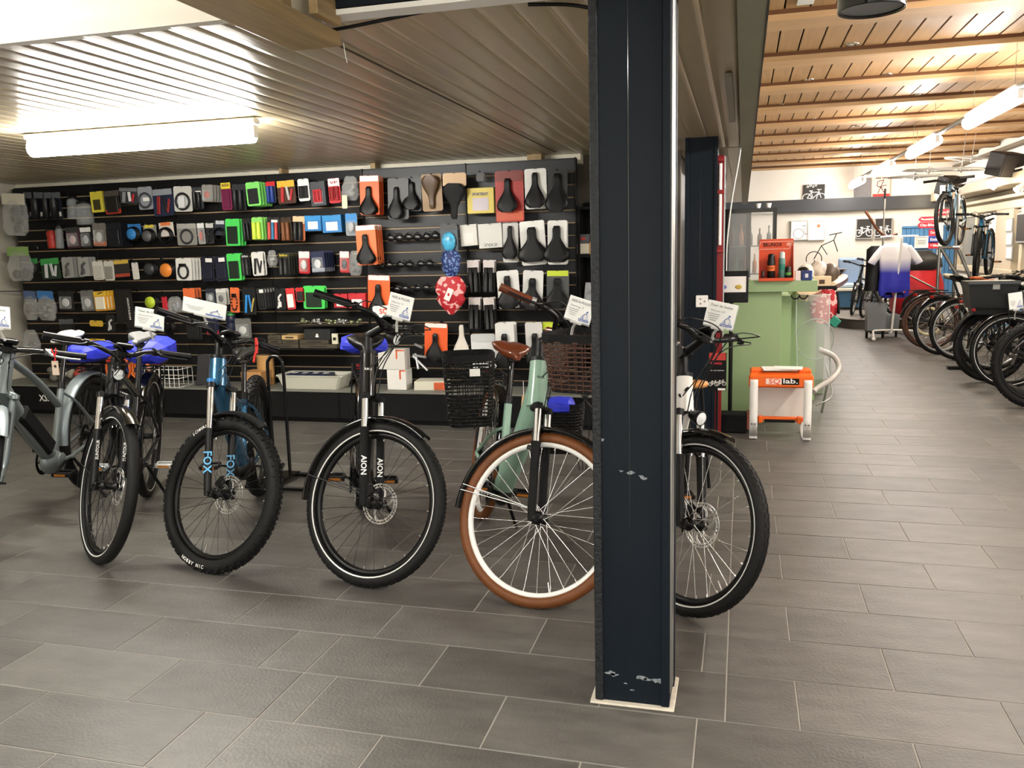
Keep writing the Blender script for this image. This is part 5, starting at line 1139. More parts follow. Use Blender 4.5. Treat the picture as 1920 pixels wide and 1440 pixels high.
I('light_pack', 'dark card with white label under the yellow green bell', 'light', 'card', 240, 618, 262, 650, c='202226', k='blister', o='8a8c90', lab=1)
I('tube_pack', 'dark inner tube box hanging left of the clear plastic box', 'box', 'card', 350, 600, 378, 636, c='202024', h2='3a3c44', k='panel', o='141416')
I('spoke_pack', 'navy pack with red edge, lowest row behind the blue bicycle bar', 'pack', 'card', 386, 592, 410, 628, c='1c2340', band='a82c2c', k='panel', o='151a30')
I('clear_tub', 'clear plastic tub of parts at the left end, standing on the plinth wall side', 'tub', 'bag', 44, 618, 74, 660, o='6a6a64', d=.2)
I('hi_vis_strip', 'lime yellow strip hanging behind the grey bicycle saddle', 'pack', 'card', 272, 622, 286, 668, c='c9d03c', d=.15)
I('folded_grey_pack', 'coiled black cable hanging right of the price sign', 'cable', 'coil', 305, 598, 334, 628)
# ------------------------------------------------------------------ goods on the plinth
zp = .286
def tray(name, lab, x0, x1, y0, y1, h, m, z=zp, open_=True, fl=.86):
    cx, cy = (x0+x1)/2, (y0+y1)/2; t = thing(name, lab, 'tray', (cx, cy, z)); w, d = x1-x0, y1-y0
    def rr(f, zz, ins=0): return [V(((w/2*f-ins)*a, (d/2*f-ins)*c_, zz)) for a, c_ in ((-1, -.8), (-.94, -1), (.94, -1), (1, -.8), (1, .8), (.94, 1), (-.94, 1), (-1, .8))]
    b = MB(); b.rings([rr(fl, 0), rr(1, h-.01), rr(1.04, h-.01), rr(1.04, h), rr(.985, h), rr(fl-.02, .006)], False, True, False); b.build('tub', m, t); return t
MILK = mat('milky_plastic', srgb('cfcfc0'), .35, alpha=.88)
a, c_ = PY(520, 715, 6.5).x, PY(640, 715, 6.5).x
t = tray('storage_tray', 'milky plastic tray of small packs on the plinth', a, c_, 6.48, 6.76, .12, MILK)
for i in range(4):
    q = thing('tray_pack', ('leftmost', 'second', 'third', 'rightmost')[i]+' navy pack lying in the milky tray', 'pack', (a+.1+.1*i, 6.64, zp+.02)); b = MB(); b.box((0, 0, .05), (.09, .16, .1), ch=.004); b.build('pack', U('232a44'), q); b = MB(); b.box((0, -.0, .101), (.05, .04, .002)); b.build('label', WHITE, q)
def cbox(name, lab, px, py, w, h, d, c, y=None, rot=0, z=zp, cat='box', trim=None):
    p = PY(px, py, y or 6.55); t = thing(name, lab, cat, (p.x, p.y+d/2, z), (0, 0, rot)); b = MB(); b.box((0, 0, h/2), (w, d, h), ch=.002); b.build('carton', U(c), t)
    if trim: b = MB(); b.box((w*.2, -d/2-.001, h*.75), (.012, .003, h*.45)); b.box((w*.33, -d/2-.001, h*.95), (w*.3, .003, .01)); b.build('orange_stripe', U(trim), t)
    return t
cbox('white_box', 'tall white box with orange stripe on the plinth', 743, 700, .17, .17, .14, 'e9e8e3', trim='d8552c')
t = cbox('white_box', 'white and orange printed box stacked on the tall white box', 735, 700, .24, .17, .12, 'd9d7d0', z=zp+.172, trim='d8552c')
t = cbox('flat_box', 'flat white box with orange edge lying at the plinth end', 803, 715, .27, .075, .2, 'd8d5c4', rot=.12); b = MB(); b.box((.085, -.102, .035), (.1, .003, .06)); b.build('orange_print', U('d0603a'), t)
t = thing('bar_end_display', 'bunch of silver bar tubes sticking out beside the white boxes', 'tubes', PY(775, 668, 6.62))
for (x1_, z1_, x0_, z0_) in ((.13, -.0, 0, .01), (.14, -.11, 0, 0), (.1, .08, .02, .1), (.06, -.1, .02, .02)):
    b = MB(); b.cyl((x0_, 0, z0_), (x1_, -.05, z1_), .011, 10); b.build('bar_tube', SILVER, t)
t = thing('carton_tube', 'round brown cardboard drum behind the bike stand hoop', 'drum', (PY(499, 700, 6.7).x, 6.7, zp)); b = MB(); b.cyl((0, 0, 0), (0, 0, .26), .075, 20); b.build('drum', U('b98d57'), t); b = MB(); b.cyl((0, 0, .26), (0, 0, .268), .078, 20); b.build('lid', U('c7a06c'), t)
cbox('cardboard_box', 'open brown cardboard box on the plinth behind the blue bicycle', 470, 700, .2, .14, .2, 'b98a58', y=6.5)
for i, (px, c, l) in enumerate(((102, '6c6a62', 'grey plastic bag heap'), (128, '8f8b80', 'pale bag heap'), (150, 'b04a3a', 'red and grey bag heap'))):
    t = thing('bag_heap', l+' on the plinth at the left end', 'bag', (PY(px, 690, 6.6).x, 6.62, zp)); random.seed(i+5); b = MB(); [b.ball((random.uniform(-.06, .06), random.uniform(-.05, .05), random.uniform(.03, .12)), (.045, .035, .035), 8) for _ in range(7)]; b.build('bags', mat('bagheap%d' % i, srgb(c), .2, bump=.6, bs=20), t)
for i, (px, c, l, r_) in enumerate(((222, 'd8652c', 'orange coiled hose', .13), (255, 'e07a34', 'bright orange hose ring right of the handlebar', .1), (240, '3a4a9a', 'blue cable ring in front of the orange hose', .09))):
    t = thing('hose_coil', l+' lying over the plinth goods', 'hose', (PY(px, 672, 6.6).x, 6.58+.05*i, zp+.14)); b = MB(); [b.tube(arc((0, .02*k, 0), r_*(1-.1*k), 0, 2*PI, 24)[:-1], .01, 6, True, up=(0, 1, 0)) for k in range(3)]; b.build('hose', U(c), t)
    b = MB(); b.box((0, 0, -.12), (.24-.03*i, .06, .05), ch=.004); b.build('crate', BLKM, t)
t = thing('wire_basket', 'white wire basket of small tools behind the blue covered rack', 'basket', (PY(312, 700, 6.55).x, 6.55, zp)); b = MB()
for k in range(9): b.cyl((-.2+.05*k, -.1, 0), (-.2+.05*k, -.1, .16), .0025, 5); b.cyl((-.2+.05*k, .1, 0), (-.2+.05*k, .1, .16), .0025, 5)
for z_ in (.0, .08, .16):
    b.tube([(-.2, -.1, z_), (.2, -.1, z_), (.2, .1, z_), (-.2, .1, z_)], .003, 5, True)
b.build('wire', WHITE, t, kind='stuff')
t = thing('leaning_frames', 'three dark flat boards leaning at the plinth behind the blue bicycle', 'boards', (PY(380, 690, 6.6).x, 6.6, zp))
for k in range(3): b = MB(); b.box((.03*k, .02*k, .14), (.1, .012, .28), rot=(0, .12, .5), ch=.003); b.build('board', mat('board_grey%d' % k, srgb(('2a2a2c', '4a4a4c', '1c1c1e')[k]), .4), t)
b = MB(); b.tube([(-6.84, 0, 0), (-7.0+.03, -.22, .01), (-7.0+.02, -.23, .015)], .004, 5); o = b.build('long_hook', HOOK, None, (0, YS-.005, PY(40, 546, YS).z)); tag(o, 'long bare hook sticking out at the left end of the slatwall', 'hook')
# ------------------------------------------------------------------ front row of bicycles
B_ = []
def hero(label, front, head, wy, lean, cfg): r, i = bike(label, front, head, wy, lean, cfg); B_.append((r, i)); return r, i
GREYP = mat('grey_frame_paint', srgb('6c7475'), .35, .3, coat=.3)
hero('grey e-bike with black downtube battery at the left edge of the photo', (-3.67, 3.2), -74, -40, 3, dict(frame=GREYP, wb=1.15, R=.36, w=.062, ft='trapez', bar='flat', battery=True, fork='rigid', fork_col=GREYP, batoff=.018, fenderm=mat('grey_fender', srgb('8f9a9e'), .35, .3), saddle=M_('c9cbc8', .4), motorm=GREYP, dt=.046, htl=.22, head_r=.045, barrise=.01, barw=.36, crank=PI-.15, light=None, leverm=SILVER, sadz=1.0, barmat=BLKG, badge='Y', rackcover=1))
hero('black e-bike with flat handlebar and grey saddle, second from the left', (-2.97, 3.21), -62, -33, 5, dict(R=.368, w=.054, wb=1.14, ft='dia', bar='flat', stripe=True, barrise=.03, barw=.34, barup=.04, saddle=M_('6b6c6d', .5), light='head', lightm=BLKG, crank=.2, battery=True, sadz=1.0, stem=.08, frame=mat('dark_chrome_paint', srgb('1d1f22'), .2, .5, coat=.5), pedalm=SILVER, fa0=math.radians(62), head_r=.03, postm=BLK, forktext=('SUNTOUR', WHITE, .02, .17, 2)))
BLUEF = mat('steel_blue_paint', srgb('2c6488'), .25, .5, coat=.5)
hero('blue mountain bike with knobbly tyres and blue fork decals', (-2.355, 3.2), -68, -12, 1, dict(R=.36, w=.066, wb=1.22, ft='dia', ha=66, bar='flat', frame=BLUEF, fender=False, rack=False, guard=True, tread=((-52, -26, 0, 26, 52), 46, .015, .013, .006), tread_all=True, rimd=.02, rimw=.018, barw=.38, barrise=.035, back=.05, barup=.075, stem=.045, light=None, crown=.51, htl=.14, dt=.05, stand=False, forkcap=M_('1e78c0', .3), lowlen=.3, ttdrop=-.1, stl=.38, sadz=.9, head_r=.038, forktext=('FOX', M_('57a6d6', .4), .052, .14, -1), valve=-1.5, motorm=BLK))
hero('black step-through e-bike with chrome fork tubes and round headlight, left of the green one', (-1.59, 3.19), -64, -11, 4.5, dict(R=.36, w=.057, wb=1.13, ft='step', tread=((-46, -16, 16, 46), 60, .012, .012, .0022), stripe=True, stem=.1, barup=.07, stema=38, barrise=.03, back=.18, barw=.31, htl=.2, crown=.47, dt=.045, head_r=.036, sadz=.97, light='bar', badge='RALE', fa0=math.radians(66), fork_col=BLKM, forktext=('AION', WHITE, .034, .16, -1), valve=-2.7, lowlen=.33, hub=BLK))
SAGE = mat('sage_paint', srgb('84a491'), .35, coat=.4)
TAN = mat('tan_tyre', srgb('6a3c17'), .6, var=.12, vs=20)
hero('sage green city e-bike with tan tyres, brown saddle and wicker baskets', (-.865, 3.13), -64, -8.5, 10, dict(R=.357, w=.047, wb=1.12, ft='step', frame=SAGE, tyre=TAN, rim=mat('white_rim', srgb('e6e6e2'), .3), spoke=SPK, saddle=LEATH, grip=LEATH, disc=False, dt=.052, head_r=.04, htl=.2, crown=.46, barup=.07, stem=.09, stema=50, barrise=.04, back=.18, barw=.3, rimw=.015, rimd=.016, badge='RALE', badgem=BLK, tread=((-40, -13, 13, 40), 70, .011, .010, .0015), collar=SILVER, light=None, stays=(math.radians(180), math.radians(184)), staym=SPK, fork_col=BLKM, fa0=math.radians(60), lowlen=.31, valve=-1.0, sadz=.95))
hero('white step-through e-bike half hidden behind the navy column', (-.235, 3.2), -76, -40, 3, dict(R=.352, w=.052, wb=1.12, ft='step', frame=WHITE, spoke=SPK, stripe=True, dt=.045, head_r=.036, htl=.15, barup=.08, joint=True, stem=.12, stema=40, barrise=.03, back=.14, barw=.28, light='crown', tread=((-44, -15, 15, 44), 64, .018, .008, .002), fa0=math.radians(80), lightm=BLK, valve=-.7))
# cross shaped mark on the white head tube
r, i = B_[5]
b = MB(); mh = (i['hl']+i['hu'])/2+V((math.sin(math.radians(69)), 0, math.cos(math.radians(69))))*.0375
for s_ in (1, -1): b.tube(arc(mh+V((0, s_*.012, s_*.008)), .012, PI*(.5 if s_ > 0 else 1.5), PI*(1.05 if s_ > 0 else 2.05), 6, (0, s_, 0), (0, 0, 1)), .0045, 4)
b.build('head_mark', BLK, r)
# tyre lettering on the knobbly wheel
r, i = B_[2]; M0 = i['Ms']
def ring_text(s_, a_mid, rad, size, y, inward=True, mir=1):
    b = MB(); b.M = M0; da = size*.78/rad; n = len(s_)
    for k, ch in enumerate(s_):
        if ch == ' ': continue
        a = a_mid+(k-(n-1)/2)*da*(-mir if not inward else mir)
        er = V((math.cos(a), 0, math.sin(a))); et = V((-math.sin(a), 0, math.cos(a)))
        yy = -er if inward else er; xx = et if inward else -et; zz = V((0, -1, 0))
        if xx.cross(yy).dot(zz) < 0: xx = -xx
        b.text(ch, Matrix.Translation(i['ax']+er*rad+V((0, y, 0))) @ Matrix((xx, yy, zz)).transposed().to_4x4(), size, True)
    return b
ring_text('NOBBY NIC', -PI/2, .336, .022, -.0335).build('tyre_lettering', WHITE, r); ring_text('SCHWALBE', PI*.73, .336, .022, -.0335, False).build('tyre_lettering', WHITE, r)
# covers and baskets on the racks
def on_rack(idx, label, L=.34, W=.2, Hh=.13, seed=1, off=-.12, dz=.0):
    r, i = B_[idx]; R_ = .36; t = thing('rack_cover', label, 'cover'); b = MB(); cover_geo(b, L, W, Hh, seed); b.build('cover', BLUEC, t)
    t.matrix_world = r.matrix_world @ Matrix.Translation((off, 0, 2*R_+.07+dz)); return t
on_rack(0, 'bright blue rain cover on the rear rack of the grey bicycle', .36, .2, .13, 1, -.05, .01)
on_rack(1, 'bright blue rain cover on the rear rack of the second bicycle, largest one', .4, .26, .17, 2, -.08, .01)
on_rack(3, 'bright blue rain cover behind the saddle of the black bicycle with the round headlight', .3, .26, .1, 3, -.1, .08)
WICK = mat('dark_wicker', srgb('4a2e22'), .35, var=.2, vs=30); WICB = mat('black_wicker', srgb('0b0b0b'), .28)
r, i = B_[4]
def place_basket(name, label, loc, rz, W, D, Hh, m, rimm, rows=13, parent=None):
    t = thing(name, label, 'basket', loc, (0, 0, rz)); bk = basket('basket_body', t, (0, 0, 0), (0, 0, 0), W, D, Hh, m, rimm, rows=rows); return t
p = PY(1094, 732, 3.25); place_basket('wicker_basket', 'brown wicker basket on the front of the green bicycle', (p.x+.02, p.y, p.z+.01), math.radians(-14), .31, .27, .2, WICK, BLKM, 11)
p = PY(882, 792, 3.95); t = place_basket('wicker_basket', 'black wicker basket on the rear rack side of the green bicycle', (p.x, p.y, p.z), math.radians(22), .25, .24, .33, WICB, BLKM, 18)
b = MB(); b.box((.02, -.14, .27), (.05, .006, .035)); b.build('white_tag', WHITE, t)
p = PY(1048, 842, 4.35); t = place_basket('wicker_basket', 'black wicker basket low behind the green head tube', (p.x, p.y, p.z), .1, .27, .22, .24, WICB, BLKM, 15)
t = thing('rack_cover', 'blue rain cover glimpsed behind the green head tube', 'cover', PY(1050, 775, 4.3)); b = MB(); cover_geo(b, .14, .14, .09, 5); b.build('cover', BLUEC, t)
t = thing('swing_tag', 'beige swing tag hanging below the brown saddle', 'tag', PY(982, 752, 3.75)); b = MB(); b.box((0, 0, 0), (.02, .002, .055), rot=(0, .12, 0)); b.build('tag', U('c9a983'), t); b = MB(); b.tube([(0, 0, .027), (-.005, .02, .09)], .001, 4); b.build('string', WHITE, t)
t = thing('swing_tag', 'beige swing tag with red ribbon on the grey handlebar', 'tag', PY(104, 690, 3.0)); b = MB(); b.box((0, 0, 0), (.034, .002, .062)); b.build('tag', U('b7a594'), t); b = MB(); b.cyl((.002, -.002, .008), (.002, -.004, .008), .006, 10); b.build('seal', U('241a18'), t); b = MB(); b.tube(bez([(0, 0, .03), (.004, .0, .05), (-.012, .0, .085)], 4), .003, 5); b.tube(bez([(.0, 0, .05), (.012, 0, .07), (.012, .0, .088)], 4), .003, 5); b.build('ribbon', U('d8262a'), t)
t = thing('ribbon', 'red ribbon hanging from the blue bicycle handlebar', 'ribbon', PY(481, 650, 3.35)); b = MB(); b.tube(bez([(0, 0, .04), (.005, 0, 0), (-.012, 0, -.04), (-.02, 0, -.07)], 4), .006, 6, asp=.4); b.tube(bez([(0, 0, .04), (-.004, 0, .0), (.002, 0, -.03)], 4), .005, 6, asp=.4); b.build('ribbon', U('c8342c'), t)
# price signs in clear holders
def sign(label, corners, Y, lines, big=None, small=None):
    tl, tr, br, bl = [PY(x, y, Y) for x, y in corners]; o = (tl+tr+br+bl)/4; ux = ((tr-tl)+(br-bl))/2; uz = ((tl-bl)+(tr-br))/2; w, h = ux.length, uz.length
    x = ux.normalized(); z = x.cross(V((0, 0, 0))-V((0, 0, 0)) if False else uz.normalized()).normalized(); y = z.cross(x)
    t = thing('price_sign', label, 'sign'); t.matrix_world = Matrix.Translation(o) @ Matrix((x, y, z)).transposed().to_4x4()
    b = MB(); b.box((0, 0, -.002), (w, h, .0015)); b.build('sheet', mat('paper', srgb('f3f2ee'), .5), t)
    b = MB(); b.box((.002, -.004, .0015), (w*1.03, h*1.04, .001)); b.build('holder', GLASS, t)
    b = MB(); b.box((.0, -h*.56, -.002), (w*.45, h*.14, .012), ch=.003); b.tube([(0, -h*.6, -.004), (-.01, -h*.85, -.03), (-.01, -h*1.2, -.05)], .006, 6); b.build('clip', mat('clear_clip', srgb('d8d8d4'), .15, alpha=.7), t)
    def tx(s_, cx, cy, size, m, wd, bold=False):
        b = MB(); b.text(s_, Matrix.Translation((cx*w, cy*h, .0025)), size, bold, w=wd); b.build('lettering', m, t)
    INKG = mat('ink_grey', srgb('55585c'), .7)
    if big: tx(big, -.02, .33, h*.15, INKG, w*.74)
    if small: tx(small, -.12, .12, h*.12, mat('ink_light', srgb('8e9196'), .7), w*.5)
    for k in range(4): b = MB(); b.box((-.22*w, (-.02-.085*k)*h, .0012), (w*(.42-.06*k), h*.018, .0004)); b.build('small_print', INKG, t)
    BL = mat('sign_blue', srgb('2c55a8'), .6)
    b = MB(); b.box((.25*w, -.39*h, .0012), (w*.4, h*.1, .0006)); b.build('blue_band', BL, t)
    tx(lines, .25, -.39, h*.06, WHITE, w*.34)
    b = MB(); q = lambda x_, y_: (x_*w, y_*h, .0015)
    b.tube([q(.16, -.22), q(.22, -.12), q(.3, -.06)], .0014, 4); b.tube([q(.16, -.22), q(.22, -.26), q(.2, -.33)], .001, 4); b.tube([q(.3, -.06), q(.34, -.16), q(.38, -.2)], .001, 4); b.ball(q(.31, 0), (.004, .004, .001), 8)
    for cx in (.16, .36): b.tube(arc(q(cx, -.3), h*.045, 0, 2*PI, 12, (1, 0, 0), (0, 1, 0))[:-1], .0008, 4, True)
    b.build('rider_print', BL, t); return t
sign('white price sign reading Tour de Suisse Wave 26 on the white bicycle', ((1330, 562), (1387, 573), (1371, 619), (1317, 606)), 3.4, 'E-Bike / Velo', 'Tour de Suisse', 'Wave 26')
sign('white price sign on the black bicycle with the round headlight', ((731, 546), (773, 559), (771, 602), (725, 590)), 3.35, 'E-Bike / Velo', 'RIESE & MÜLLER', 'Nevo 3')
sign('white price sign above the front basket of the green bicycle', ((1067, 553), (1113, 566), (1108, 612), (1060, 594)), 3.3, 'E-Bike / Velo', 'RIESE & MÜLLER', 'Swing 3')
sign('white price sign on the black bicycle second from the left', ((254, 575), (308, 583), (306, 620), (252, 610)), 3.4, 'E-Bike / Velo', 'Tour de Suisse', 'Broadway')
sign('white price sign cut by the left edge of the photo', ((-28, 572), (22, 577), (15, 615), (-32, 610)), 3.2, 'E-Bike / Velo', 'Tour de Suisse', 'Stroller')
sign('tilted white price sheet behind the blue bicycle handlebar', ((341, 554), (422, 574), (424, 599), (345, 583)), 3.6, ' ', None, None)
# floor stand holding the blue mountain bike's rear wheel, and blue panel at the left edge
p = PZ(510, 905, 0); t = thing('bike_stand', 'black tubular floor stand with tall hoop behind the blue bicycle', 'stand', (p.x+.04, p.y+.05, 0))
b = MB(); top = PY(497, 670, p.y).z; b.tube(bez([(-.045, 0, .02), (-.045, .0, top-.12), (-.03, 0, top-.02), (.01, 0, top), (.05, 0, top-.02), (.065, 0, top-.12), (.065, 0, .02)], 5), .011, 8, up=(0, 1, 0)); b.build('hoop', BLKG, t)
for y_ in (-.22, .1): b = MB(); b.cyl((-.12, y_, .02), (.34, y_, .02), .014, 8); b.build('foot_bar', BLK, t); b = MB(); b.box((.34, y_, .02), (.05, .04, .04), ch=.006); b.build('foot_cap', BLK, t)
b = MB(); b.box((.01, -.06, .03), (.12, .36, .012)); b.build('base', BLK, t)
t = thing('blue_panel', 'blue slanted panel edge at the lower left corner', 'panel', (-3.12, 2.72, 0)); b = MB(); b.ext([(-.4, 0), (0, 0), (-.07, .32), (-.4, .32)], .02, XZ()); b.build('panel', mat('banner_blue', srgb('4f86b4'), .5), t); b = MB(); b.box((-.2, -.03, .004), (.4, .08, .008)); b.build('foot', SILVER, t)
# ------------------------------------------------------------------ between slatwall and column: dark shelf
t = thing('shelf_unit', 'black shelf unit right of the slatwall, half hidden by the column', 'shelf', (-.92, 7.0, 0)); b = MB()
b.box((0, .16, .9), (.72, .02, 1.8)); b.build('back_panel', BLKM, t)
for s_ in (-1, 1): b = MB(); b.box((s_*.36, 0, .88), (.02, .34, 1.76)); b.build('side_panel', BLKM, t)
for z_ in (.12, .55, .95, 1.36, 1.74): b = MB(); b.box((0, 0, z_), (.7, .34, .02)); b.build('shelf_board', BLKM, t)
a = PY(1083, 455, 6.9); t = thing('leaflet_pack', 'grey box with red oval and white lower part on the upper shelf board', 'box', (PY(1093, 455, 6.85).x, 6.86, 1.375)); b = MB(); b.box((0, 0, .08), (.11, .02, .16), ch=.002); b.build('box', U('4a4c50'), t); b = MB(); b.box((0, -.011, .045), (.1, .003, .08)); b.build('print', U('d8cfba'), t); b = MB(); b.ball((0, -.011, .125), (.022, .003, .015), 10); b.build('oval', U('b04038'), t)
t = thing('orange_box', 'small orange box beside the leaflets, at the column edge', 'box', (PY(1110, 455, 6.85).x, 6.86, 1.375)); b = MB(); b.box((0, 0, .05), (.06, .02, .1)); b.build('box', U('c9924a'), t)
t = thing('magazine', 'striped magazine standing in the middle shelf', 'magazine', (PY(1107, 530, 6.85).x, 6.86, .965)); b = MB(); b.box((0, 0, .09), (.1, .01, .18), rot=(0, .1, 0)); b.build('cover', mat('mag', srgb('a8abb0'), .4, var=.5, vs=14), t)
# black hose bunch beside the green bike
t = thing('cable_bunch', 'bunch of thin grey cables hanging behind the column edge', 'cables', (PY(1103, 770, 5.2).x, 5.2, 0)); b = MB()
for k in range(5): b.tube(bez([(-.06+.02*k, 0, .02), (-.1+.05*k, .02, .3), (.02-.02*k, 0, .55), (.05, .02, .72)], 5), .0035, 5)
b.build('cables', CABLE, t, kind='stuff')
# ------------------------------------------------------------------ second column details and counter
t = thing('wall_socket', 'white wall socket on the navy column behind', 'socket', (PY(1316, 565, 6.44).x, 6.44, PY(1316, 565, 6.44).z)); b = MB(); b.box((0, 0, 0), (.088, .012, .088), ch=.004); b.build('plate', WHITE, t); b = MB()
for a in range(3): b.cyl((.02*math.cos(a*2.1), -.005, .02*math.sin(a*2.1)), (.02*math.cos(a*2.1), -.008, .02*math.sin(a*2.1)), .007, 8)
b.build('contacts', U('8a8880'), t)
t = thing('red_post', 'tall narrow red post with glass tube on its upper half', 'post', (-.165, 6.5, 0)); RED = mat('red_lacquer', srgb('86181d'), .35)
b = MB(); b.box((0, 0, 1.03), (.05, .05, 2.06), ch=.003); b.build('post', RED, t)
b = MB(); b.cyl((0, -.04, 1.42), (0, -.04, 2.0), .012, 10); b.build('glass_tube', WHITE, t, label='white tube')
for z_ in (1.38, 1.8, 2.03): b = MB(); b.box((0, -.035, z_), (.055, .04, .03), ch=.004); b.build('clamp', RED, t)
b = MB(); b.box((.03, 0, 1.2), (.008, .052, 1.7)); b.build('edge_strip', SILVER, t)
GRN = mat('counter_green', srgb('96b183'), .55, var=.03, vs=3); GRND = GRN
ct = thing('counter', 'pale green sales counter with overhanging top slab', 'counter', (.03, 7.0, 0))
b = MB(); b.box((.03, .12, .525), (.48, .24, 1.05), ch=.002); b.build('front_panel', GRN, ct)
b = MB(); b.box((.31, .6, .5), (.08, 1.0, 1.0)); b.box((.42, 1.1, .5), (.4, .04, 1.0)); b.build('recess_panel', GRND, ct)
b = MB(); b.box((.16, .1, 1.09), (.74, .3, .085), ch=.003); b.build('top_slab', GRN, ct)

for x_ in (-.1,): b = MB(); b.box((x_, -.003, .52), (.006, .004, 1.0)); b.build('joint', BLK, ct)
b = MB(); b.tube(arc((.37, -.02, 1.02), .03, PI, 2*PI, 8), .006, 6); b.tube(arc((.43, -.02, 1.02), .03, PI, 2*PI, 8), .006, 6); b.build('coat_hook', BLK, ct)
# curved worktop
wt = thing('curved_worktop', 'curved wooden worktop reaching out behind the green counter', 'worktop', (0, 0, 0))
pts = [(.46, 7.3), (.54, 7.32), (.72, 8.2), (1.0, 9.6), (1.22, 11), (1.3, 12), (1.15, 12.9), (.8, 13.3), (.46, 13.3)]
pl2 = bez([(x, y, 0) for x, y in pts], 4); b = MB(); b.ext([(p.x, p.y) for p in pl2], .045, Matrix.Translation((0, 0, 1.0))); b.build('top', mat('worktop', srgb('cbb28a'), .3, var=.1, vs=5), wt)
b = MB(); b.rings([[V((p.x+.006, p.y, .955)), V((p.x+.006, p.y, 1.001))] for p in pl2], False, False, True, False); b.build('edge_band', mat('edge_band', srgb('6e5a44'), .25, var=.5, vs=6), wt)
b = MB(); b.box((.63, 10.7, .5), (.24, 4.6, .99)); b.build('body', mat('counter_side', srgb('8d9a80'), .6), wt)

ZT = 1.133
# orange spray display
def can(name, lab, x, y, z, r, h, c, cap, band=None, txt=None):
    t = thing(name, lab, 'spray can', (x, y, z)); b = MB(); b.lathe([(.001, 0), (r, 0), (r, h*.72), (r*.8, h*.78)], None, 16); b.build('body', U(c), t)
    b = MB(); b.lathe([(r*.85, h*.74), (r*.85, h*.95), (r*.5, h), (.001, h)], None, 16); b.build('cap', U(cap), t)
    if band: b = MB(); b.lathe([(r*1.01, h*.34), (r*1.01, h*.55)], None, 16); b.build('label_band', U(band), t)
    if txt: b = MB(); b.text(txt, XZ((0, -r*1.03, h*.45)), .018, True, w=r*1.3); b.build('lettering', U('141414'), t)
    return t
px = lambda x, y=6.95: PY(x, 500, y).x
ORG = mat('display_orange', srgb('d8502a'), .45)
od = thing('spray_display', 'orange cardboard counter display reading BRUNOX with spray cans', 'display', (px(1456), 6.98, ZT)); w_ = px(1489)-px(1425)
hh = PY(1456, 448, 6.98).z-ZT
b = MB(); b.box((0, .06, hh/2), (w_, .006, hh)); b.build('back', ORG, od)
for s_ in (-1, 1): b = MB(); b.ext([(0, 0), (.12, 0), (.12, hh*.98), (.09, hh*.6), (0, hh*.12)], .004, Matrix(((0, 0, 1, s_*w_/2), (1, 0, 0, -.06), (0, 1, 0, 0), (0, 0, 0, 1)))); b.build('side', ORG, od)
b = MB(); b.box((0, -.06, .012), (w_, .006, .024)); b.box((0, 0, .003), (w_, .12, .005)); b.build('tray', ORG, od)
b = MB(); b.text('BRUNOX', XZ((-.03, .055, hh*.86)), .04, True, w=.14); b.build('lettering', BLK, od); b = MB(); b.box((.095, .055, hh*.87), (.04, .002, .025)); b.build('badge', U('e8a08a'), od)
b = MB()
for q in (((-.12, .94), (.12, .94)), ((-.12, .94), (-.135, .76)), ((.12, .94), (.095, .76)), ((-.135, .76), (.095, .76))): line(b, (q[0][0], q[0][1]*hh), (q[1][0], q[1][1]*hh), .004, .054)
b.build('border', U('f0c8b8'), od)
can('spray_can', 'black and orange spray can in the orange display', px(1446), 6.96, ZT+.01, .03, .2, '1a1a1a', '111111', 'e8702c', 'BRUNOX'); can('spray_bottle', 'teal and clear spray bottle in the orange display', px(1466), 6.96, ZT+.01, .025, .215, '5f8a80', 'c9cfcc', '1f7a6a')
can('small_bottle', 'small black and green bottle in the orange display', px(1478), 6.95, ZT+.01, .024, .1, '16201a', '141414', '5a9a44'); can('small_bottle', 'small dark red bottle at the left of the orange display', px(1431), 6.95, ZT+.01, .014, .07, '4a2a2c', '3a2a2a')
def sbox(name, lab, x0, x1, h, y, c, z=ZT, dp=.06, win=None):
    a, c2 = px(x0, y), px(x1, y); t = thing(name, lab, 'box', ((a+c2)/2, y+dp/2, z)); b = MB(); b.box((0, 0, h/2), (c2-a-.003, dp, h), ch=.002); b.build('carton', U(c), t)
    if win: b = MB(); b.box((0, -dp/2-.001, h*.5), ((c2-a)*.3, .002, h*.4)); b.build('print', U(win), t)
    return t
sbox('small_box', 'white small box beside the orange display', 1491, 1502, .075, 6.95, 'e3dcd8'); sbox('small_box', 'navy and blue small box on the counter end', 1503, 1523, .075, 6.95, '23356e', win='d8dade'); sbox('small_box', 'bright blue side box at the counter end', 1518, 1524, .072, 7.02, '2c86d8', dp=.04)
sbox('cream_box', 'cream carton with dark round print on the worktop', 1524, 1560, .1, 8.6, 'd8c6a4', z=1.0, win='4a3426', dp=.15)
t = thing('cable_heap', 'heap of black cable on the counter', 'cable', (px(1508, 7.15), 7.2, ZT)); b = MB(); [b.tube(arc((.0, .01*k, .03+.006*k), .03+.005*k, .3*k, 2*PI+.3*k, 14)[:-1], .006, 5, True, up=(0, 1, 0)) for k in range(4)]; b.build('cable', BLK, t)
t = thing('helmet_heap', 'pile of white and grey helmets and hats on the worktop', 'helmets', (PY(1535, 490, 9.6).x, 9.6, 1.0)); random.seed(9)
for k in range(3): b = MB(); b.ball((-.12+.12*k, .02*k, .1+.03*(k % 2)), (.1, .12, .1), 14); b.build('helmet', mat('helmet%d' % k, srgb(('dcd6ca', 'c9c2b6', '5c5046')[k]), .4, var=.4, vs=12), t)
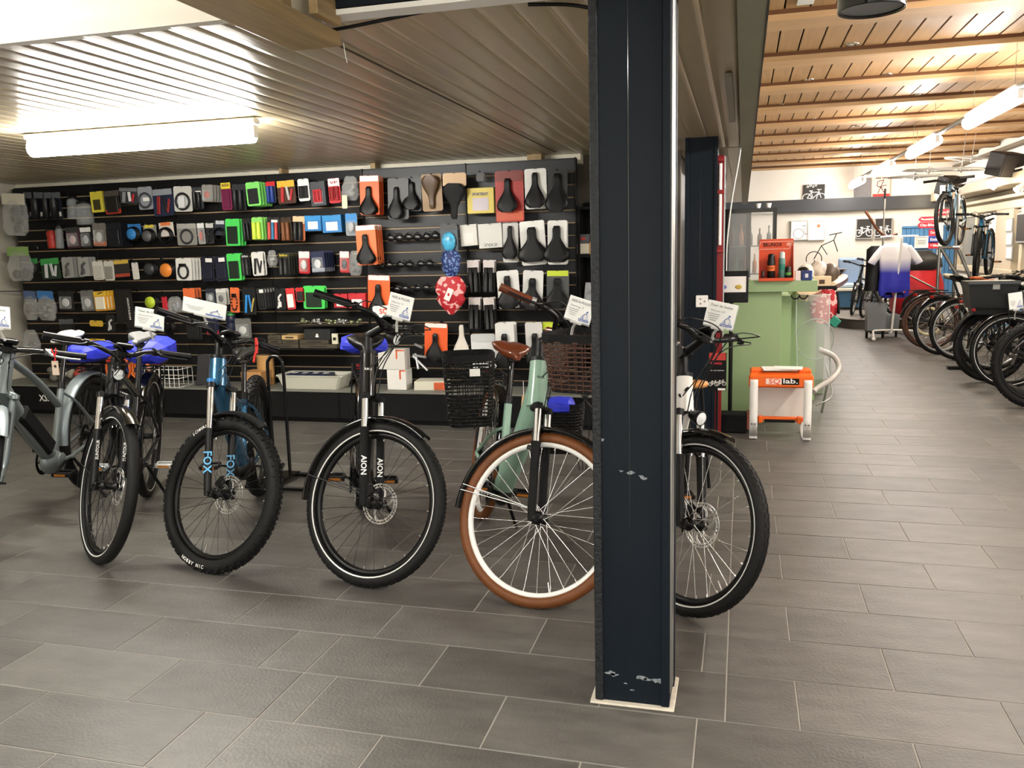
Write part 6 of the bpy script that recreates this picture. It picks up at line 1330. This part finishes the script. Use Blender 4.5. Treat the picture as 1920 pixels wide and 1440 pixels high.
t = thing('felt_hat', 'dark red hat lying in front of the helmets', 'hat', (PY(1505, 480, 9.2).x, 9.2, 1.0)); b = MB(); b.ball((0, 0, .12), (.06, .05, .04), 10); b.box((0, 0, .06), (.1, .1, .12), ch=.01); b.build('cap', U('5a2024'), t)
t = thing('plate_stack', 'stack of dark plates at the end of the worktop', 'plates', (1.12, 11.6, 1.0))
for k in range(4): b = MB(); b.lathe([(.001, .004), (.08, .004), (.13, .02), (.13, .025), (.001, .01)], Matrix.Translation((.01*k, 0, .018*k)), 18); b.build('plate', U('2a2624'), t)
t = thing('model_bicycle', 'black line of a small bicycle frame standing behind the helmets', 'model', (PY(1535, 480, 11.5).x, 11.5, 1.0)); b = MB(); b.M = Matrix.Translation((.03, 0, .12)) @ Matrix.Diagonal((.72, 1, .72, 1)); b.tube(arc((-.12, 0, .13), .13, -.3, 3.5, 14), .008, 6, up=(0, 1, 0)); b.tube([(-.12, 0, .13), (-.0, 0, .36), (.2, 0, .45), (.24, 0, .56)], .008, 6); b.tube([(.2, 0, .45), (.27, 0, .25)], .008, 6); b.tube([(.12, 0, .54), (.33, 0, .58)], .008, 6); b.tube([(.0, 0, .36), (.1, 0, .2)], .007, 6); b.M = None; b.tube([(-.05, 0, .0), (-.05, 0, .2)], .006, 5); b.box((-.05, 0, .006), (.12, .08, .012)); b.build('frame', BLKM, t)
# glass cabinet with bottles
gx0, gx1 = PY(1363, 450, 9.0).x, PY(1452, 450, 9.0).x; gz = PY(1400, 395, 9.0).z
gc = thing('glass_cabinet', 'black framed glass cabinet with bottles behind the counter', 'cabinet', ((gx0+gx1)/2, 9.2, 0)); gw = gx1-gx0
for x_ in (-gw/2, -.02, gw/2):
    b = MB(); b.box((x_, -.18, gz/2), (.04, .04, gz), ch=.003); b.build('post', BLKG, gc)
b = MB(); b.box((0, 0, gz), (gw+.04, .42, .04)); b.build('top', BLKG, gc); b = MB(); b.box((0, 0, .45), (gw, .4, .9)); b.build('lower_body', BLKG, gc)
for z_ in (1.12, 1.4): b = MB(); b.box((0, 0, z_), (gw-.02, .34, .012)); b.build('shelf', BLKG, gc)
b = MB(); b.box((0, -.2, (gz+.9)/2), (gw-.03, .004, gz-.92)); b.build('glass_door', GLASS, gc)
b = MB(); b.box((-.12, .19, (gz+.9)/2), (gw*.55, .01, gz-.92)); b.build('back_panel', BLKM, gc)
random.seed(11)
for k in range(9):
    x_ = gx0+.05+k*(gw-.1)/8; z_ = 1.13 if k % 2 else 1.41; r_ = .022; hb_ = random.uniform(.16, .22); c = ('5a2a1c', '3a5a3a', 'b06a3a', '8a4a2a', '2c3a2a', 'c07a4a', '4a3a2a', 'c98a5a', '3a4a3a')[k]
    t = thing('bottle', ('%s bottle on the %s shelf of the glass cabinet' % (('leftmost brown', 'leftmost green', 'second orange', 'second brown', 'middle dark green', 'third amber', 'third dark', 'pale amber', 'rightmost green')[k], 'lower' if k % 2 else 'upper')), 'bottle', (x_, 9.12, z_-.002)); b = MB(); b.lathe([(.001, 0), (r_, 0), (r_, hb_*.55), (r_*.4, hb_*.7), (r_*.35, hb_), (.001, hb_)], None, 12); b.build('glass_body', M_(c, .1), t)
for k in range(2): t = thing('cup', ('left', 'right')[k]+' small pale cup on top of the glass cabinet', 'cup', (gx0+.3+.1*k, 9.1, gz+.02)); b = MB(); b.lathe([(.02, 0), (.03, .05), (.026, .05), (.017, .004)], None, 12); b.build('cup', WHITE, t)
# till screen with white card, hanging cable
t = thing('till_screen', 'black till screen back with two taped pictures, at the counter left end', 'screen', (PY(1371, 538, 6.75).x, 6.75, PY(1371, 538, 6.75).z)); b = MB(); b.box((0, 0, 0), (.255, .03, .24), ch=.005); b.build('housing', BLK, t); b = MB(); b.box((-.0, -.018, .02), (.22, .004, .12)); b.build('white_card', WHITE, t); b = MB(); b.ball((-.06, -.021, -.0), (.028, .002, .018), 12); b.build('blue_print', U('5a74b4'), t); b = MB(); b.ball((.055, -.021, -.0), (.026, .002, .018), 10); b.build('yellow_print', U('c9b050'), t)
b = MB(); b.cyl((0, 0, -.12), (0, 0, -t.location.z+.02), .012, 8); b.build('stand_pole', BLK, t); b = MB(); b.cyl((0, 0, -t.location.z+.02), (0, 0, -t.location.z), .09, 16); b.build('stand_foot', BLK, t)
b = MB(); a = PY(1388, 283, 6.9); c2 = PY(1362, 508, 6.72); b.tube(bez([a+V((0, 0, .2)), a, (a*.6+c2*.4)+V((-.02, 0, 0)), (a*.25+c2*.75)+V((-.02, 0, 0)), c2], 6), .006, 6); o = b.build('white_cable', WHITE); tag(o, 'long white cable hanging from the soffit to the till screen', 'cable')
t = thing('papers', 'papers lying behind the till screen', 'paper', (px(1383, 7.1), 7.15, ZT)); b = MB(); b.box((0, 0, .01), (.2, .1, .018)); b.build('sheet', WHITE, t)
# leaflet board hanging by the counter
p = PY(1345, 697, 5.9); t = thing('poster_board', 'black poster with red and white lettering and two cyclists, by the counter', 'poster', p); b = MB(); b.box((0, 0, 0), (.12, .01, .26)); b.build('board', BLKM, t)
b = MB(); b.text('+ Swiss', XZ((-.01, -.007, .06)), .03, True, w=.08); b.build('lettering', U('c8303c'), t); b = MB(); b.text('by velo-fashion', XZ((0, -.007, .01)), .012, False, w=.09); b.build('lettering', WHITE, t); b = MB(); bd(b, -.025, -.085, .04, .003, -.006); bd(b, .025, -.08, .04, .003, -.006); b.build('print', WHITE, t); b = MB(); b.box((.03, -.006, -.12), (.05, .002, .014)); b.build('white_strip', WHITE, t)
b = MB(); b.box((0, -.006, .105), (.11, .002, .05)); b.build('red_band', U('b83a34'), t)
b = MB(); b.cyl((0, .01, .1), (0, .01, -p.z+.02), .008, 8); b.build('pole', BLK, t); b = MB(); b.cyl((0, .01, -p.z+.02), (0, .01, -p.z), .1, 16); b.build('foot', BLK, t)
p = PZ(1360, 812, 0); t = thing('wheel_ramp', 'low black box with reddish end cap on the floor before the counter', 'box', (p.x-.02, p.y+.1, 0)); b = MB(); b.box((0, 0, .07), (.36, .2, .14), ch=.01); b.build('body', BLKM, t); b = MB(); b.box((.19, 0, .09), (.03, .19, .12), ch=.004); b.build('end_cap', U('8a4a3c'), t)
p = PY(1302, 720, 5.0); t = thing('wood_disc', 'small round orange wooden stool behind the white head tube', 'stool', (p.x, p.y, p.z)); b = MB(); b.lathe([(.001, -.014), (.075, -.014), (.08, 0), (.075, .014), (.001, .014)], None, 20); b.build('seat', U('c98a4a'), t); 
for k in range(3): b = MB(); a = 2.1*k; b.cyl((.04*math.cos(a), .04*math.sin(a), -.01), (.09*math.cos(a), .09*math.sin(a), -p.z), .01, 8); b.build('leg', BLK, t)
# orange and white fitting stool
OR2 = mat('stool_orange', srgb('ee6a22'), .4)
p0, p1 = PZ(1404, 823, 0), PZ(1520, 826, 0); cxs = (p0.x+p1.x)/2; cys = 6.38; W2 = (p1.x-p0.x)/2-.03; zt = PY(1460, 700, cys).z
st = thing('fitting_stool', 'orange and white saddle fitting stool reading SQlab before the counter', 'stool', (cxs, cys+.12, 0))
for s_ in (-1, 1):
    b = MB(); loop = [(-.16, 0.03), (-.13, 0), (.13, 0), (.2, .06), (.16, .2), (.13, zt-.03), (-.13, zt-.03), (-.16, zt-.12)]
    lp = bez([(y, z, 0) for y, z in loop]+[(loop[0][0], loop[0][1], 0)], 3)
    b.rings([[V((s_*W2-.028, q.x, q.y)), V((s_*W2+.028, q.x, q.y)), V((s_*W2+.028, q.x*.94, q.y*.97+.012)), V((s_*W2-.028, q.x*.94, q.y*.97+.012))] for q in lp], True, False, True); b.build('leg_loop', WHITE, st)
    b = MB(); b.box((s_*W2, -.1, .004), (.05, .05, .012)); b.build('rubber_foot', BLK, st)
    for k in (-1, 1): b = MB(); b.cyl((s_*W2+k*.012, -.165, .12), (s_*W2+k*.012, -.171, .12), .005, 8); b.build('screw', SPKD, st)
b = MB(); b.box((0, -.13, zt-.055), (2*W2+.075, .05, .095), ch=.012); b.box((0, .02, zt-.012), (2*W2+.06, .28, .028), ch=.01); b.build('seat', OR2, st)
for s_ in (-1, 1): b = MB(); b.box((s_*(W2-.02), -.02, zt+.01), (.09, .14, .025), ch=.008); b.build('seat_pad', OR2, st)
b = MB(); b.box((-.045, -.1565, zt-.055), (.12, .002, .042), ch=.0005); b.build('logo_plate', U('f4d8cc'), st); b = MB(); b.box((.065, -.1565, zt-.055), (.12, .002, .045), ch=.0005); b.build('logo_plate', BLK, st)
b = MB(); b.text('SQ', XZ((-.045, -.158, zt-.055)), .05, True, w=.08); b.build('lettering', U('e8604a'), st); b = MB(); b.text('lab.', XZ((.065, -.158, zt-.052)), .05, True, w=.1); b.build('lettering', WHITE, st)
b = MB(); b.box((0, -.05, .14), (2*W2-.03, .05, .03), ch=.005); b.box((-W2+.05, -.08, .14), (.03, .06, .05), ch=.006); b.box((W2-.05, -.08, .14), (.03, .06, .05), ch=.006); b.build('cross_bar', OR2, st); b = MB(); b.box((0, -.082, .13), (2*W2-.16, .02, .02)); b.build('black_bar', BLK, st)
b = MB(); b.box((0, .1, zt*.5), (2*W2, .008, zt*.62)); b.build('rear_panel', mat('stool_panel', srgb('d8d3cc'), .4), st)
t = thing('papers', 'stack of white papers lying on the orange stool', 'paper', (cxs-.01, cys+.07, zt+.02)); b = MB(); b.box((0, 0, .006), (.24, .16, .01), rot=(0, 0, .08)); b.build('sheet', WHITE, t); b = MB(); b.box((.06, -.02, .014), (.2, .14, .006), rot=(0, 0, -.1)); b.build('sheet', WHITE, t)
# clear shield on a tube hoop beside the counter
t = thing('clear_shield', 'clear acrylic shield with a bent white tube hoop beside the green counter', 'shield', (PZ(1530, 790, 0).x, 7.25, 0)); gl, gr = PY(1493, 560, 7.2), PY(1556, 548, 7.2); xl, xr = gl.x-t.location.x, gr.x-t.location.x
b = MB(); zz = PY(1520, 553, 7.2).z; rs = []
for k in range(9): f = k/8; x_ = xl+(xr-xl)*f; rs.append([V((x_+.03, -.03*math.sin(PI*f), .32)), V((x_+.005, -.08*math.sin(PI*f)-.05, zz*.7)), V((x_, -.06*math.sin(PI*f)-.05, zz))])
b.rings(rs, False, False, True, False); b.build('shield', mat('shield_glass', (.8, .86, .83), .06, alpha=.3, spec=.8), t)
for e_ in (0, 8): b = MB(); b.tube(rs[e_], .004, 5); b.build('shield_edge', mat('edge_glass', srgb('c8d0cc'), .2), t)
b = MB(); b.tube([q_[2] for q_ in rs], .004, 5); b.build('shield_edge', mat('edge_glass', srgb('c8d0cc'), .2), t)
b = MB(); a_, c_ = PY(1535, 655, 7.2), PY(1532, 728, 6.9); b.tube(bez([a_-t.location, PY(1563, 668, 7.2)-t.location, PY(1573, 690, 7.15)-t.location, PY(1560, 710, 7.0)-t.location, c_-t.location, PY(1525, 735, 6.85)-t.location+V((0, 0, 0))], 6), .022, 10); b.build('hoop', mat('grey_hoop', srgb('b5b0aa'), .4), t)
b = MB(); b.tube(bez([PY(1530, 760, 6.9)-t.location, PY(1560, 740, 7.1)-t.location, (.1, .3, .4)], 5), .006, 6); b.tube(bez([(xl+.03, .1, .02), (xl+.03, .05, .32)], 4), .01, 6); b.tube(bez([(xr-.02, .1, .02), (xr+.02, .05, .32)], 4), .01, 6); b.build('stay', ALU, t)
b = MB(); wc = V(((xl+xr)/2+.05, .25, .62)); b.tube(arc(wc, .17, 0, 2*PI, 30, (.9, .4, 0))[:-1], .005, 6, True, up=(0, 1, 0)); b.build('hoop_ring', mat('ring_grey', srgb('8f9a8f'), .5), t)
t = thing('flowered_bag', 'pink and red flowered bag hanging from the worktop edge', 'bag', (PY(1548, 570, 8.0).x, 8.0, PY(1548, 572, 8.0).z)); b = MB(); rs = []
for k in range(7): f = k/6; z_ = .14-.3*f; w_ = (.07, .1, .12, .12, .115, .1, .05)[k]; rs.append([V((w_*math.cos(q)-.02*f, .05*math.sin(q), z_)) for q in [2*PI*j/12 for j in range(12)]])
b.rings(rs); b.build('body', FRED, t); b = MB(); b.box((.1, 0, .02), (.025, .06, .2), rot=(0, -.1, 0), ch=.01); b.box((0, 0, .15), (.18, .06, .04), ch=.01); b.build('black_trim', BLKM, t)
t = thing('teal_pouch', 'small teal pouch dangling below the flowered bag', 'pouch', (PY(1565, 603, 7.9).x, 7.9, PY(1565, 603, 7.9).z)); b = MB(); b.box((0, 0, 0), (.08, .02, .08), rot=(0, .7, 0), ch=.006); b.build('pouch', U('1f8a74'), t); b = MB(); b.tube([(0, 0, .05), (0, 0, .12)], .003, 4); b.build('strap', BLK, t)
# ------------------------------------------------------------------ row of bicycles along the right
def rowbike(label, rx, ry, hd, cfg, lean=4, steer=12):
    c = dict(wb=1.08, stand=False, crank=.6, display=False, light='bar', disc=False); c.update(cfg); a = math.radians(hd); wb_ = c['wb']
    return bike(label, (rx+wb_*math.cos(a), ry+wb_*math.sin(a)), hd, hd+steer, lean, c, hero=False)
BROWNT = mat('brown_tyre', srgb('3f2a20'), .6, var=.1, vs=20)
r, i = rowbike('bicycle with brown tyre and pale chain ring, farthest of the right hand row', 2.39, 12.1, 4, dict(tyre=BROWNT, frame=M_('4a2018', .3), rim=M_('5a3a2a', .4), saddle=M_('d8cdb4', .4), spoke=SPK, rackm=BLK, grip=M_('d8cdb4', .4), w=.05), 4)
b = MB(); b.lathe([(.19, -.02), (.19, .02), (.155, .02), (.155, -.02)], Matrix.Translation((0, .06, .36)) @ Matrix.Rotation(PI/2, 4, 'X'), 30, True, True); b.build('wheel_lock_ring', M_('d9c9a0', .4), r)
rowbike('black bicycle with silver rim and orange side reflector, second farthest of the right hand row', 2.40, 11.5, 20, dict(rim=SILVER, spoke=SPK, frame=BLKG, w=.045), 4)
rowbike('bicycle with bright silver rim and blue frame, third farthest of the right hand row', 2.49, 11.0, 17, dict(rim=SILVER, spoke=SPK, frame=M_('3a6f8a', .3), w=.045, saddle=M_('a8542a', .35)), 3)
rowbike('black bicycle with very wide black fender, middle of the right hand row', 2.40, 9.3, 9, dict(frame=BLKG, w=.062, fenderm=BLKM, saddle=BLK), 4)
rowbike('black e-bike with thin reflex ring, second nearest of the right hand row', 2.46, 8.9, 6, dict(frame=BLKG, w=.05, stripe=True, battery=True, saddle=BLK), 4)
r, i = rowbike('mountain bike with knobbly rear tyre cut by the right edge of the photo', 2.40, 7.85, 3, dict(frame=BLKM, w=.066, R=.37, tread=((-52, -26, 0, 26, 52), 40, .018, .014, .007), tread_all=True, fender=False, rack=False, bar='flat', ft='dia', disc=True), 3)
rowbike('dark bicycle standing behind between the middle and the silver rimmed bicycles', 2.62, 10.1, 8, dict(frame=M_('2a2c30', .3), rim=SILVER, spoke=SPK, w=.045, sadz=1.0), 4)
p = PY(1860, 553, 9.0); t = thing('pannier_box', 'black pannier crate with white label strip on the right hand row rack', 'crate', (p.x, p.y+.1, p.z)); b = MB(); b.rings([[V((-.18, -.12, -.13)), V((.18, -.12, -.13)), V((.18, .12, -.13)), V((-.18, .12, -.13))], [V((-.22, -.15, .13)), V((.22, -.15, .13)), V((.22, .15, .13)), V((-.22, .15, .13))]], smooth=False); b.build('crate', mat('crate_black', srgb('1c1f20'), .35), t); b = MB(); b.box((.02, -.15, .09), (.06, .01, .07)); b.build('label', U('7a7c78'), t); b = MB(); b.box((0, -.155, .12), (.44, .012, .03)); b.build('rim', U('3a3d3e'), t)
b = MB(); b.box((0, 0, -.16), (.3, .2, .06), ch=.005); b.build('mount', BLK, t)
sign('white price sign low at the right edge, on the row of bicycles', ((1893, 551), (1917, 546), (1918, 578), (1890, 580)), 8.9, 'E-Bike / Velo', ' ', ' ')
t = thing('rack_bar', 'low black floor rail holding the wheels of the right hand row', 'stand', (2.45, 10.0, 0)); b = MB(); b.box((0, 0, .03), (.05, 3.6, .05), ch=.005); b.build('rail', BLK, t); b = MB(); b.box((-.1, .2, .02), (.3, .08, .03)); b.build('foot', BLK, t)
for y_ in (-.6, .5): b = MB(); b.tube(bez([(.0, y_, .05), (.02, y_-.03, .5), (.05, y_, .62), (.08, y_+.03, .5), (.06, y_, .05)], 5), .012, 6, up=(0, 1, 0)); b.build('hoop', BLKG, t)
# raised bicycles on silver stands
SB = mat('silver_blue_paint', srgb('7fa5bd'), .25, .5, coat=.4); SBL = mat('petrol_paint', srgb('1f5f86'), .25, .4, coat=.4)
def raised(label, fx, fy, fz, hd, cfg, steer=0):
    c = dict(R=.34, w=.05, wb=1.02, ft='dia', bar='flat', stand=False, fender=False, rack=False, display=False, light=None, disc=True, motor=False, sadz=.8, barup=0, crown=.38, htl=.1, dt=.03, barw=.3); c.update(cfg)
    r, i = bike(label, (fx, fy), hd, hd+steer, 0, c, hero=False); m = r.matrix_world.copy(); r.matrix_world = Matrix.Translation((0, 0, fz)) @ m; return r, i
raised('silver blue mountain bike raised high on the metal stand', 2.50, 12.1, 1.33, -112, dict(frame=SB), -8)
raised('petrol blue bicycle raised behind the silver blue one', 2.92, 12.3, .88, -112, dict(frame=SBL), 5)
t = thing('bike_tower', 'silver metal tower stand carrying the raised bicycles', 'stand', (2.62, 12.5, 0)); b = MB()
for a, c_ in (((-.12, -.1, 1.31), (-.12, -.1, 0)), ((.12, .1, 2.0), (.12, .1, 0)), ((-.12, -.1, 1.31), (.12, -.1, 1.31)), ((-.1, -.1, 1.3), (.35, -.1, .55)), ((.1, -.1, 1.3), (.62, -.1, .1)), ((.05, .5, 1.31), (.05, -.5, 1.31)), ((.12, .1, 1.31), (-.12, -.1, 1.31)), ((.3, -.3, .87), (.45, .7, .87)), ((.12, .1, .87), (.4, .2, .87))):
    b = MB(); b.cyl(a, c_, .022, 8); b.build('tube', ALU, t)
# sign post with arrows
sp = thing('sign_post', 'white post with red and blue arrow signs', 'sign', (PY(1760, 500, 14.6).x, 14.6, 0)); b = MB(); b.box((0, 0, 1.12), (.07, .05, 2.24), ch=.005); b.build('post', WHITE, sp)
RS, BS = mat('sign_red', srgb('c02038'), .45), mat('sign_blue2', srgb('2a3f94'), .45)
for (xa, xb, y_, h_, m_, s_, side) in ((1755, 1780, 398, 11, RS, 'Kalkhoff', 0), (1722, 1758, 411, 9, RS, 'Mountainbikes', 1), (1720, 1758, 422, 10, RS, 'City-Bikes', 1), (1742, 1760, 436, 11, RS, 'Damen', 0), (1741, 1760, 449, 12, BS, 'Kinder', 0), (1741, 1759, 460, 11, RS, '+ bike', 0)):
    q = PY((xa+xb)/2, y_, 14.55); w_ = PY(xb, y_, 14.55).x-PY(xa, y_, 14.55).x; h_ = h_/1640*14.6; x_ = q.x-sp.location.x
    b = MB(); b.ext([(-w_/2, 0), (-w_/2+.04, -h_/2), (w_/2, -h_/2), (w_/2, h_/2), (-w_/2+.04, h_/2)] if side else [(-w_/2, -h_/2), (w_/2, -h_/2), (w_/2, h_/2), (-w_/2, h_/2)], .012, XZ((x_, -.04, q.z))); o = b.build('arrow_board', m_, sp)
    b = MB(); b.text(s_, XZ((x_+.01, -.042, q.z)), h_*.6, True, w=w_*.78); b.build('lettering', WHITE, o)
# jersey on white rolling rack
jr = thing('clothes_rack', 'white rolling clothes rack with bent feet and castors', 'rack', (2.1, 13.3, 0)); b = MB(); b.cyl((0, -.0, .1), (.05, -.24, 1.45), .016, 8); b.cyl((.05, -.24, 1.45), (.05, 0, 1.49), .016, 8); b.build('pole', WHITE, jr)
b = MB(); b.tube(bez([(-.27, -.25, .05), (-.27, -.2, .1), (-.2, 0, .13), (.25, 0, .13), (.3, -.2, .1), (.3, -.25, .05)], 5), .014, 7); b.build('foot', WHITE, jr)
for x_ in (-.27, .3): b = MB(); b.ball((x_, -.25, .03), .03, 10); b.build('castor', WHITE, jr)
b = MB(); b.cyl((-.2, 0, 1.48), (.3, 0, 1.48), .012, 7); b.build('arm', WHITE, jr)
JM = bpy.data.materials.new('jersey_fade'); JM.use_nodes = True; nt = JM.node_tree; tc = nt.nodes.new('ShaderNodeTexCoord'); sx = nt.nodes.new('ShaderNodeSeparateXYZ'); mr = nt.nodes.new('ShaderNodeMapRange'); mr.inputs['From Min'].default_value = -.16; mr.inputs['From Max'].default_value = .04
mx = nt.nodes.new('ShaderNodeMix'); mx.data_type = 'RGBA'; mx.inputs['A'].default_value = (*srgb('2a2fae'), 1); mx.inputs['B'].default_value = (*srgb('f2f0f2'), 1)
nt.links.new(tc.outputs['Object'], sx.inputs[0]); nt.links.new(sx.outputs['Z'], mr.inputs[0]); nt.links.new(mr.outputs[0], mx.inputs['Factor']); nt.links.new(mx.outputs['Result'], nt.nodes['Principled BSDF'].inputs['Base Color']); nt.nodes['Principled BSDF'].inputs['Roughness'].default_value = .6
jc = PY(1677, 505, 13.25); t = thing('cycling_jersey', 'white to blue fading cycling jersey hanging on the rolling rack', 'jersey', (jc.x, 13.22, PY(1677, 490, 13.22).z)); b = MB(); rs = []
for z_, w_, d_ in ((.26, .07, .05), (.25, .14, .07), (.2, .2, .08), (.1, .215, .085), (-.05, .205, .08), (-.2, .2, .08), (-.34, .215, .085), (-.42, .2, .08), (-.44, .19, .07)): rs.append([V((w_*math.copysign(abs(math.cos(q))**.8, math.cos(q)), d_*math.sin(q)+.012*math.sin(5*q), z_+(-.05 if z_ < -.3 and abs(math.cos(q)) > .6 else 0))) for q in [2*PI*k/24 for k in range(24)]])
b.rings(rs, caps=False)
for s_ in (-1, 1): b.tube([(s_*.16, 0, .2), (s_*.24, 0, .09), (s_*.31, 0, -.02), (s_*.315, 0, -.03)], [.06, .068, .07, .068], 12, asp=.8, up=(0, 1, 0))
b.build('jersey', JM, t); b = MB(); b.tube([(-.01, -.05, .24), (0, -.075, .2), (.0, -.083, .0)], .006, 5); b.build('zip', U('7c7c80'), t)
t = thing('cycling_shorts', 'black cycling shorts with blue hems below the jersey', 'shorts', (jc.x+.02, 13.36, .95)); b = MB()
for s_ in (-1, 1): b.tube([(s_*.07, 0, .08), (s_*.08, 0, -.1), (s_*.09, 0, -.3)], [.09, .085, .08], 10)
b.build('fabric', U('0d0d12'), t); b = MB(); [b.tube([(s_*.09, 0, -.3), (s_*.09, 0, -.35)], .083, 10) for s_ in (-1, 1)]; b.build('hem', U('2a2fae'), t)
t = thing('black_jacket', 'black jacket hanging at the left of the jersey', 'jacket', (jc.x-.24, 13.42, 1.1)); b = MB(); b.rings([[V((w_*math.cos(q), .06*math.sin(q), z_)) for q in [2*PI*k/12 for k in range(12)]] for z_, w_ in ((.25, .06), (.2, .12), (0, .12), (-.4, .13))]); b.build('fabric', U('101014'), t)
t = thing('pole_lamp', 'grey pole with black tip rising behind the jersey', 'pole', (PY(1657, 420, 14.2).x, 14.2, 0)); b = MB(); b.cyl((0, 0, 0), (0, 0, 2.05), .015, 8); b.build('pole', ALU, t); b = MB(); b.cyl((0, 0, 2.05), (0, 0, 2.2), .017, 8); b.build('tip', BLK, t); b = MB(); b.cyl((0, 0, 0), (0, 0, .02), .14, 16); b.build('foot', BLK, t)
b = MB(); b.tube(bez([(-.28, -.1, 1.87), (-.2, -.1, 1.75), (-.1, -.05, 1.6), (.05, 0, 1.48), (.2, 0, 1.52)], 5), .02, 7); b.build('branch', U('5a3018'), t, label='brown branch like hook')
for i, (xa, xb, za, h_, c, l) in enumerate(((1624, 1662, .12, .4, '8f9396', 'tall translucent grey bin of clothes under the rack'), (1658, 1690, .12, .22, '7f8386', 'low translucent grey bin beside the tall bin'))):
    a, c_ = PY(xa, 600, 13.4).x, PY(xb, 600, 13.4).x; t = thing('storage_bin', l, 'bin', ((a+c_)/2, 13.5+.15*i, .0)); w_ = c_-a; b = MB(); b.rings([[V((-w_*.43, -.13, za)), V((w_*.43, -.13, za)), V((w_*.43, .13, za)), V((-w_*.43, .13, za))], [V((-w_/2, -.16, za+h_)), V((w_/2, -.16, za+h_)), V((w_/2, .16, za+h_)), V((-w_/2, .16, za+h_))]], smooth=False, caps=False); b.build('tub', mat('bin_grey%d' % i, srgb(c), .3, alpha=.75), t)
    b = MB(); b.ball((0, 0, za+h_*.5), (w_*.4, .1, h_*.5), 12); b.build('clothes', U('2a2c30'), t); b = MB(); b.box((0, 0, za-.01), (w_*.9, .28, .02)); b.build('base', BLK, t)
    for x_ in (-w_*.4, w_*.4): b = MB(); b.cyl((x_, 0, 0), (x_, 0, za), .02, 8); b.build('leg', BLK, t)
# red child trailer
p = PY(1722, 520, 14.2); t = thing('child_trailer', 'red and black child trailer behind the rolling rack', 'trailer', (p.x, 14.3, 0)); b = MB(); b.rings([[V((w_*a, d_*c_, z_)) for a, c_ in ((-1, -.8), (-.8, -1), (.8, -1), (1, -.8), (1, .8), (.8, 1), (-.8, 1), (-1, .8))] for z_, w_, d_ in ((.3, .3, .3), (.35, .34, .34), (.75, .33, .33), (.98, .26, .3))]); b.build('body', U('c8242a'), t)
b = MB(); b.rings([[V((w_*a-.06, d_*c_, z_)) for a, c_ in ((-1, -.8), (-.8, -1), (.8, -1), (1, -.8), (1, .8), (.8, 1), (-.8, 1), (-1, .8))] for z_, w_, d_ in ((.97, .28, .31), (1.02, .36, .33), (1.14, .34, .32), (1.26, .2, .2))]); b.build('cover', U('1f2020'), t)
b = MB(); b.tube(arc((.0, -.38, .42), .24, 0, 2*PI, 26)[:-1], .024, 7, True, up=(0, 1, 0)); b.cyl((0, -.33, .42), (0, -.36, .42), .2, 24); b.build('wheel', RUB, t); b = MB(); b.tube([(-.32, -.37, .98), (.5, -.45, .52)], .014, 6); b.build('tow_bar', ALU, t)
b = MB(); b.cyl((0, -.1, .0), (0, -.1, .3), .03, 8); b.build('stand_leg', BLK, t)
# bench with pale blue cushions on the podium, small folding bikes
bn = thing('bench', 'bench with pale blue cushions on the podium by the far wall', 'bench', (PY(1600, 530, 17.2).x, 17.35, .15)); b = MB(); b.box((0, 0, .2), (.95, .5, .3)); b.build('base', U('3f6a8c'), bn); b = MB(); b.box((0, -.02, .38), (1.05, .56, .05), ch=.008); b.build('seat_board', U('e5dcc8'), bn)
b = MB(); b.box((-.42, -.2, .09), (.06, .06, .18)); b.box((.42, -.2, .09), (.06, .06, .18)); b.box((0, .1, .03), (.9, .3, .06)); b.build('plinth', U('d8ceb8'), bn)
b = MB(); b.box((0, .0, .45), (.5, .46, .09), ch=.03); b.build('seat_cushion', M_('a9bccf', .8), bn); b = MB(); b.box((-.02, .18, .72), (.46, .1, .5), rot=(.12, 0, 0), ch=.03); b.build('back_cushion', M_('8fa6c2', .8), bn)
t = thing('pink_magazine', 'pinkish open magazine lying on the bench seat', 'magazine', (bn.location.x-.36, 17.2, .56)); b = MB(); b.box((0, 0, .008), (.26, .18, .012), rot=(0, .05, .2)); b.build('pages', mat('pinkish', srgb('c9a49a'), .7, var=.3, vs=14), t)
SMALL = dict(R=.25, w=.045, wb=.98, motor=False, rack=True, stand=True, display=False, disc=False, barup=.18, sadz=.85, crown=.32, htl=.12, fork='rigid', rim=SILVER, spoke=SPK, light='crown')
for (px_, py_, hd, lab, dz) in ((1597, 591, -118, 'small black folding bicycle on the podium beside the bench', .15), (1626, 601, -125, 'black bicycle with pale rim on the podium edge, left of the jersey', .15)):
    p = PZ(px_, py_, .15); c = dict(SMALL);
    if px_ > 1600: c.update(R=.3, rim=SILVER)
    p.y = max(p.y, 15.3); r, i = bike(lab, (p.x, p.y), hd, hd+14, 3, c, hero=False); r.matrix_world = Matrix.Translation((0, 0, .15)) @ r.matrix_world
# bicycle wheels hanging flat below the ceiling as decoration
for k, (px_, py_, l) in enumerate(((1716, 331, 'lowest and leftmost'), (1742, 319, 'second'), (1803, 317, 'third'), (1822, 298, 'topmost'))):
    p = PY(px_, py_, 12.6+.2*k); t = thing('hanging_wheel', 'silver bicycle wheel hung flat below the pine ceiling, %s of four' % l, 'wheel', p, (PI/2+.04, .03*k, 0))
    make_wheel(t, (0, 0, 0), .34, .028, dict(tyre=M_('b5b5b0', .4), rim=SILVER, spoke=SPK, hub=SILVER), False, True, False)
    b = MB(); b.cyl((0, -.02, 0), (0, -.05-(2.84-p.z), 0), .004, 5) if False else b.cyl((0, .02, 0), (0, (2.84-p.z), 0), .004, 5); b.build('wire', ALU, t)
